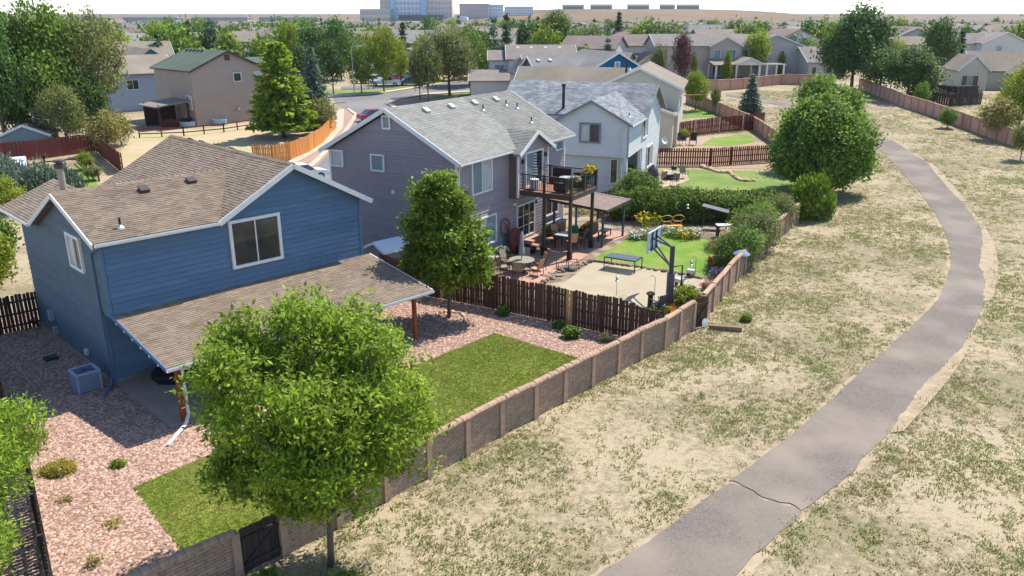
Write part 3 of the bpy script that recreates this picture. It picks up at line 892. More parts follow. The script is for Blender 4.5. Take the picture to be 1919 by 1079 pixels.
# bay gable slopes
yb2 = by - .35
z_lo = bpk - ((bx1 - bx0) / 2 + bex) * bse
roof_plane(PH, [(bx0 - bex, yb2, z_lo), (bxm, yb2, bpk), (bxm, bys, bpk), (xl2, yv, re_), (bx0 - bex, yv, z_lo)], (bx0 - bex, yv, z_lo), (bx0 - bex, yb2, z_lo), M_SHG, M_SHG_BASE, rng=rp, expo=.15, tab=(.3, .5))
roof_plane(PH, [(bxm, yb2, bpk), (bx1 + bex, yb2, z_lo), (bx1 + bex, yv, z_lo), (xr2, yv, re_), (bxm, bys, bpk)], (bx1 + bex, yb2, z_lo), (bx1 + bex, yv, z_lo), M_SHG, M_SHG_BASE, rng=rp, expo=.15, tab=(.3, .5))
fascia(PH, [(bx0 - bex, yb2 - .03, z_lo - .08), (bxm, yb2 - .03, bpk - .08), (bx1 + bex, yb2 - .03, z_lo - .08)], h=.22, name='rake_board')
fascia(PH, [(-.38, yv, re_ - .09), (-.38, hw / 2, zr_ - .09), (-.38, hw + .52, re_ - .09)], h=.24, name='rake_board')
fascia(PH, [(hl + .48, yv, re_ - .09), (hl + .48, hw / 2, zr_ - .09), (hl + .48, hw + .52, re_ - .09)], h=.24, name='rake_board')
gutter(PH, (-.3, yv - .01, re_ - .13), (bx0 - bex - .02, yv - .01, re_ - .13))
gutter(PH, (bx1 + bex + .02, yv - .01, re_ - .13), (hl + .45, yv - .01, re_ - .13))
downspout(PH, [(-.1, -.5, 6.3), (.1, -.15, 6.1), (.1, -.08, 5.9), (.1, -.08, .3)])
WO = (0, 0, 0)
window(PH, WO, Y_, -X_, 8.28, 5.57, .82, .82, glass=[M_GLASS_L], mull=())
window(PH, WO, Y_, -X_, 5.13, 5.56, .82, .82, glass=[M_GLASS_B], mull=())
window(PH, WO, Y_, -X_, 4.53, 8.05, .42, .6, glass=[M_GLASS_B], mull=())
window(PH, WO, X_, -Y_, 1.47, 4.42, 1.98, 1.84, glass=[M_GLASS_B, M_GLASS_L])
window(PH, WO, X_, -Y_, 1.75, 1.15, 2.15, 1.6, glass=[M_GLASS_L, M_GLASS_B])
window(PH, WO, X_, -Y_, 11.65, 5.6, 1.0, .5, glass=[M_GLASS_B], mull=(), fw=.08)
window(PH, (0, by, 0), X_, -Y_, 6.45, 4.08, 2.05, 2.0, glass=[M_GLASS_B, M_GLASS_D], name='patio_door')
window(PH, WO, X_, -Y_, 6.55, .62, 2.1, 2.05, glass=[M_GLASS_D, M_GLASS_D, M_GLASS_D], mull=(.36, .7), rails=(.33, .66), name='patio_door')
window(PH, WO, X_, -Y_, 10.3, 1.35, 1.7, 1.3, glass=[M_GLASS_D, M_GLASS_D])
for z in (4.32,):
    MB().box(-.06, 0, 4.4, 4.62, z - .1, z + .12).build('dryer_vent', M_WHITE, PH)
for x, y, z in ((6.05, by, 5.7), (8.95, by, 5.75), (8.9, 0, 2.6)):
    l = MB().box(x - .06, x + .06, y - .16, y - .02, z - .14, z + .12)
    l.build('wall_lamp', M_BLACK, PH)
MB().lathe([(.02, -.09), (.14, -.07), (.16, 0), (.14, .09), (.02, .1)], 12, (6.15, -.1, 2.95)).build('alarm_box', M_WHITE, PH)
zp = lambda y: zr_ - (hw / 2 - y) * ps
M_VENTL = material('grey_vent', (.42, .40, .37), .6)
for x in (2.6, 5.2, 7.8, 10.4):
    box_vent(PH, (x, hw / 2 - .75, zp(hw / 2 - .75)), (0, -1, -ps), M_VENTL, .38)
for x, y in ((7.6, 3.1), (10.6, 3.2), (11.3, 2.75), (10.6, 1.25)):
    pipe_vent(PH, (x, y, zp(y)), .42)
# steps below the patio door
for i, (d, h) in enumerate(((1.2, .22), (.8, .42))):
    MB().box(6.5, 8.9, -.05 - d, -.04, .01, h).build('step', M_PINK, PH)

# ------------------------------------------------------------------ the white house
rw = random.Random(8)
WH = frame('white_house', 'pale grey two-storey house with mottled grey shingle roof and round bush beside it', 'house', (9.24, 63.9), 20)
M_WHS = material('pale_grey_siding', (.56, .57, .57), .75, (.52, .53, .53), scale=1.2, detail=5, objvar=.05, bump=.1)
M_WHW = material('pale_grey_wall', (.56, .57, .57), .8)
M_SHM = shingle_mat('mottled_grey_shingles', S(134, 136, 138), S(106, 107, 109), .3)
M_GREYTRIM = material('grey_trim', (.17, .19, .19), .7)
gw, ge, gp = 6.3, 6.05, 7.85
mx0, mx1, mrx, mrz, mw = 5.6, 14.0, 9.8, 8.45, 13.0
wall_part(WH, WO, Y_, -X_, [(0, 3.4), (gw, 3.4), (gw, ge), (gw / 2 - .1, gp - .2), (0, ge)], .2, M_WHW)
wall_part(WH, (.6, 0, 0), Y_, -X_, [(.6, 0), (gw, 0), (gw, 3.4), (.6, 3.4)], .2, M_WHW)
board_poly(WH, WO, Y_, -X_, [(.1, 3.4), (gw, 3.4), (gw, ge), (gw / 2 - .1, gp - .22), (.1, ge)], .24, M_WHS)
board_poly(WH, (.6, 0, 0), Y_, -X_, [(.6, .3), (gw, .3), (gw, 3.4), (.6, 3.4)], .24, M_WHS)
wall_part(WH, WO, X_, -Y_, [(0, 3.4), (mx1, 3.4), (mx1, ge), (mrx, mrz - .2), (mx0, ge), (0, ge)], .2, M_WHW)
wall_part(WH, (0, 0, 0), X_, -Y_, [(5.8, 0), (mx1, 0), (mx1, 3.4), (5.8, 3.4)], .2, M_WHW)
wall_part(WH, (0, 1.4, 0), X_, -Y_, [(.6, 0), (5.8, 0), (5.8, 3.4), (.6, 3.4)], .2, M_WHW)
MB().box(.05, 5.8, .05, 1.4, 3.34, 3.4).build('soffit', M_WHW, WH)
board_poly(WH, WO, X_, -Y_, [(.1, 3.4), (mx1, 3.4), (mx1, ge), (mrx, mrz - .22), (mx0, ge), (.1, ge)], .24, M_WHS)
board_poly(WH, WO, X_, -Y_, [(5.8, .3), (mx1, .3), (mx1, 3.4), (5.8, 3.4)], .24, M_WHS)
wall_part(WH, (mx1, 0, 0), Y_, X_, [(0, 0), (mw, 0), (mw, ge), (0, ge)], .2, M_WHW)
wall_part(WH, (mx0, 0, 0), Y_, -X_, [(gw, 0), (mw, 0), (mw, ge), (gw, ge)], .2, M_WHW)
ms = (mrz - 6.0) / (mrx - mx0 + .4)
zm = lambda x: mrz - abs(mrx - x) * ms
gr_ = gw / 2 - .1
gs = (gp - 6.0) / (gr_ + .35)
xg = mrx - (mrz - gp) / ms
M_WB = material('slate_deck', S(120, 124, 130), .95)
roof_plane(WH, [(-.35, -.35, 6.0), (mx0 - .4, -.35, 6.0), (xg, gr_, gp), (-.35, gr_, gp)], (-.35, -.35, 6.), (mx0 - .4, -.35, 6.0), M_SHM, M_WB, rng=rw, expo=.16, tab=(.25, .5))
roof_plane(WH, [(mx0 - .4, 2 * gr_ + .35, 6.0), (-.35, 2 * gr_ + .35, 6.0), (-.35, gr_, gp), (xg, gr_, gp)], (mx0 - .4, 2 * gr_ + .35, 6.0), (-.35, 2 * gr_ + .35, 6.), M_SHM, M_WB, rng=rw, shingles=False)
roof_plane(WH, [(mx0 - .4, -.45, 6.0), (mrx, -.45, mrz), (mrx, gr_, mrz), (xg, gr_, gp), (mx0 - .4, -.35, 6.0)], (mx0 - .4, mw, 6.0), (mx0 - .4, -.45, 6.0), M_SHM, M_WB, rng=rw, expo=.16, tab=(.25, .5))
roof_plane(WH, [(xg, gr_, gp), (mrx, gr_, mrz), (mrx, mw + .4, mrz), (mx0 - .4, mw + .4, 6.0), (mx0 - .4, 2 * gr_ + .35, 6.0)], (mx0 - .4, mw, 6.0), (mx0 - .4, -.45, 6.0), M_SHM, M_WB, rng=rw, expo=.16, tab=(.25, .5))
roof_plane(WH, [(mrx, -.45, mrz), (mx1 + .4, -.45, 6.0), (mx1 + .4, mw + .4, 6.0), (mrx, mw + .4, mrz)], (mx1 + .4, -.45, 6.0), (mx1 + .4, mw, 6.), M_SHM, M_WB, rng=rw, shingles=False)
fascia(WH, [(-.37, -.37, 5.9), (-.37, gr_, gp - .1), (-.37, 2 * gr_ + .37, 5.9)], M_GREYTRIM, h=.16, name='rake_board')
fascia(WH, [(mx0 - .2, -.48, 6.03), (mrx, -.48, mrz - .1), (mx1 + .42, -.48, 5.9)], M_GREYTRIM, h=.2, name='rake_board')
gutter(WH, (-.3, -.36, 5.88), (mx0 - .3, -.36, 5.88), M_WHW)
downspout(WH, [(-.1, -.35, 5.9), (-.06, .66, 5.72), (-.06, .66, 3.3), (.54, .7, 3.1), (.54, .7, .3)], M_WHW)
window(WH, WO, Y_, -X_, 2.4, 4.55, 1.5, 1.35, M_GREYTRIM, glass=[M_GLASS_D, M_GLASS_L], fw=.12)
window(WH, WO, X_, -Y_, 5.35, 4.25, 2.1, 1.5, glass=[M_GLASS_D, M_GLASS_L], fw=.1)
window(WH, WO, X_, -Y_, 7.9, 1.3, 2.5, 1.75, glass=[M_GLASS_D, M_GLASS_L], fw=.1)
window(WH, (0, 1.4, 0), X_, -Y_, 1.2, .2, 2.4, 2.1, glass=[M_GLASS_D, M_GLASS_D], name='patio_door')
window(WH, (.6, 0, 0), Y_, -X_, .95, 1.2, .5, 1.9, glass=[M_GLASS_D], mull=(), name='side_light')
MB().box(.0, .3, .05, .3, 0, 3.36).build('porch_post', M_WHW, WH)
MB().box(5.5, 5.8, .05, .3, 0, 3.36).build('porch_post', M_WHW, WH)
fl = MB(); fl.tube([(6.0, 7.2, 6.1), (6.0, 7.2, 8.3)], .13, 12); flo = fl.build('flue', M_BLACK, WH)
MB().lathe([(.17, 8.3), (.2, 8.32), (.2, 8.5), (.05, 8.55)], 12, (6.0, 7.2, 0)).build('flue_cap', M_BLACK, flo)
pipe_vent(WH, (1.5, .35, 6.0 + .7 * gs), .4)
sat = MB(); sat.tube([(13.7, -.05, 2.6), (13.7, -.5, 2.9)], .03, 6)
so = sat.build('dish_arm', M_GALV, WH)
MB().lathe([(.0, .0), (.2, .03), (.36, .1), (.37, .12), (.2, .06), (.0, .03)], 16).build('dish', M_WHITE, so).matrix_local = __import__('mathutils').Matrix.Translation((13.7, -.55, 2.95)) @ __import__('mathutils').Euler((R(70), 0, R(-40))).to_matrix().to_4x4()

# ------------------------------------------------------------------ houses of the middle distance
def siding_flat(name, col):
    if name in MATS: return MATS[name]
    col = mul(col, .80)
    m = material(name, col, .8, mul(col, .92), scale=.7, detail=5)
    N, L = m.node_tree.nodes, m.node_tree.links
    tc = N.new('ShaderNodeTexCoord')
    w = N.new('ShaderNodeTexWave')
    w.wave_type, w.bands_direction, w.wave_profile = 'BANDS', 'Z', 'SAW'
    w.inputs['Scale'].default_value = .8
    L.new(tc.outputs['Object'], w.inputs[0])
    b = N.new('ShaderNodeBump')
    b.inputs['Strength'].default_value = .5
    b.inputs['Distance'].default_value = .03
    L.new(w.outputs[0], b.inputs['Height'])
    L.new(b.outputs[0], N['Principled BSDF'].inputs['Normal'])
    return m
def block(par, x0, x1, y0, y1, z0, ze, rise, ridge='x', wall=None, roof=None, over=.4, trim=None, th=.16, wname='wall', rname='roof'):
    """gabled volume: wall prism with gables, an angled roof shell on top"""
    m = MB()
    if ridge == 'x':
        prof = [(y0, z0), (y1, z0), (y1, ze), ((y0 + y1) / 2, ze + rise), (y0, ze)]
        n = len(prof)
        m.add([(x0, y, z) for y, z in prof] + [(x1, y, z) for y, z in prof],
              [tuple(range(n - 1, -1, -1)), tuple(range(n, 2 * n))] + [(i, (i + 1) % n, (i + 1) % n + n, i + n) for i in range(n)])
    else:
        prof = [(x0, z0), (x1, z0), (x1, ze), ((x0 + x1) / 2, ze + rise), (x0, ze)]
        n = len(prof)
        m.add([(x, y0, z) for x, z in prof] + [(x, y1, z) for x, z in prof],
              [tuple(range(n)), tuple(range(2 * n - 1, n - 1, -1))] + [(i, i + n, (i + 1) % n + n, (i + 1) % n) for i in range(n)])
    w = m.build(wname, wall, par)
    a0, a1 = (y0, y1) if ridge == 'x' else (x0, x1)
    half = (a1 - a0) / 2
    s_ = rise / half
    dz = .06
    pr = [(a0 - over, ze - over * s_ + dz), ((a0 + a1) / 2, ze + rise + dz), (a1 + over, ze - over * s_ + dz),
          (a1 + over, ze - over * s_ + dz + th), ((a0 + a1) / 2, ze + rise + dz + th), (a0 - over, ze - over * s_ + dz + th)]
    r = MB()
    n = 6
    if ridge == 'x':
        r.add([(x0 - over, a, z) for a, z in pr] + [(x1 + over, a, z) for a, z in pr], [])
    else:
        r.add([(a, y0 - over, z) for a, z in pr] + [(a, y1 + over, z) for a, z in pr], [])
    r.f += [(i, (i + 1) % n, (i + 1) % n + n, i + n) for i in range(n)] + [(0, 1, 4, 5), (1, 2, 3, 4), (n, n + 5, n + 4, n + 1), (n + 1, n + 4, n + 3, n + 2)]
    ro = r.build(rname, roof, par)
    if trim is not None:
        for e in (0, 1):
            f = MB()
            k = (x0 - over - .02, x1 + over + .02)[e] if ridge == 'x' else (y0 - over - .02, y1 + over + .02)[e]
            P = (lambda a, z: (k, a, z)) if ridge == 'x' else (lambda a, z: (a, k, z))
            f.bar(P(pr[0][0], pr[0][1] + .05), P(pr[1][0], pr[1][1] + .05), .05, .24)
            f.build('rake_board', trim, par)
            f = MB()
            f.bar(P(pr[1][0], pr[1][1] + .05), P(pr[2][0], pr[2][1] + .05), .05, .24)
            f.build('rake_board', trim, par)
    return w, ro
def shed_roof(par, pts, mat, th=.14, name='roof'):
    m = MB(); m.slab(pts, (0, 0, -th))
    return m.build(name, mat, par)
def hwin(par, wall, k, u0, z0, w, h, **kw):
    O, u, n = {'x0': ((k, 0, 0), Y_, -X_), 'x1': ((k, 0, 0), Y_, X_), 'y0': ((0, k, 0), X_, -Y_), 'y1': ((0, k, 0), X_, Y_)}[wall]
    return window(par, O, u, n, u0, z0, w, h, **kw)
def roofm(name, c):
    c = mul(c, .62)
    return material(name, c, .95, mul(c, .82), scale=1.4, detail=8, bump=.4, bscale=6, spec=.15, col3=mul(c, 1.1), scale3=.25)
RM_TAN, RM_GREY, RM_GRN = roofm('tan_shingle_roof', S(162, 149, 132)), roofm('grey_shingle_roof', S(150, 146, 142)), roofm('green_shingle_roof', S(108, 120, 104))
RM_TAUPE = roofm('taupe_shingle_roof', S(158, 148, 140))
RM_RED = roofm('clay_tile_roof', S(176, 130, 104))
SW_LAV, SW_CREAM, SW_GREY = siding_flat('pinkish_beige_siding', S(178, 160, 148)), siding_flat('cream_siding', S(214, 206, 186)), siding_flat('light_grey_siding', S(186, 184, 182))
SW_WHITE, SW_TEAL, SW_BLUE = siding_flat('off_white_siding', S(214, 210, 202)), siding_flat('teal_green_siding', S(110, 152, 132)), siding_flat('bright_blue_siding', S(22, 98, 152))
SW_TAUPE, SW_SKY = siding_flat('taupe_siding', S(190, 176, 164)), siding_flat('pale_blue_siding', S(170, 184, 204))
SW_MINT = siding_flat('mint_siding', S(176, 198, 190))

# pinkish-beige house with green roof, left
h = frame('beige_house', 'pinkish-beige two-storey house with green roof above the dirt yard', 'house', (-39.34, 101.28), 44.7, z=1.0)
block(h, 0, 9.8, 0, 11, 0, 6.75, 2.15, 'y', SW_LAV, RM_GRN, .35, M_VENT)
block(h, 9.2, 14, 2.5, 10, 0, 6.0, 1.7, 'x', SW_LAV, RM_GRN, .35)
hwin(h, 'y0', 0, 5.5, 5.35, .95, .95, glass=[M_GLASS_D], mull=())
hwin(h, 'y0', 0, 8.4, 5.35, .8, .95, glass=[M_GLASS_L], mull=())
hwin(h, 'x0', 0, .7, 2.2, 1.3, 1.5, glass=[M_GLASS_L, M_GLASS_D])
MB().box(4.55, 5.25, -.06, .0, 7.9, 8.6).build('gable_vent', M_VENT, h)
MB().lathe([(.02, -.2), (.22, -.18), (.25, 0), (.22, .2), (.02, .22)], 12, (5.6, -.12, 1.8)).build('hose_reel', SW_LAV, h)
for k in range(5):
    box_vent(h, (4.3, 5.5 + k * 1.1, 8.85), (-1, 0, -.43), M_BLACK, .3)
# its dark timber back porch
pc = frame('back_porch', 'dark brown timber porch with shingled roof beside the pinkish-beige house', 'porch', (-39.34, 101.28), 44.7, z=1.0)
M_POR = material('dark_red_timber', S(78, 44, 34), .8, S(58, 34, 28), scale=3)
for x, y in ((-4.0, 1.2), (-4.0, 5.6), (-.4, 1.2)):
    MB().box(x - .1, x + .1, y - .1, y + .1, 0, 2.9).build('post', M_POR, pc)
shed_roof(pc, [(-4.6, .7, 2.75), (.0, .7, 3.3), (.0, 6.2, 3.3), (-4.6, 6.2, 2.75)], RM_TAUPE)
for i in range(28):
    MB().box(-4.1 + i * .145, -4.1 + i * .145 + .125, 1.15, 1.19, .05, 1.15).build('picket', M_POR, pc)
MB().box(-4.1, -.1, 5.6, 5.7, .05, 2.4).build('back_screen', M_POR, pc)

# blue-grey neighbours further left
h = frame('grey_blue_house', 'pale blue house with tan roof and teal gable left of the pinkish-beige house', 'house', (-51.15, 111.83, 1.35), 50, z=1.3)
block(h, -4, 7, 4, 14, 0, 5.2, 2.2, 'x', SW_SKY, RM_TAN, .35, M_WHITE)
block(h, 2, 9, 10, 20, 0, 5.6, 2.6, 'y', siding_flat('teal_gable', S(30, 140, 160)), RM_TAN, .3)
hwin(h, 'y0', 4, 0, 3.2, 1.5, 1.2, glass=[M_GLASS_D, M_GLASS_D])
h = frame('brown_house', 'brown house with orange-tan roof half hidden behind big left trees', 'house', (-67.21, 143.94, 2.32), 60, z=2.2)
block(h, -4, 8, 0, 9, 0, 5.2, 2.4, 'x', SW_TAUPE, RM_TAN, .4, M_WHITE)
hwin(h, 'y0', 0, 1, 3.2, 1.6, 1.2, glass=[M_GLASS_D, M_GLASS_D])

# off-white house with garage across the street corner
h = frame('garage_house', 'off-white two-storey house with double garage at the street corner', 'house', (-.55, 131.5), 88, z=2.0)
block(h, 0, 10.6, 0, 8.6, 0, 5.75, 1.9, 'x', SW_WHITE, RM_TAUPE, .4, M_WHITE)
block(h, -3.0, 1.5, 1.0, 7.6, 0, 5.5, 1.3, 'x', SW_WHITE, RM_TAUPE, .3, M_WHITE)
block(h, -6.0, 1.2, -4.2, 4.5, 0, 2.7, 1.3, 'x', SW_WHITE, RM_TAUPE, .35, M_WHITE)
hwin(h, 'x0', -3, 1.8, 3.5, 1.5, 1.4, glass=[M_GLASS_B, M_GLASS_B]); hwin(h, 'x0', -3, 4.8, 3.5, 1.1, 1.4, glass=[M_GLASS_B, M_GLASS_B])
hwin(h, 'y0', 1.0, -2.2, 3.5, 1.6, 1.4, glass=[M_GLASS_B, M_GLASS_B])
M_BRICK = material('red_brick', S(120, 68, 54), .9, S(98, 54, 44), scale=8)
for y in (-4.15, -1.0, 2.2): MB().box(-6.12, -5.9, y, y + .45, 0, 2.6).build('brick_pier', M_BRICK, h)
for y in (-3.5, -.35): MB().box(-6.06, -6.0, y, y + 2.3, .05, 2.25).build('garage_door', M_WHITE, h)
for x in (1.6, 3.8, 6.1, 8.4): box_vent(h, (x, 3.5, 7.35), (0, -1, -.44), M_VENTL, .42)

# teal-green house
h = frame('teal_house', 'teal-green house with grey roof between the garage house and blue gable', 'house', (2.37, 120.3), 80, z=1.6)
block(h, 0, 5.6, 0, 8, 0, 4.9, 2.0, 'x', SW_TEAL, RM_GREY, .4, M_WHITE)
block(h, -1.6, .8, .6, 6.5, 0, 4.8, 1.6, 'y', SW_WHITE, RM_GREY, .3, M_WHITE)
hwin(h, 'y0', .6, -.9, 2.5, .9, 1.7, glass=[M_GLASS_B, M_GLASS_D])
for x in (1.6, 4.2): box_vent(h, (x, 3.2, 6.5), (0, -1, -.5), M_VENTL, .4)
# bright blue house
h = frame('bright_blue_house', 'bright blue house with white-trimmed gable and grey roof', 'house', (8.97, 112.45), 70, z=1.4)
block(h, 1.2, 10.6, 0, 11, 0, 5.4, 2.55, 'y', SW_BLUE, RM_GREY, .45, M_WHITE)
block(h, -4.5, 5.5, 3.0, 10.4, 0, 5.1, 2.2, 'x', SW_BLUE, RM_GREY, .4, M_WHITE)
hwin(h, 'y0', 0, 5.6, 6.0, .55, .75, glass=[M_GLASS_B], mull=(), fw=.14)
for x in (-3.6, -1.8): box_vent(h, (x, 5.6, 6.9), (0, -1, -.6), M_VENTL, .4)
# cream house right behind the white one
h = frame('cream_house', 'cream two-storey house with tan roof behind the pale grey house', 'house', (17.86, 87.44, 0.69), 14, z=.7)
block(h, 0, 12, 0, 8.6, 0, 6.1, 2.0, 'x', SW_CREAM, RM_TAN, .4, M_WHITE)
block(h, 4, 11, 6.5, 19, 0, 5.6, 2.0, 'y', SW_CREAM, RM_TAN, .4, M_WHITE)
block(h, -2.2, 1, .4, 5.6, 0, 3.6, .9, 'x', SW_CREAM, RM_TAN, .4, M_WHITE)
flo = MB().tube([(4, 6.2, 7.2), (4, 6.2, 8.9)], .13, 10).build('flue', M_BLACK, h)
hwin(h, 'y0', 0, 2, 3.9, 1.3, 1.2, glass=[M_GLASS_D, M_GLASS_L])

# row across the greenbelt
h = frame('porch_house', 'taupe two-storey house with gabled back porch across the greenbelt', 'house', (28.82, 165.0), 85, z=2.7)
block(h, -.3, 19, 0, 9, 0, 6.0, 2.0, 'x', SW_TAUPE, RM_TAUPE, .45, M_WHITE)
block(h, 10.3, 16.5, -1.2, 6, 0, 6.0, 1.6, 'y', SW_TAUPE, RM_TAUPE, .4, M_WHITE)
block(h, -3.5, 1, -1, 6, 0, 2.6, 2.0, 'y', SW_TAUPE, RM_TAN, .3)
for x, z in ((4.2, 3.6), (4.2, .9)): hwin(h, 'y0', 0, x, z, .9, 1.4, glass=[M_GLASS_B], mull=())
for x in (11.1, 14.2): hwin(h, 'y0', -1.2, x, 3.6, 1.2, 1.7, glass=[M_GLASS_B, M_GLASS_B])
hwin(h, 'y0', 0, 17.2, 3.6, 1.2, 1.7, glass=[M_GLASS_B, M_GLASS_D])
hwin(h, 'y0', -1.2, 11, .2, 4.6, 2.2, glass=[M_GLASS_D, M_GLASS_B, M_GLASS_D], mull=(.33, .66), name='patio_door')
pp = frame('back_porch', 'open gabled porch with white posts on the taupe house', 'porch', (28.82, 165.0), 85, z=2.7)
for x in (10.0, 14.0, 18.6): MB().box(x, x + .35, -6.0, -5.65, 0, 2.7).build('post', M_WHITE, pp)
for x in (10.0, 18.6): MB().box(x, x + .35, -1.5, -1.2, 0, 2.7).build('post', M_WHITE, pp)
shed_roof(pp, [(9.5, -6.3, 2.7), (14, -6.3, 2.75), (14, -1.2, 3.6), (9.5, -1.2, 3.6)], RM_TAN)
block(pp, 14.1, 19.2, -6.2, -1.3, 2.62, 2.75, 1.1, 'y', M_WHITE, RM_TAN, .3, M_WHITE, wname='gable')
pg = frame('pergola', 'white pergola frame at the end of the back porch', 'pergola', (28.82, 165.0), 85, z=2.7)
for x in (20.2, 23.6):
    for y in (-5.8, -2.2): MB().box(x, x + .3, y, y + .3, 0, 2.6).build('post', M_WHITE, pg)
for k in range(9): MB().box(19.8 + k * .5, 19.9 + k * .5, -6.3, -1.6, 2.62, 2.8).build('slat', M_WHITE, pg)
h = frame('light_grey_house', 'light grey two-storey house with broad gable right of the porch house', 'house', (47.4, 168), 85, z=2.75)
block(h, 0, 11.5, 0, 9.5, 0, 5.8, 2.1, 'y', SW_GREY, RM_TAUPE, .4, M_WHITE)
block(h, -1.5, 6, 2.5, 9, 0, 5.8, 2.0, 'x', SW_GREY, RM_TAUPE, .4, M_WHITE)
hwin(h, 'y0', 0, 7.0, 3.4, 1.3, 1.5, glass=[M_GLASS_B, M_GLASS_B]); hwin(h, 'y0', 0, 2.0, .3, 2.2, 2.0, glass=[M_GLASS_D, M_GLASS_B], name='patio_door')
h = frame('low_grey_house', 'low grey one-storey house with patio door beside the light grey house', 'house', (58.3, 163), 85, z=2.7)
block(h, 0, 7.6, 0, 9.5, 0, 3.0, 2.6, 'x', SW_GREY, RM_TAUPE, .4, M_WHITE)
hwin(h, 'y0', 0, .7, .1, .9, 2.0, glass=[M_GLASS_D], mull=(), name='door'); hwin(h, 'y0', 0, 3.6, .9, 2.0, 1.3, glass=[M_GLASS_D, M_GLASS_L])
h = frame('cream_back_house', 'cream two-storey house with pale tan roof behind the dark pines', 'house', (87.0, 186), 100, z=3.0)
block(h, -3, 6, 0, 8, 0, 5.2, 1.6, 'x', SW_WHITE, RM_TAN, .4, M_WHITE)
hwin(h, 'y0', 0, 3.4, 3.1, 1.6, 1.5, glass=[M_GLASS_B, M_GLASS_D]); hwin(h, 'y0', 0, -2, 3.1, 1.3, .9, glass=[M_GLASS_D, M_GLASS_B])
h = frame('white_gable_house', 'white house with wide gable and one large upper window at right', 'house', (112.5, 200), 95, z=3.2)
block(h, 0, 10.4, 0, 12, 0, 5.0, 2.4, 'y', SW_WHITE, RM_TAUPE, .4, M_WHITE)
block(h, -5.5, 3, 3.5, 11, 0, 4.8, 2.2, 'x', SW_WHITE, RM_TAUPE, .4, M_WHITE)
hwin(h, 'y0', 0, 3.3, 2.8, 2.6, 1.7, glass=[M_GLASS_B, M_GLASS_L])
h = frame('cream_cottage', 'cream one-storey house with steep tan roof and bay windows at right', 'house', (75.9, 140.5), 100, z=2.2)
block(h, 0, 4.6, 0, 8, 0, 3.4, 2.2, 'y', SW_CREAM, RM_TAN, .35, M_WHITE)
block(h, 3, 17, 2, 11, 0, 3.2, 2.9, 'x', SW_CREAM, RM_TAN, .35, M_WHITE)
hwin(h, 'y0', 0, .6, .9, 2.6, 1.6, glass=[M_GLASS_D, M_GLASS_B, M_GLASS_D], mull=(.33, .66))
h = frame('mint_cottage', 'pale mint bay-windowed house at the right edge behind dark fence', 'house', (80.5, 131), 100, z=2.0)
block(h, 0, 3, 0, 5, 0, 3.4, 1.4, 'y', SW_MINT, RM_TAN, .25, M_WHITE)
block(h, 2.5, 12, 1.5, 9, 0, 3.0, 2.2, 'x', SW_MINT, RM_TAN, .3, M_WHITE)
hwin(h, 'y0', 0, .8, .8, 1.2, 1.8, glass=[M_GLASS_D, M_GLASS_D]); hwin(h, 'y0', 1.5, 4.0, .5, 1.4, 1.9, glass=[M_GLASS_D, M_GLASS_D]); hwin(h, 'y0', 1.5, 6.4, .5, 1.2, 1.9, glass=[M_GLASS_D], mull=())

# sheds
h = frame('garden_shed', 'small blue-grey shed with tan roof behind the brown fence', 'shed', (-52.07, 81.91, 0.55), 75, z=.6)
block(h, 0, 4.6, 0, 3.4, 0, 1.9, 1.0, 'y', siding_flat('shed_siding', S(130, 146, 150)), RM_TAN, .2, M_WHITE)
h = frame('metal_shed', 'pale blue-grey metal-roofed shelter at the left edge behind junipers', 'shed', (-44.63, 68.08, 0.20), 60, z=0.)
M_TIN = material('pale_tin', S(190, 200, 210), .5)
block(h, 0, 2.6, 0, 3, 0, 1.7, .5, 'x', M_TIN, M_TIN, .15)
h = frame('side_shed', 'small shed with ribbed white metal roof between blue and purple houses', 'shed', (-7.0, 42.0), 44.7)
block(h, 0, 2.2, 0, 1.6, 0, 1.75, .35, 'x', material('shed_grey', S(120, 120, 122), .8), material('ribbed_white_metal', S(206, 212, 216), .5), .12)

# ------------------------------------------------------------------ masonry walls and fences
rf = random.Random(21)
def brick_relief(name, c, c2, mortar, sx=.4, sy=.13):
    m = bpy.data.materials.new(name)
    m.use_nodes = True
    N, L = m.node_tree.nodes, m.node_tree.links
    b = N['Principled BSDF']; b.inputs['Roughness'].default_value = .95; b.inputs['Specular IOR Level'].default_value = .15
    tc = N.new('ShaderNodeTexCoord'); mp = N.new('ShaderNodeMapping'); mp.inputs['Rotation'].default_value = (R(90), 0, 0)
    L.new(tc.outputs['Object'], mp.inputs[0])
    br = N.new('ShaderNodeTexBrick')
    br.inputs['Scale'].default_value = 1
    br.inputs['Brick Width'].default_value, br.inputs['Row Height'].default_value = sx, sy
    br.inputs['Mortar Size'].default_value = .012
    br.inputs['Color1'].default_value, br.inputs['Color2'].default_value, br.inputs['Mortar'].default_value = (*c, 1), (*c2, 1), (*mortar, 1)
    L.new(mp.outputs[0], br.inputs[0])
    n = N.new('ShaderNodeTexNoise'); n.inputs['Scale'].default_value = 5; n.inputs['Detail'].default_value = 6
    L.new(tc.outputs['Object'], n.inputs['Vector'])
    mx = N.new('ShaderNodeMixRGB'); mx.blend_type = 'OVERLAY'; mx.inputs[0].default_value = .5
    L.new(br.outputs[0], mx.inputs[1]); L.new(n.outputs[0], mx.inputs[2]); L.new(mx.outputs[0], b.inputs['Base Color'])
    ad = N.new('ShaderNodeMath'); ad.operation = 'SUBTRACT'
    L.new(n.outputs[0], ad.inputs[0]); L.new(br.outputs[1], ad.inputs[1])
    bp = N.new('ShaderNodeBump'); bp.inputs['Strength'].default_value = .9; bp.inputs['Distance'].default_value = .04
    L.new(ad.outputs[0], bp.inputs['Height']); L.new(bp.outputs[0], b.inputs['Normal'])
    MATS[name] = m
    return m
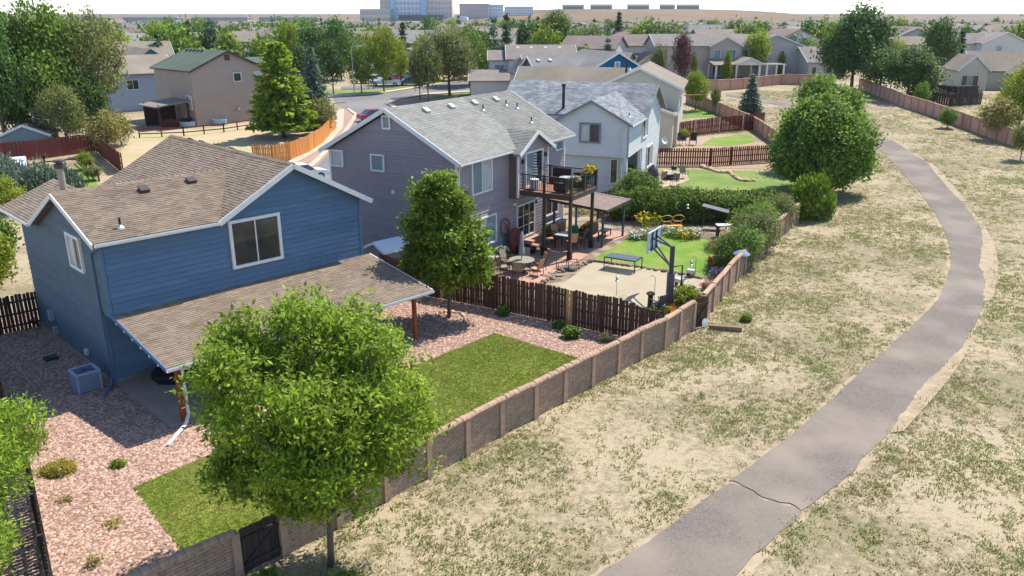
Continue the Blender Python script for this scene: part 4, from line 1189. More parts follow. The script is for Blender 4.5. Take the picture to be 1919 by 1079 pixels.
M_WALLP = brick_relief('split_face_panel', S(164, 138, 117), S(150, 125, 106), S(132, 110, 94), .26, .075)
M_WALLC = material('wall_cap_tan', S(172, 141, 117), .92, S(150, 121, 100), scale=4, detail=6, objvar=.1, bump=.5, bscale=25)
M_WALLPIL = material('wall_pilaster', S(172, 140, 118), .92, S(150, 120, 100), scale=5, detail=6, bump=.6, bscale=18)
M_FARWALL = material('pink_block_panel', S(196, 152, 130), .92, S(180, 136, 116), scale=3, detail=5, objvar=.06)
M_FARPIL = material('pink_block_pilaster', S(170, 128, 108), .92)
coping_mesh = None
def masonry(name, label, pts, hgt=1.36, bay=1.83, coping=False, gaps=(), rnd=None, panel=None, pil=None, cap=None, end_pil=True):
    """pilasters every bay, recessed panels between, rounded coping; local origin at the first point"""
    global coping_mesh
    P = [Vector((p[0], p[1], 0)) for p in pts]
    o = thing(name, label, 'wall', (P[0].x, P[0].y, 0))
    panel, pil, cap = panel or M_WALLP, pil or M_WALLPIL, cap or M_WALLC
    Ls = [0]
    for a, b in zip(P[:-1], P[1:]): Ls.append(Ls[-1] + (b - a).length)
    def at(s_):
        s_ = max(0, min(Ls[-1], s_))
        for i in range(len(P) - 1):
            if s_ <= Ls[i + 1] + 1e-6:
                return P[i].lerp(P[i + 1], (s_ - Ls[i]) / max(1e-6, Ls[i + 1] - Ls[i]))
        return P[-1]
    n = max(1, round(Ls[-1] / bay))
    bl = Ls[-1] / n
    pim = MB().box(-.11, .11, -.13, .13, -.1, 1).mesh('pilaster', pil)
    pam = MB().box(-.5, .5, -.055, .055, -.05, 1).mesh('panel', panel)
    prof = [(-.12, 0), (.12, 0), (.13, .05), (.09, .11), (0, .13), (-.09, .11), (-.13, .05)]
    cm = MB(); k = len(prof)
    cm.add([(-.5, y, z) for y, z in prof] + [(.5, y, z) for y, z in prof], [(i, i + k, (i + 1) % k + k, (i + 1) % k) for i in range(k)] + [tuple(range(k)), tuple(range(2 * k - 1, k - 1, -1))])
    cme = cm.mesh('coping', cap)
    for i in range(n + 1):
        if i == n and not end_pil: break
        a = at(i * bl)
        d = (at(i * bl + .2) - at(i * bl - .2))
        rz = math.atan2(d.y, d.x)
        gz = float(np.interp(a.y, TY, TZ))
        place('pilaster', pim, o, (a.x - P[0].x, a.y - P[0].y, gz), (0, 0, rz), (1, 1, hgt + .03))
        if i == n or i in gaps: continue
        b = at((i + 1) * bl)
        mid, d = (a + b) / 2, b - a
        rz = math.atan2(d.y, d.x)
        gz = float(np.interp(mid.y, TY, TZ))
        tilt = -math.atan2(float(np.interp(b.y, TY, TZ) - np.interp(a.y, TY, TZ)), d.length)
        loc = (mid.x - P[0].x, mid.y - P[0].y, gz)
        place('panel', pam, o, loc, (0, tilt, rz), (d.length - .22, 1, hgt))
        if coping:
            q = int(d.length / .2)
            for j in range(q):
                c = a.lerp(b, (j + .5) / q)
                place('coping_stone', cme, o, (c.x - P[0].x, c.y - P[0].y, gz + hgt + rf.uniform(-.012, .012)), (rf.uniform(-.05, .05), rf.uniform(-.03, .03), rz + rf.uniform(-.05, .05)), (d.length / q * .97, rf.uniform(.95, 1.12), rf.uniform(.9, 1.15)))
        else:
            place('coping', cme, o, (loc[0], loc[1], gz + hgt + (.03 if i % 2 else .0)), (0, tilt, rz), (d.length - .02, 1, 1))
    return o
W1 = [(x, y) for x, y in WALL]
masonry('masonry_wall', 'low tan masonry wall at the bottom edge beside the lawn corner', W1[:3], coping=True)
gd = (Vector((*W1[3], 0)) - Vector((*W1[2], 0))).normalized()
g0 = Vector((*W1[2], 0)) + gd * .1
masonry('masonry_wall', 'tan masonry wall along the lawn, behind the big near tree and onward', [tuple((g0 + gd * 1.25)[:2])] + W1[3:13], coping=True)
masonry('masonry_wall', 'short tan wall piece between dark board fence corner and the wooden gate', [W1[12], W1[13], (8.5, 35.25)], bay=1.5)
masonry('masonry_wall', 'tan masonry wall running from wooden gate along the garden to arborvitae', [(9.2, 36.3)] + W1[15:])
masonry('masonry_wall', 'tan block wall behind the round tree beside red fences', [(21.2, 57.6), (24.2, 63.5), (26.6, 72), (28.4, 82), (29.2, 92)], hgt=1.5, panel=M_FARWALL, pil=M_FARPIL, bay=2.4)
masonry('masonry_wall', 'tan block wall behind blue spruce and swing set', [(29.2, 92), (29.6, 100), (28.5, 112), (26.5, 124)], hgt=1.5, panel=M_FARWALL, pil=M_FARPIL, bay=2.4)
masonry('masonry_wall', 'long pink block wall below the taupe porch house', [(27.66, 152.21), (30.70, 143.13), (35.05, 139.96), (40.92, 143.13), (48.61, 149.89), (57.67, 148.14)], hgt=1.7, panel=M_FARWALL, pil=M_FARPIL, bay=3.0)
masonry('masonry_wall', 'long pink block wall on the right side of the greenbelt', [(60.43, 143.13), (59.34, 134.01), (57.39, 119.34), (57.11, 110.83), (56.09, 101.28), (55.21, 93.71), (54.52, 86.79)], hgt=1.7, panel=M_FARWALL, pil=M_FARPIL, bay=2.4)

M_PKT_DK = material('weathered_brown_picket', S(92, 66, 52), .9, S(68, 48, 40), scale=4, objvar=.28, stretch=(3, 3, .4), bump=.3)
M_PKT_OR = material('new_cedar_picket', S(206, 140, 72), .85, S(186, 118, 54), scale=3, objvar=.2, stretch=(3, 3, .4))
M_PKT_RED = material('red_brown_picket', S(120, 56, 42), .85, S(98, 44, 34), scale=3, objvar=.2, stretch=(3, 3, .4))
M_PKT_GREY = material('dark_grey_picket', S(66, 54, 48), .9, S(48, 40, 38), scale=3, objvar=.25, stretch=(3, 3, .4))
M_PKT_NEW = material('pale_new_board', S(190, 150, 104), .85, S(172, 130, 88), scale=3, stretch=(3, 3, .4))
def fence(name, label, pts, hgt, mat, w=.142, gap=.006, special=(), scallop=0., rails=3, post=2.4, postmat=None, jit=.03, front=1, group=None, gappy=0., ramp=0):
    P = [Vector((p[0], p[1], 0)) for p in pts]
    o = thing(name, label, 'fence', (P[0].x, P[0].y, 0), group=group)
    pk = MB()
    pk.add([(-.5, -.01, 0), (.5, -.01, 0), (.5, -.01, .985), (.28, -.01, 1), (-.28, -.01, 1), (-.5, -.01, .985), (-.5, .01, 0), (.5, .01, 0), (.5, .01, .985), (.28, .01, 1), (-.28, .01, 1), (-.5, .01, .985)],
           [(0, 1, 2, 3, 4, 5), (11, 10, 9, 8, 7, 6), (0, 6, 7, 1), (1, 7, 8, 2), (2, 8, 9, 3), (3, 9, 10, 4), (4, 10, 11, 5), (5, 11, 6, 0)])
    pme = pk.mesh('picket', mat)
    pme2 = pme.copy(); pme2.materials[0] = M_PKT_NEW
    pom = MB().box(-.05, .05, -.05, .05, 0, 1).mesh('post', postmat or mat)
    cnt = 0
    for a, b in zip(P[:-1], P[1:]):
        d = b - a; L_ = d.length; rz = math.atan2(d.y, d.x)
        nrm = Vector((-d.y, d.x, 0)).normalized() * front
        n = max(1, int(L_ / (w + gap)))
        for i in range(n):
            c = a + d * ((i + .5) / n)
            gz = float(np.interp(c.y, TY, TZ))
            hh = hgt + rf.uniform(-jit, jit) - scallop * abs(math.sin(math.pi * (i / n)))
            if cnt < ramp: hh -= .5 * (1 - cnt / ramp) ** 1.5
            ww = w * rf.uniform(.94, 1.02) * (1 - gappy * rf.random())
            q = c - P[0] - nrm * .03
            place('picket', pme2 if cnt in special else pme, o, (q.x, q.y, gz + .04), (rf.uniform(-.008, .008), rf.uniform(-.012, .012), rz), (ww, 1, hh))
            cnt += 1
        for r_ in range(rails):
            z = .3 + (hgt - .6) * r_ / max(1, rails - 1)
            za, zb = float(np.interp(a.y, TY, TZ)), float(np.interp(b.y, TY, TZ))
            MB().bar(a - P[0] + nrm * .02 + Z_ * (z + za), b - P[0] + nrm * .02 + Z_ * (z + zb), .04, .09).build('rail', mat, o)
        np_ = max(1, round(L_ / post))
        for i in range(np_ + 1):
            c = a + d * (i / np_) - P[0] + nrm * .07
            place('post', pom, o, (c.x, c.y, float(np.interp((a + d * (i / np_)).y, TY, TZ))), (0, 0, rz), (1, 1, hgt + .02))
    return o
fence('board_fence', 'weathered dark brown board fence between the gravel yard and court', [(6.75, 33.55), (4.2, 34.9), (1.8, 36.42), (-.95, 38.1)], 1.8, M_PKT_DK, special=(28, 29), gappy=.05, jit=.05, front=-1, ramp=12, w=.15, gap=.004)
fence('board_fence', 'weathered board fence in shade behind the young maple', [(-.95, 38.1), (-4.0, 39.8), (-7.2, 41.8)], 1.8, M_PKT_DK, gappy=.05, special=(20, 31), jit=.05, front=-1)
fence('board_fence', 'curving new orange cedar fence beside the sidewalk', [(-25.45, 78.58), (-23.43, 78.32), (-22.12, 79.94), (-21.33, 83.98), (-21.11, 89.78), (-21.66, 97.17), (-21.69, 99.21)], 1.75, M_PKT_OR, w=.15, gap=.02, front=1)
fence('board_fence', 'red-brown picket fence behind the white house lawn', [(13.89, 77.01), (19.10, 77.01), (25.74, 78.85)], 1.7, M_PKT_RED, w=.15, gap=.07)
fence('board_fence', 'dark red fence with pale posts in front of the blue spruce', [(18.40, 91.53), (21.19, 94.08), (24.61, 96.38), (27.84, 97.98), (31.16, 100.45)], 1.9, M_PKT_RED, w=.15, gap=.03, postmat=material('pale_post', S(196, 176, 150), .8), front=-1, post=5.)
fence('board_fence', 'brown board fence behind the garden shed at far left', [(-51.28, 78.32), (-48.01, 79.94), (-46.00, 82.20), (-43.76, 84.59)], 1.9, M_PKT_RED, w=.15, gap=.01)
fence('board_fence', 'brown board fence angling down from shed corner to blue roof', [(-43.76, 84.59), (-40.54, 79.94), (-36.02, 73.56)], 1.9, M_PKT_RED, w=.15, gap=.01)
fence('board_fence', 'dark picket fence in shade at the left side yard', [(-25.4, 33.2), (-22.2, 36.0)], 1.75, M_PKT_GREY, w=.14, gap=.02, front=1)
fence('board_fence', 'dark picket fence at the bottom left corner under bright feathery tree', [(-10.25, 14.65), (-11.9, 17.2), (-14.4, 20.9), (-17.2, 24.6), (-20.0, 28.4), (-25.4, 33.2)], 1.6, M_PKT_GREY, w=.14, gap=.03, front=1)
fence('board_fence', 'dark board fence behind mint cottage at right', [(60.69, 122.86), (64.32, 119.91), (70.15, 122.26)], 1.8, M_PKT_GREY, w=.3, gap=.02)
fence('board_fence', 'dark board fence in front of the cream cottage at right', [(67.62, 134.01), (70.27, 129.86), (74.39, 131.22)], 1.8, M_PKT_GREY, w=.3, gap=.02)
fence('board_fence', 'dark vine-covered board fence behind the purple house garden', [(19.4, 58.2), (16, 58.4), (12, 58.6), (8.2, 59.2), (6.2, 57.2)], 1.9, M_PKT_DK, w=.14, gap=.05)
# split-rail fence round the little back lawn
def split_rail(name, label, pts, hgt):
    P = [Vector(p) for p in pts]
    o = thing(name, label, 'fence', tuple(P[0]))
    mt = M_PKT_RED
    for a, b in zip(P[:-1], P[1:]):
        k = max(1, round((b - a).length / 2.2))
        for i in range(k + 1):
            c = a.lerp(b, i / k) - P[0]
            MB().box(c.x - .06, c.x + .06, c.y - .06, c.y + .06, c.z, c.z + hgt).build('post', mt, o)
        for z in (.45, hgt - .1):
            MB().bar(a - P[0] + Z_ * z, b - P[0] + Z_ * z, .07, .12).build('rail', mt, o)
    return o
split_rail('rail_fence', 'low timber rail fence round the small back lawn', [(-46.39, 73.56, 0.34), (-44.93, 76.76, 0.42), (-42.36, 78.58, 0.46), (-39.24, 74.28, 0.36), (-36.55, 70.18, 0.25)], 1.1)
# gates
def gate(name, label, a, b, hgt, mat, n=8):
    a, b = Vector((*a, 0)), Vector((*b, 0))
    o = thing(name, label, 'gate', tuple(a))
    d = b - a
    for i in range(n):
        p = d * ((i + .5) / n)
        w = d.length / n * .93
        m = MB().cbox((p.x, p.y, hgt / 2 + .05), (w, .025, hgt + rf.uniform(-.03, .03)), math.atan2(d.y, d.x))
        m.build('board', mat, o)
    nn = Vector((d.y, -d.x, 0)).normalized() * .04
    for z in (.3, hgt - .25): MB().bar(nn + d * .02 + Z_ * z, nn + d * .98 + Z_ * z, .05, .1).build('rail', mat, o)
    MB().bar(nn * 1.2 + d * .04 + Z_ * .3, nn * 1.2 + d * .96 + Z_ * (hgt - .25), .05, .08).build('brace', mat, o)
    return o
gate('wooden_gate', 'dark wooden gate in the masonry wall under the big near tree', tuple((g0 + gd * .05)[:2]), tuple((g0 + gd * 1.2)[:2]), 1.35, M_PKT_GREY, 7)
gate('wooden_gate', 'brown wooden gate standing ajar in the wall beside the log', (8.62, 35.35), (9.3, 35.75), 1.5, M_PKT_DK, 5)
lg = MB(); lg.box(0, 1.5, -.12, .12, 0, .22)
o = lg.build('timber_sleeper', material('grey_sleeper', S(136, 112, 90), .9, S(110, 90, 72), scale=4), None); o.location = (9.35, 35.4, 0); o.rotation_euler = (0, 0, R(-12))
tag(o, 'short timber sleeper lying on dry ground at the wall gate', 'timber')
dk = MB().lathe([(.02, 0), (.15, .01), (.2, .04), (.21, .06), (.02, .07)], 18)
o = dk.build('metal_disc', material('dull_disc', S(190, 190, 190), .4), None); o.location = (9.1, 35.45, .3); o.rotation_euler = (R(80), 0, R(40)); tag(o, 'round pale metal disc leaning on the brown gate', 'disc')

# ------------------------------------------------------------------ trees and shrubs
def leaf_mat(name, c, isl=.45, tr=.35, hue=.0, objvar=0.):
    c = (c[0] * 2.5, c[1] * 2.2, c[2] * 1.5)
    tr = tr + .08
    return material(name, c, .6, mul(c, .55), scale=.9, detail=4, island=isl, objvar=objvar, sat=hue, transl=tr, spec=.25)
def leaf_cloud(tips, per, spread, L, W, g, up=.35, out=None, flat=.8, droop=0.):
    """rhombic leaves gathered in clumps round the twig tips"""
    n = len(tips) * per
    c = np.repeat(tips, per, 0)
    off = g.normal(0, 1, (n, 3)) * np.array([spread, spread, spread * flat])
    p = c + off
    d = g.normal(0, 1, (n, 3)) + off / max(spread, 1e-3) * .6
    d[:, 2] -= droop
    d /= np.linalg.norm(d, axis=1)[:, None]
    nm = g.normal(0, .8, (n, 3)); nm[:, 2] += up * 2
    if out is not None:
        o = p - out
        nm += o / np.linalg.norm(o, axis=1)[:, None] * .7
    s = np.cross(d, nm); s /= np.linalg.norm(s, axis=1)[:, None] + 1e-9
    k = g.uniform(.65, 1.3, (n, 1))
    V = np.stack([p - d * L / 2 * k, p + s * W / 2 * k, p + d * L / 2 * k, p - s * W / 2 * k], 1).reshape(-1, 3)
    F = np.arange(4 * n).reshape(-1, 4)
    return V, F
def crown_tips(lobes, n, g, lo=.55, bump=.16):
    L = np.array(lobes, float)
    w = (L[:, 3] * L[:, 4] + L[:, 4] * L[:, 5] + L[:, 3] * L[:, 5])
    i = g.choice(len(L), n, p=w / w.sum())
    d = g.normal(0, 1, (n, 3)); d /= np.linalg.norm(d, axis=1)[:, None]
    ph = g.uniform(0, 6.28, (len(L), 3))[i]
    rad = 1 + bump * (np.sin(d[:, 0] * 5 + ph[:, 0]) + np.sin(d[:, 1] * 6 + ph[:, 1]) + np.sin(d[:, 2] * 7 + ph[:, 2])) / 1.7
    r = (lo + (1 - lo) * g.uniform(0, 1, n) ** .45) * rad
    p = L[i, :3] + d * r[:, None] * L[i, 3:6]
    # drop what lies deep inside other lobes so that the crown keeps gaps and shadowed hollows
    deep = np.zeros(n, bool)
    for l in L:
        q = (p - l[:3]) / l[3:6]
        deep |= (np.sum(q * q, 1) < .42 ** 2)
    return p[~deep]
def wood(trunk_h, r0, lobes, g, bend=.15, limbs=None, sub=3):
    m = MB()
    L = [np.array(l[:3], float) for l in lobes]
    top = max(l[2] for l in L)
    pts, rs = [], []
    for i in range(6):
        t = i / 5
        pts.append((bend * math.sin(t * 3) * .6, bend * math.sin(t * 2.1 + 1) * .5 - bend * .42, -.15 + (top * .9 + .15) * t))
        rs.append(r0 * (1 - .8 * t))
    m.tube(pts, rs, 8)
    for l, lb in zip(L, lobes):
        z0 = min(max(trunk_h, l[2] * .45), top * .8)
        t = (z0 + .15) / (top * .9 + .15)
        k = min(4, int(t * 5)); f = t * 5 - k
        a = np.array(pts[k]) * (1 - f) + np.array(pts[k + 1]) * f
        mid = (a + l) / 2 + g.normal(0, .12, 3) * lb[3] * .4
        m.tube([a, mid, l], [r0 * .42, r0 * .3, r0 * .14], 6)
        for j in range(sub):
            e = l + g.normal(0, 1, 3) * np.array(lb[3:6]) * .5
            m.tube([mid * .4 + l * .6, e], [r0 * .16, r0 * .05], 5)
    return m
def tree(name, label, loc, lobes, mat, bark, g, n_tip, per, spread, L, W, r0=.12, trunk_h=1.2, group=None, cat='tree', lo=.55, up=.35, droop=0., bump=.16, bend=.15, sub=3):
    o = thing(name, label, cat, loc, group=group)
    wood(trunk_h, r0, lobes, g, bend, sub=sub).build('trunk', bark, o, smooth=True)
    tips = crown_tips(lobes, n_tip, g, lo, bump)
    c = np.mean([l[:3] for l in lobes], 0)
    V, F = leaf_cloud(tips, per, spread, L, W, g, up, c, droop=droop)
    V[:, 2] = np.maximum(V[:, 2], .02)
    link(bpy.data.objects.new('crown', fast_mesh('crown', V, F, mat)), o)
    return o
def conifer(name, label, loc, h, rad, mat, bark, g, layers=16, L=.3, W=.1, per=7, dens=1., group=None, droop=.25, base=.06, power=.85, cat='tree', ragged=.25, lift=0.):
    o = thing(name, label, cat, loc, group=group)
    m = MB(); m.tube([(0, 0, -.1), (0, 0, h * .6), (0, 0, h * .97)], [rad * .07, rad * .045, .02], 8)
    m.build('trunk', bark, o, smooth=True)
    tips, dirs = [], []
    for i in range(layers):
        t = base + (1 - base) * (i + g.uniform(-.3, .3)) / layers
        z = h * min(max(t, .02), .985)
        R_ = rad * max(.04, (1 - t)) ** power
        nb = max(4, int((6 + 10 * (1 - t)) * dens))
        a0 = g.uniform(0, 6.28)
        for k in range(nb):
            a = a0 + 6.283 * k / nb + g.uniform(-.2, .2)
            rr = R_ * g.uniform(1 - ragged, 1 + ragged * .6)
            ns = max(2, int(rr / (L * .75)))
            for q in range(ns):
                f = (q + .8) / ns
                tips.append((math.cos(a) * rr * f, math.sin(a) * rr * f, z - droop * rr * f * f + lift * rr * f))
                dirs.append((math.cos(a), math.sin(a), -droop * f + lift))
    tips, dirs = np.array(tips), np.array(dirs)
    n = len(tips) * per
    p = np.repeat(tips, per, 0) + g.normal(0, L * .28, (n, 3)) * np.array([1, 1, .55])
    d = np.repeat(dirs, per, 0) + g.normal(0, .55, (n, 3)); d /= np.linalg.norm(d, axis=1)[:, None]
    nm = g.normal(0, .5, (n, 3)); nm[:, 2] += 1
    s = np.cross(d, nm); s /= np.linalg.norm(s, axis=1)[:, None] + 1e-9
    k = g.uniform(.6, 1.25, (n, 1))
    V = np.stack([p - d * L / 2 * k, p + s * W / 2 * k, p + d * L / 2 * k, p - s * W / 2 * k], 1).reshape(-1, 3)
    V[:, 2] = np.maximum(V[:, 2], .02)
    link(bpy.data.objects.new('crown', fast_mesh('crown', V, np.arange(4 * n).reshape(-1, 4), mat)), o)
    return o
g = np.random.default_rng(7)
M_BARK = material('grey_bark', S(112, 96, 82), .95, S(84, 70, 60), scale=6, stretch=(2, 2, .4), bump=.6)
M_BARKW = material('white_bark', S(206, 204, 196), .9, S(150, 146, 138), scale=5, bump=.3)
LM_ASH = leaf_mat('ash_leaf', (.118, .185, .024), .55, .4)
LM_MAPLE = leaf_mat('maple_leaf', (.095, .150, .022), .55, .38)
LM_ROUND = leaf_mat('elm_leaf', (.085, .150, .030), .5, .34)
LM_ARB = leaf_mat('arborvitae_leaf', (.085, .140, .018), .45, .25)
LM_FEATH = leaf_mat('locust_leaf', (.125, .20, .03), .5, .36)

NEAR = (-4.88, 18.05, 0)
ash_lobes = [(-1.95, .5, 4.35, 1.4, 1.4, 1.25), (-.35, -.2, 3.45, 1.45, 1.3, 1.15), (1.5, .3, 4.75, 1.25, 1.3, 1.2), (-.25, .8, 6.3, 1.35, 1.3, 1.2), (-1.8, 1.0, 5.45, 1.1, 1.2, 1.0),
             (1.0, 1.0, 6.0, 1.15, 1.2, 1.05), (.7, -.3, 3.2, 1.2, 1.1, .95), (.1, .2, 4.9, 1.5, 1.5, 1.3), (1.7, .6, 3.6, 1.05, 1.1, .95), (-1.4, -.3, 3.1, 1.0, .95, .85)]
for _ in range(44):
    d_ = g.normal(0, 1, 3); d_ /= np.linalg.norm(d_)
    q_ = np.array([-.3, .35, 4.6]) + d_ * np.array([2.6, 2.3, 2.65]) * g.uniform(.86, 1.06)
    r_ = g.uniform(.34, .62)
    ash_lobes.append((q_[0], q_[1], max(q_[2], 1.9), r_ * 1.15, r_ * 1.15, r_ * .8))
tree('ash_tree', 'large bright green ash tree growing outside the wall, nearest in view', NEAR,
     ash_lobes,
     LM_ASH, M_BARK, g, 3200, 19, .14, .16, .066, r0=.1, trunk_h=1.6, lo=.42, up=.55, droop=.3, bump=.34)
tree('maple_tree', 'young dark green maple standing by the fence before the purple house', (-3.11, 36.9, 0),
     [(0, 0, 2.9, 1.5, 1.5, 1.2), (-.6, .1, 4.3, 1.25, 1.3, 1.2), (.55, -.2, 4.0, 1.3, 1.2, 1.1), (-.35, .1, 5.6, 1.15, 1.1, 1.0), (-.2, 0, 6.6, .75, .75, .7), (1.35, -.2, 2.6, .8, .8, .7), (-1.3, .2, 3.1, .8, .8, .8), (1.2, -.1, 4.5, .6, .6, .5), (-1.4, 0, 4.9, .55, .6, .5), (.6, 0, 5.7, .65, .65, .6), (-.9, 0, 6.4, .5, .5, .5), (1.6, -.1, 3.4, .5, .5, .45), (-1.7, .1, 2.4, .5, .5, .45)],
     LM_MAPLE, M_BARK, g, 1900, 13, .15, .2, .12, r0=.1, trunk_h=1.2, lo=.45, up=.5, bump=.3)
tree('elm_tree', 'big round dense elm beside the curving path', (25.6, 66.2, .1),
     [tuple(v * .83 for v in l_) for l_ in [(-.3, 0, 4.3, 4.2, 4.2, 3.3), (-1.6, -.4, 6.6, 2.7, 2.7, 2.3), (1.6, -.3, 5.4, 2.9, 2.9, 2.5), (-.2, .3, 8.0, 2.0, 2.0, 1.5), (2.4, -.6, 3.4, 2.3, 2.3, 2.0), (-2.4, -.6, 3.6, 2.3, 2.2, 2.2), (0, -1.8, 3.0, 2.8, 2.2, 2.2), (.2, -1.0, 5.8, 2.8, 2.4, 2.3)]],
     LM_ROUND, M_BARK, g, 4200, 12, .32, .32, .16, r0=.25, trunk_h=1.0, lo=.6, bump=.14)
tree('elm_tree', 'second leafy crown rising behind the big round elm', (29.5, 76, .4),
     [(0, 0, 4.6, 2.9, 2.8, 2.8), (-1.0, 0, 6.9, 1.7, 1.7, 1.3), (1.0, 0, 6.2, 1.7, 1.7, 1.3)], LM_ROUND, M_BARK, g, 1500, 10, .34, .36, .18, r0=.2, lo=.6)
def upright_bush(name, label, loc, lobes, mat, n_tip, L=.22, W=.07, per=9, spread=.1):
    """shrub of steep pointed sprays"""
    o = thing(name, label, 'shrub', loc)
    m = MB()
    for l in lobes: m.tube([(l[0] * .3, l[1] * .3, -.05), (l[0] * .8, l[1] * .8, l[2]), (l[0], l[1], l[2] + l[5] * .6)], [.06, .04, .015], 6)
    m.build('stem', M_BARK, o)
    tips = crown_tips(lobes, n_tip, g, .6, .12)
    n = len(tips) * per
    p = np.repeat(tips, per, 0) + g.normal(0, spread, (n, 3)) * [1, 1, 1.7]
    d = g.normal(0, .38, (n, 3)); d[:, 2] += 1
    cx = np.repeat(tips, per, 0) - np.mean([l[:3] for l in lobes], 0)
    d[:, :2] += cx[:, :2] * .22
    d /= np.linalg.norm(d, axis=1)[:, None]
    s = np.cross(d, g.normal(0, 1, (n, 3))); s /= np.linalg.norm(s, axis=1)[:, None]
    k = g.uniform(.6, 1.3, (n, 1))
    V = np.stack([p - d * L / 2 * k, p + s * W / 2 * k, p + d * L / 2 * k, p - s * W / 2 * k], 1).reshape(-1, 3)
    V[:, 2] = np.maximum(V[:, 2], .02)
    link(bpy.data.objects.new('foliage', fast_mesh('foliage', V, np.arange(4 * n).reshape(-1, 4), mat)), o)
    return o
upright_bush('arborvitae', 'pointed green arborvitae clump at the end of the garden wall', (21.9, 57.3, 0),
             [(-.5, 0, 1.5, .95, .9, 1.5), (.55, .1, 1.35, .9, .9, 1.35), (0, -.3, 1.7, .8, .8, 1.6), (1.0, .2, 1.0, .7, .7, 1.0), (-1.0, .1, 1.0, .6, .6, 1.0)], LM_ARB, 900, .34, .1, 10, .13)
tree('locust_tree', 'bright feathery tree at the bottom left corner over the dark fence', (-13.6, 17.6, 0),
     [(.0, -1.4, 2.0, 1.1, 1.5, 1.3), (-.2, .4, 3.0, 1.0, 1.3, 1.1), (-.3, 1.9, 3.2, .8, 1.0, .9), (.0, -.6, 3.7, 1.0, 1.0, .9), (.7, -2.0, 2.3, .9, 1.1, 1.1)],
     LM_FEATH, M_BARK, g, 1700, 16, .17, .17, .05, r0=.1, trunk_h=.8, lo=.5, droop=-.3)
LM_PINE = leaf_mat('pine_needle', (.040, .068, .022), .4, .1)
conifer('pine_tree', 'shaded pine reaching in from the left side yard', (-25.6, 31.0, 0), 5.6, 2.5, LM_PINE, M_BARK, g, 13, .4, .07, 9)

# prototypes that are copied for the middle and far distance: (width, height)
LMB = dict(mid=leaf_mat('leaf_mid', (.075, .130, .022), .4, .3, .012, .18), yel=leaf_mat('leaf_yellow_green', (.125, .175, .018), .4, .35, .012, .15),
           dark=leaf_mat('leaf_dark', (.042, .085, .022), .4, .25, .012, .18), sage=leaf_mat('leaf_sage', (.098, .125, .052), .4, .3, .01, .15),
           olive=leaf_mat('leaf_olive', (.135, .135, .055), .4, .3, .01, .12), plum=leaf_mat('leaf_plum', (.075, .040, .042), .4, .2, .008, .1),
           blue=leaf_mat('needle_blue', (.078, .118, .112), .4, .12, .008, .15), pine=leaf_mat('needle_dark', (.028, .055, .024), .4, .12, .01, .2), fir=leaf_mat('leaf_fir', (.115, .18, .018), .4, .32, .0, .1))
PROTO = {}
def proto(key, w, h, maker):
    if key not in PROTO:
        o = maker()
        PROTO[key] = [o, w, h, False]
    return PROTO[key]
def mk_round(mat, seed, n=520, lf=(.42, .26), hgt=8., rad=3.2, tall=1.):
    gg = np.random.default_rng(seed)
    lobes = [(0, 0, hgt * .55, rad * .78, rad * .78, hgt * .30)]
    for k in range(6):
        a = 6.283 * k / 6 + gg.uniform(-.4, .4)
        z = hgt * gg.uniform(.38, .72)
        rr = rad * gg.uniform(.4, .58)
        lobes.append((math.cos(a) * rad * .5, math.sin(a) * rad * .5, z, rr, rr, rr * gg.uniform(.8, 1.2) * tall))
    lobes.append((gg.uniform(-.3, .3), gg.uniform(-.3, .3), hgt * .82, rad * .45, rad * .45, hgt * .16))
    return tree('leafy_tree', 'x', (0, 0, 0), lobes, mat, M_BARK, gg, n, 9, lf[0] * 1.05, lf[0], lf[1], r0=rad * .055, trunk_h=hgt * .2, lo=.5, bump=.2, sub=2)
def mk_con(mat, seed, h=9., rad=2.6, **kw):
    return conifer('conifer_tree', 'x', (0, 0, 0), h, rad, mat, M_BARK, np.random.default_rng(seed), **kw)
KINDS = {
    'mid1': lambda: mk_round(LMB['mid'], 1), 'mid2': lambda: mk_round(LMB['mid'], 2, tall=1.3), 'yel1': lambda: mk_round(LMB['yel'], 3), 'yel2': lambda: mk_round(LMB['yel'], 4, tall=1.3),
    'dark1': lambda: mk_round(LMB['dark'], 5), 'dark2': lambda: mk_round(LMB['dark'], 6), 'sage1': lambda: mk_round(LMB['sage'], 7), 'olive1': lambda: mk_round(LMB['olive'], 8, n=380),
    'plum1': lambda: mk_round(LMB['plum'], 9, tall=1.2), 'big1': lambda: mk_round(LMB['mid'], 10, n=1500, lf=(.26, .16)), 'big2': lambda: mk_round(LMB['dark'], 12, n=1500, lf=(.28, .17)),
    'bigsage': lambda: mk_round(LMB['sage'], 13, n=1400, lf=(.24, .13)),
    'blue1': lambda: mk_con(LMB['blue'], 14, layers=19, L=.55, W=.18, per=10, dens=1.2, droop=.3), 'pine1': lambda: mk_con(LMB['pine'], 15, layers=15, L=.65, W=.22, per=9, dens=1.3, ragged=.4),
    'fir1': lambda: mk_con(LMB['fir'], 16, layers=17, L=.6, W=.26, per=12, dens=1.5, droop=.05, ragged=.35, power=.62, base=.1, lift=.12), 'cone1': lambda: mk_con(LMB['yel'], 17, layers=22, L=.5, W=.22, per=8, droop=-.3, ragged=.08, power=.5, base=.02),
    'bigyel': lambda: mk_round(LMB['yel'], 18, n=1200, lf=(.28, .16), tall=1.2),
}
DIM = {k: ((5.2, 9.) if k in ('blue1', 'pine1', 'fir1', 'cone1') else (6.6, 8.)) for k in KINDS}
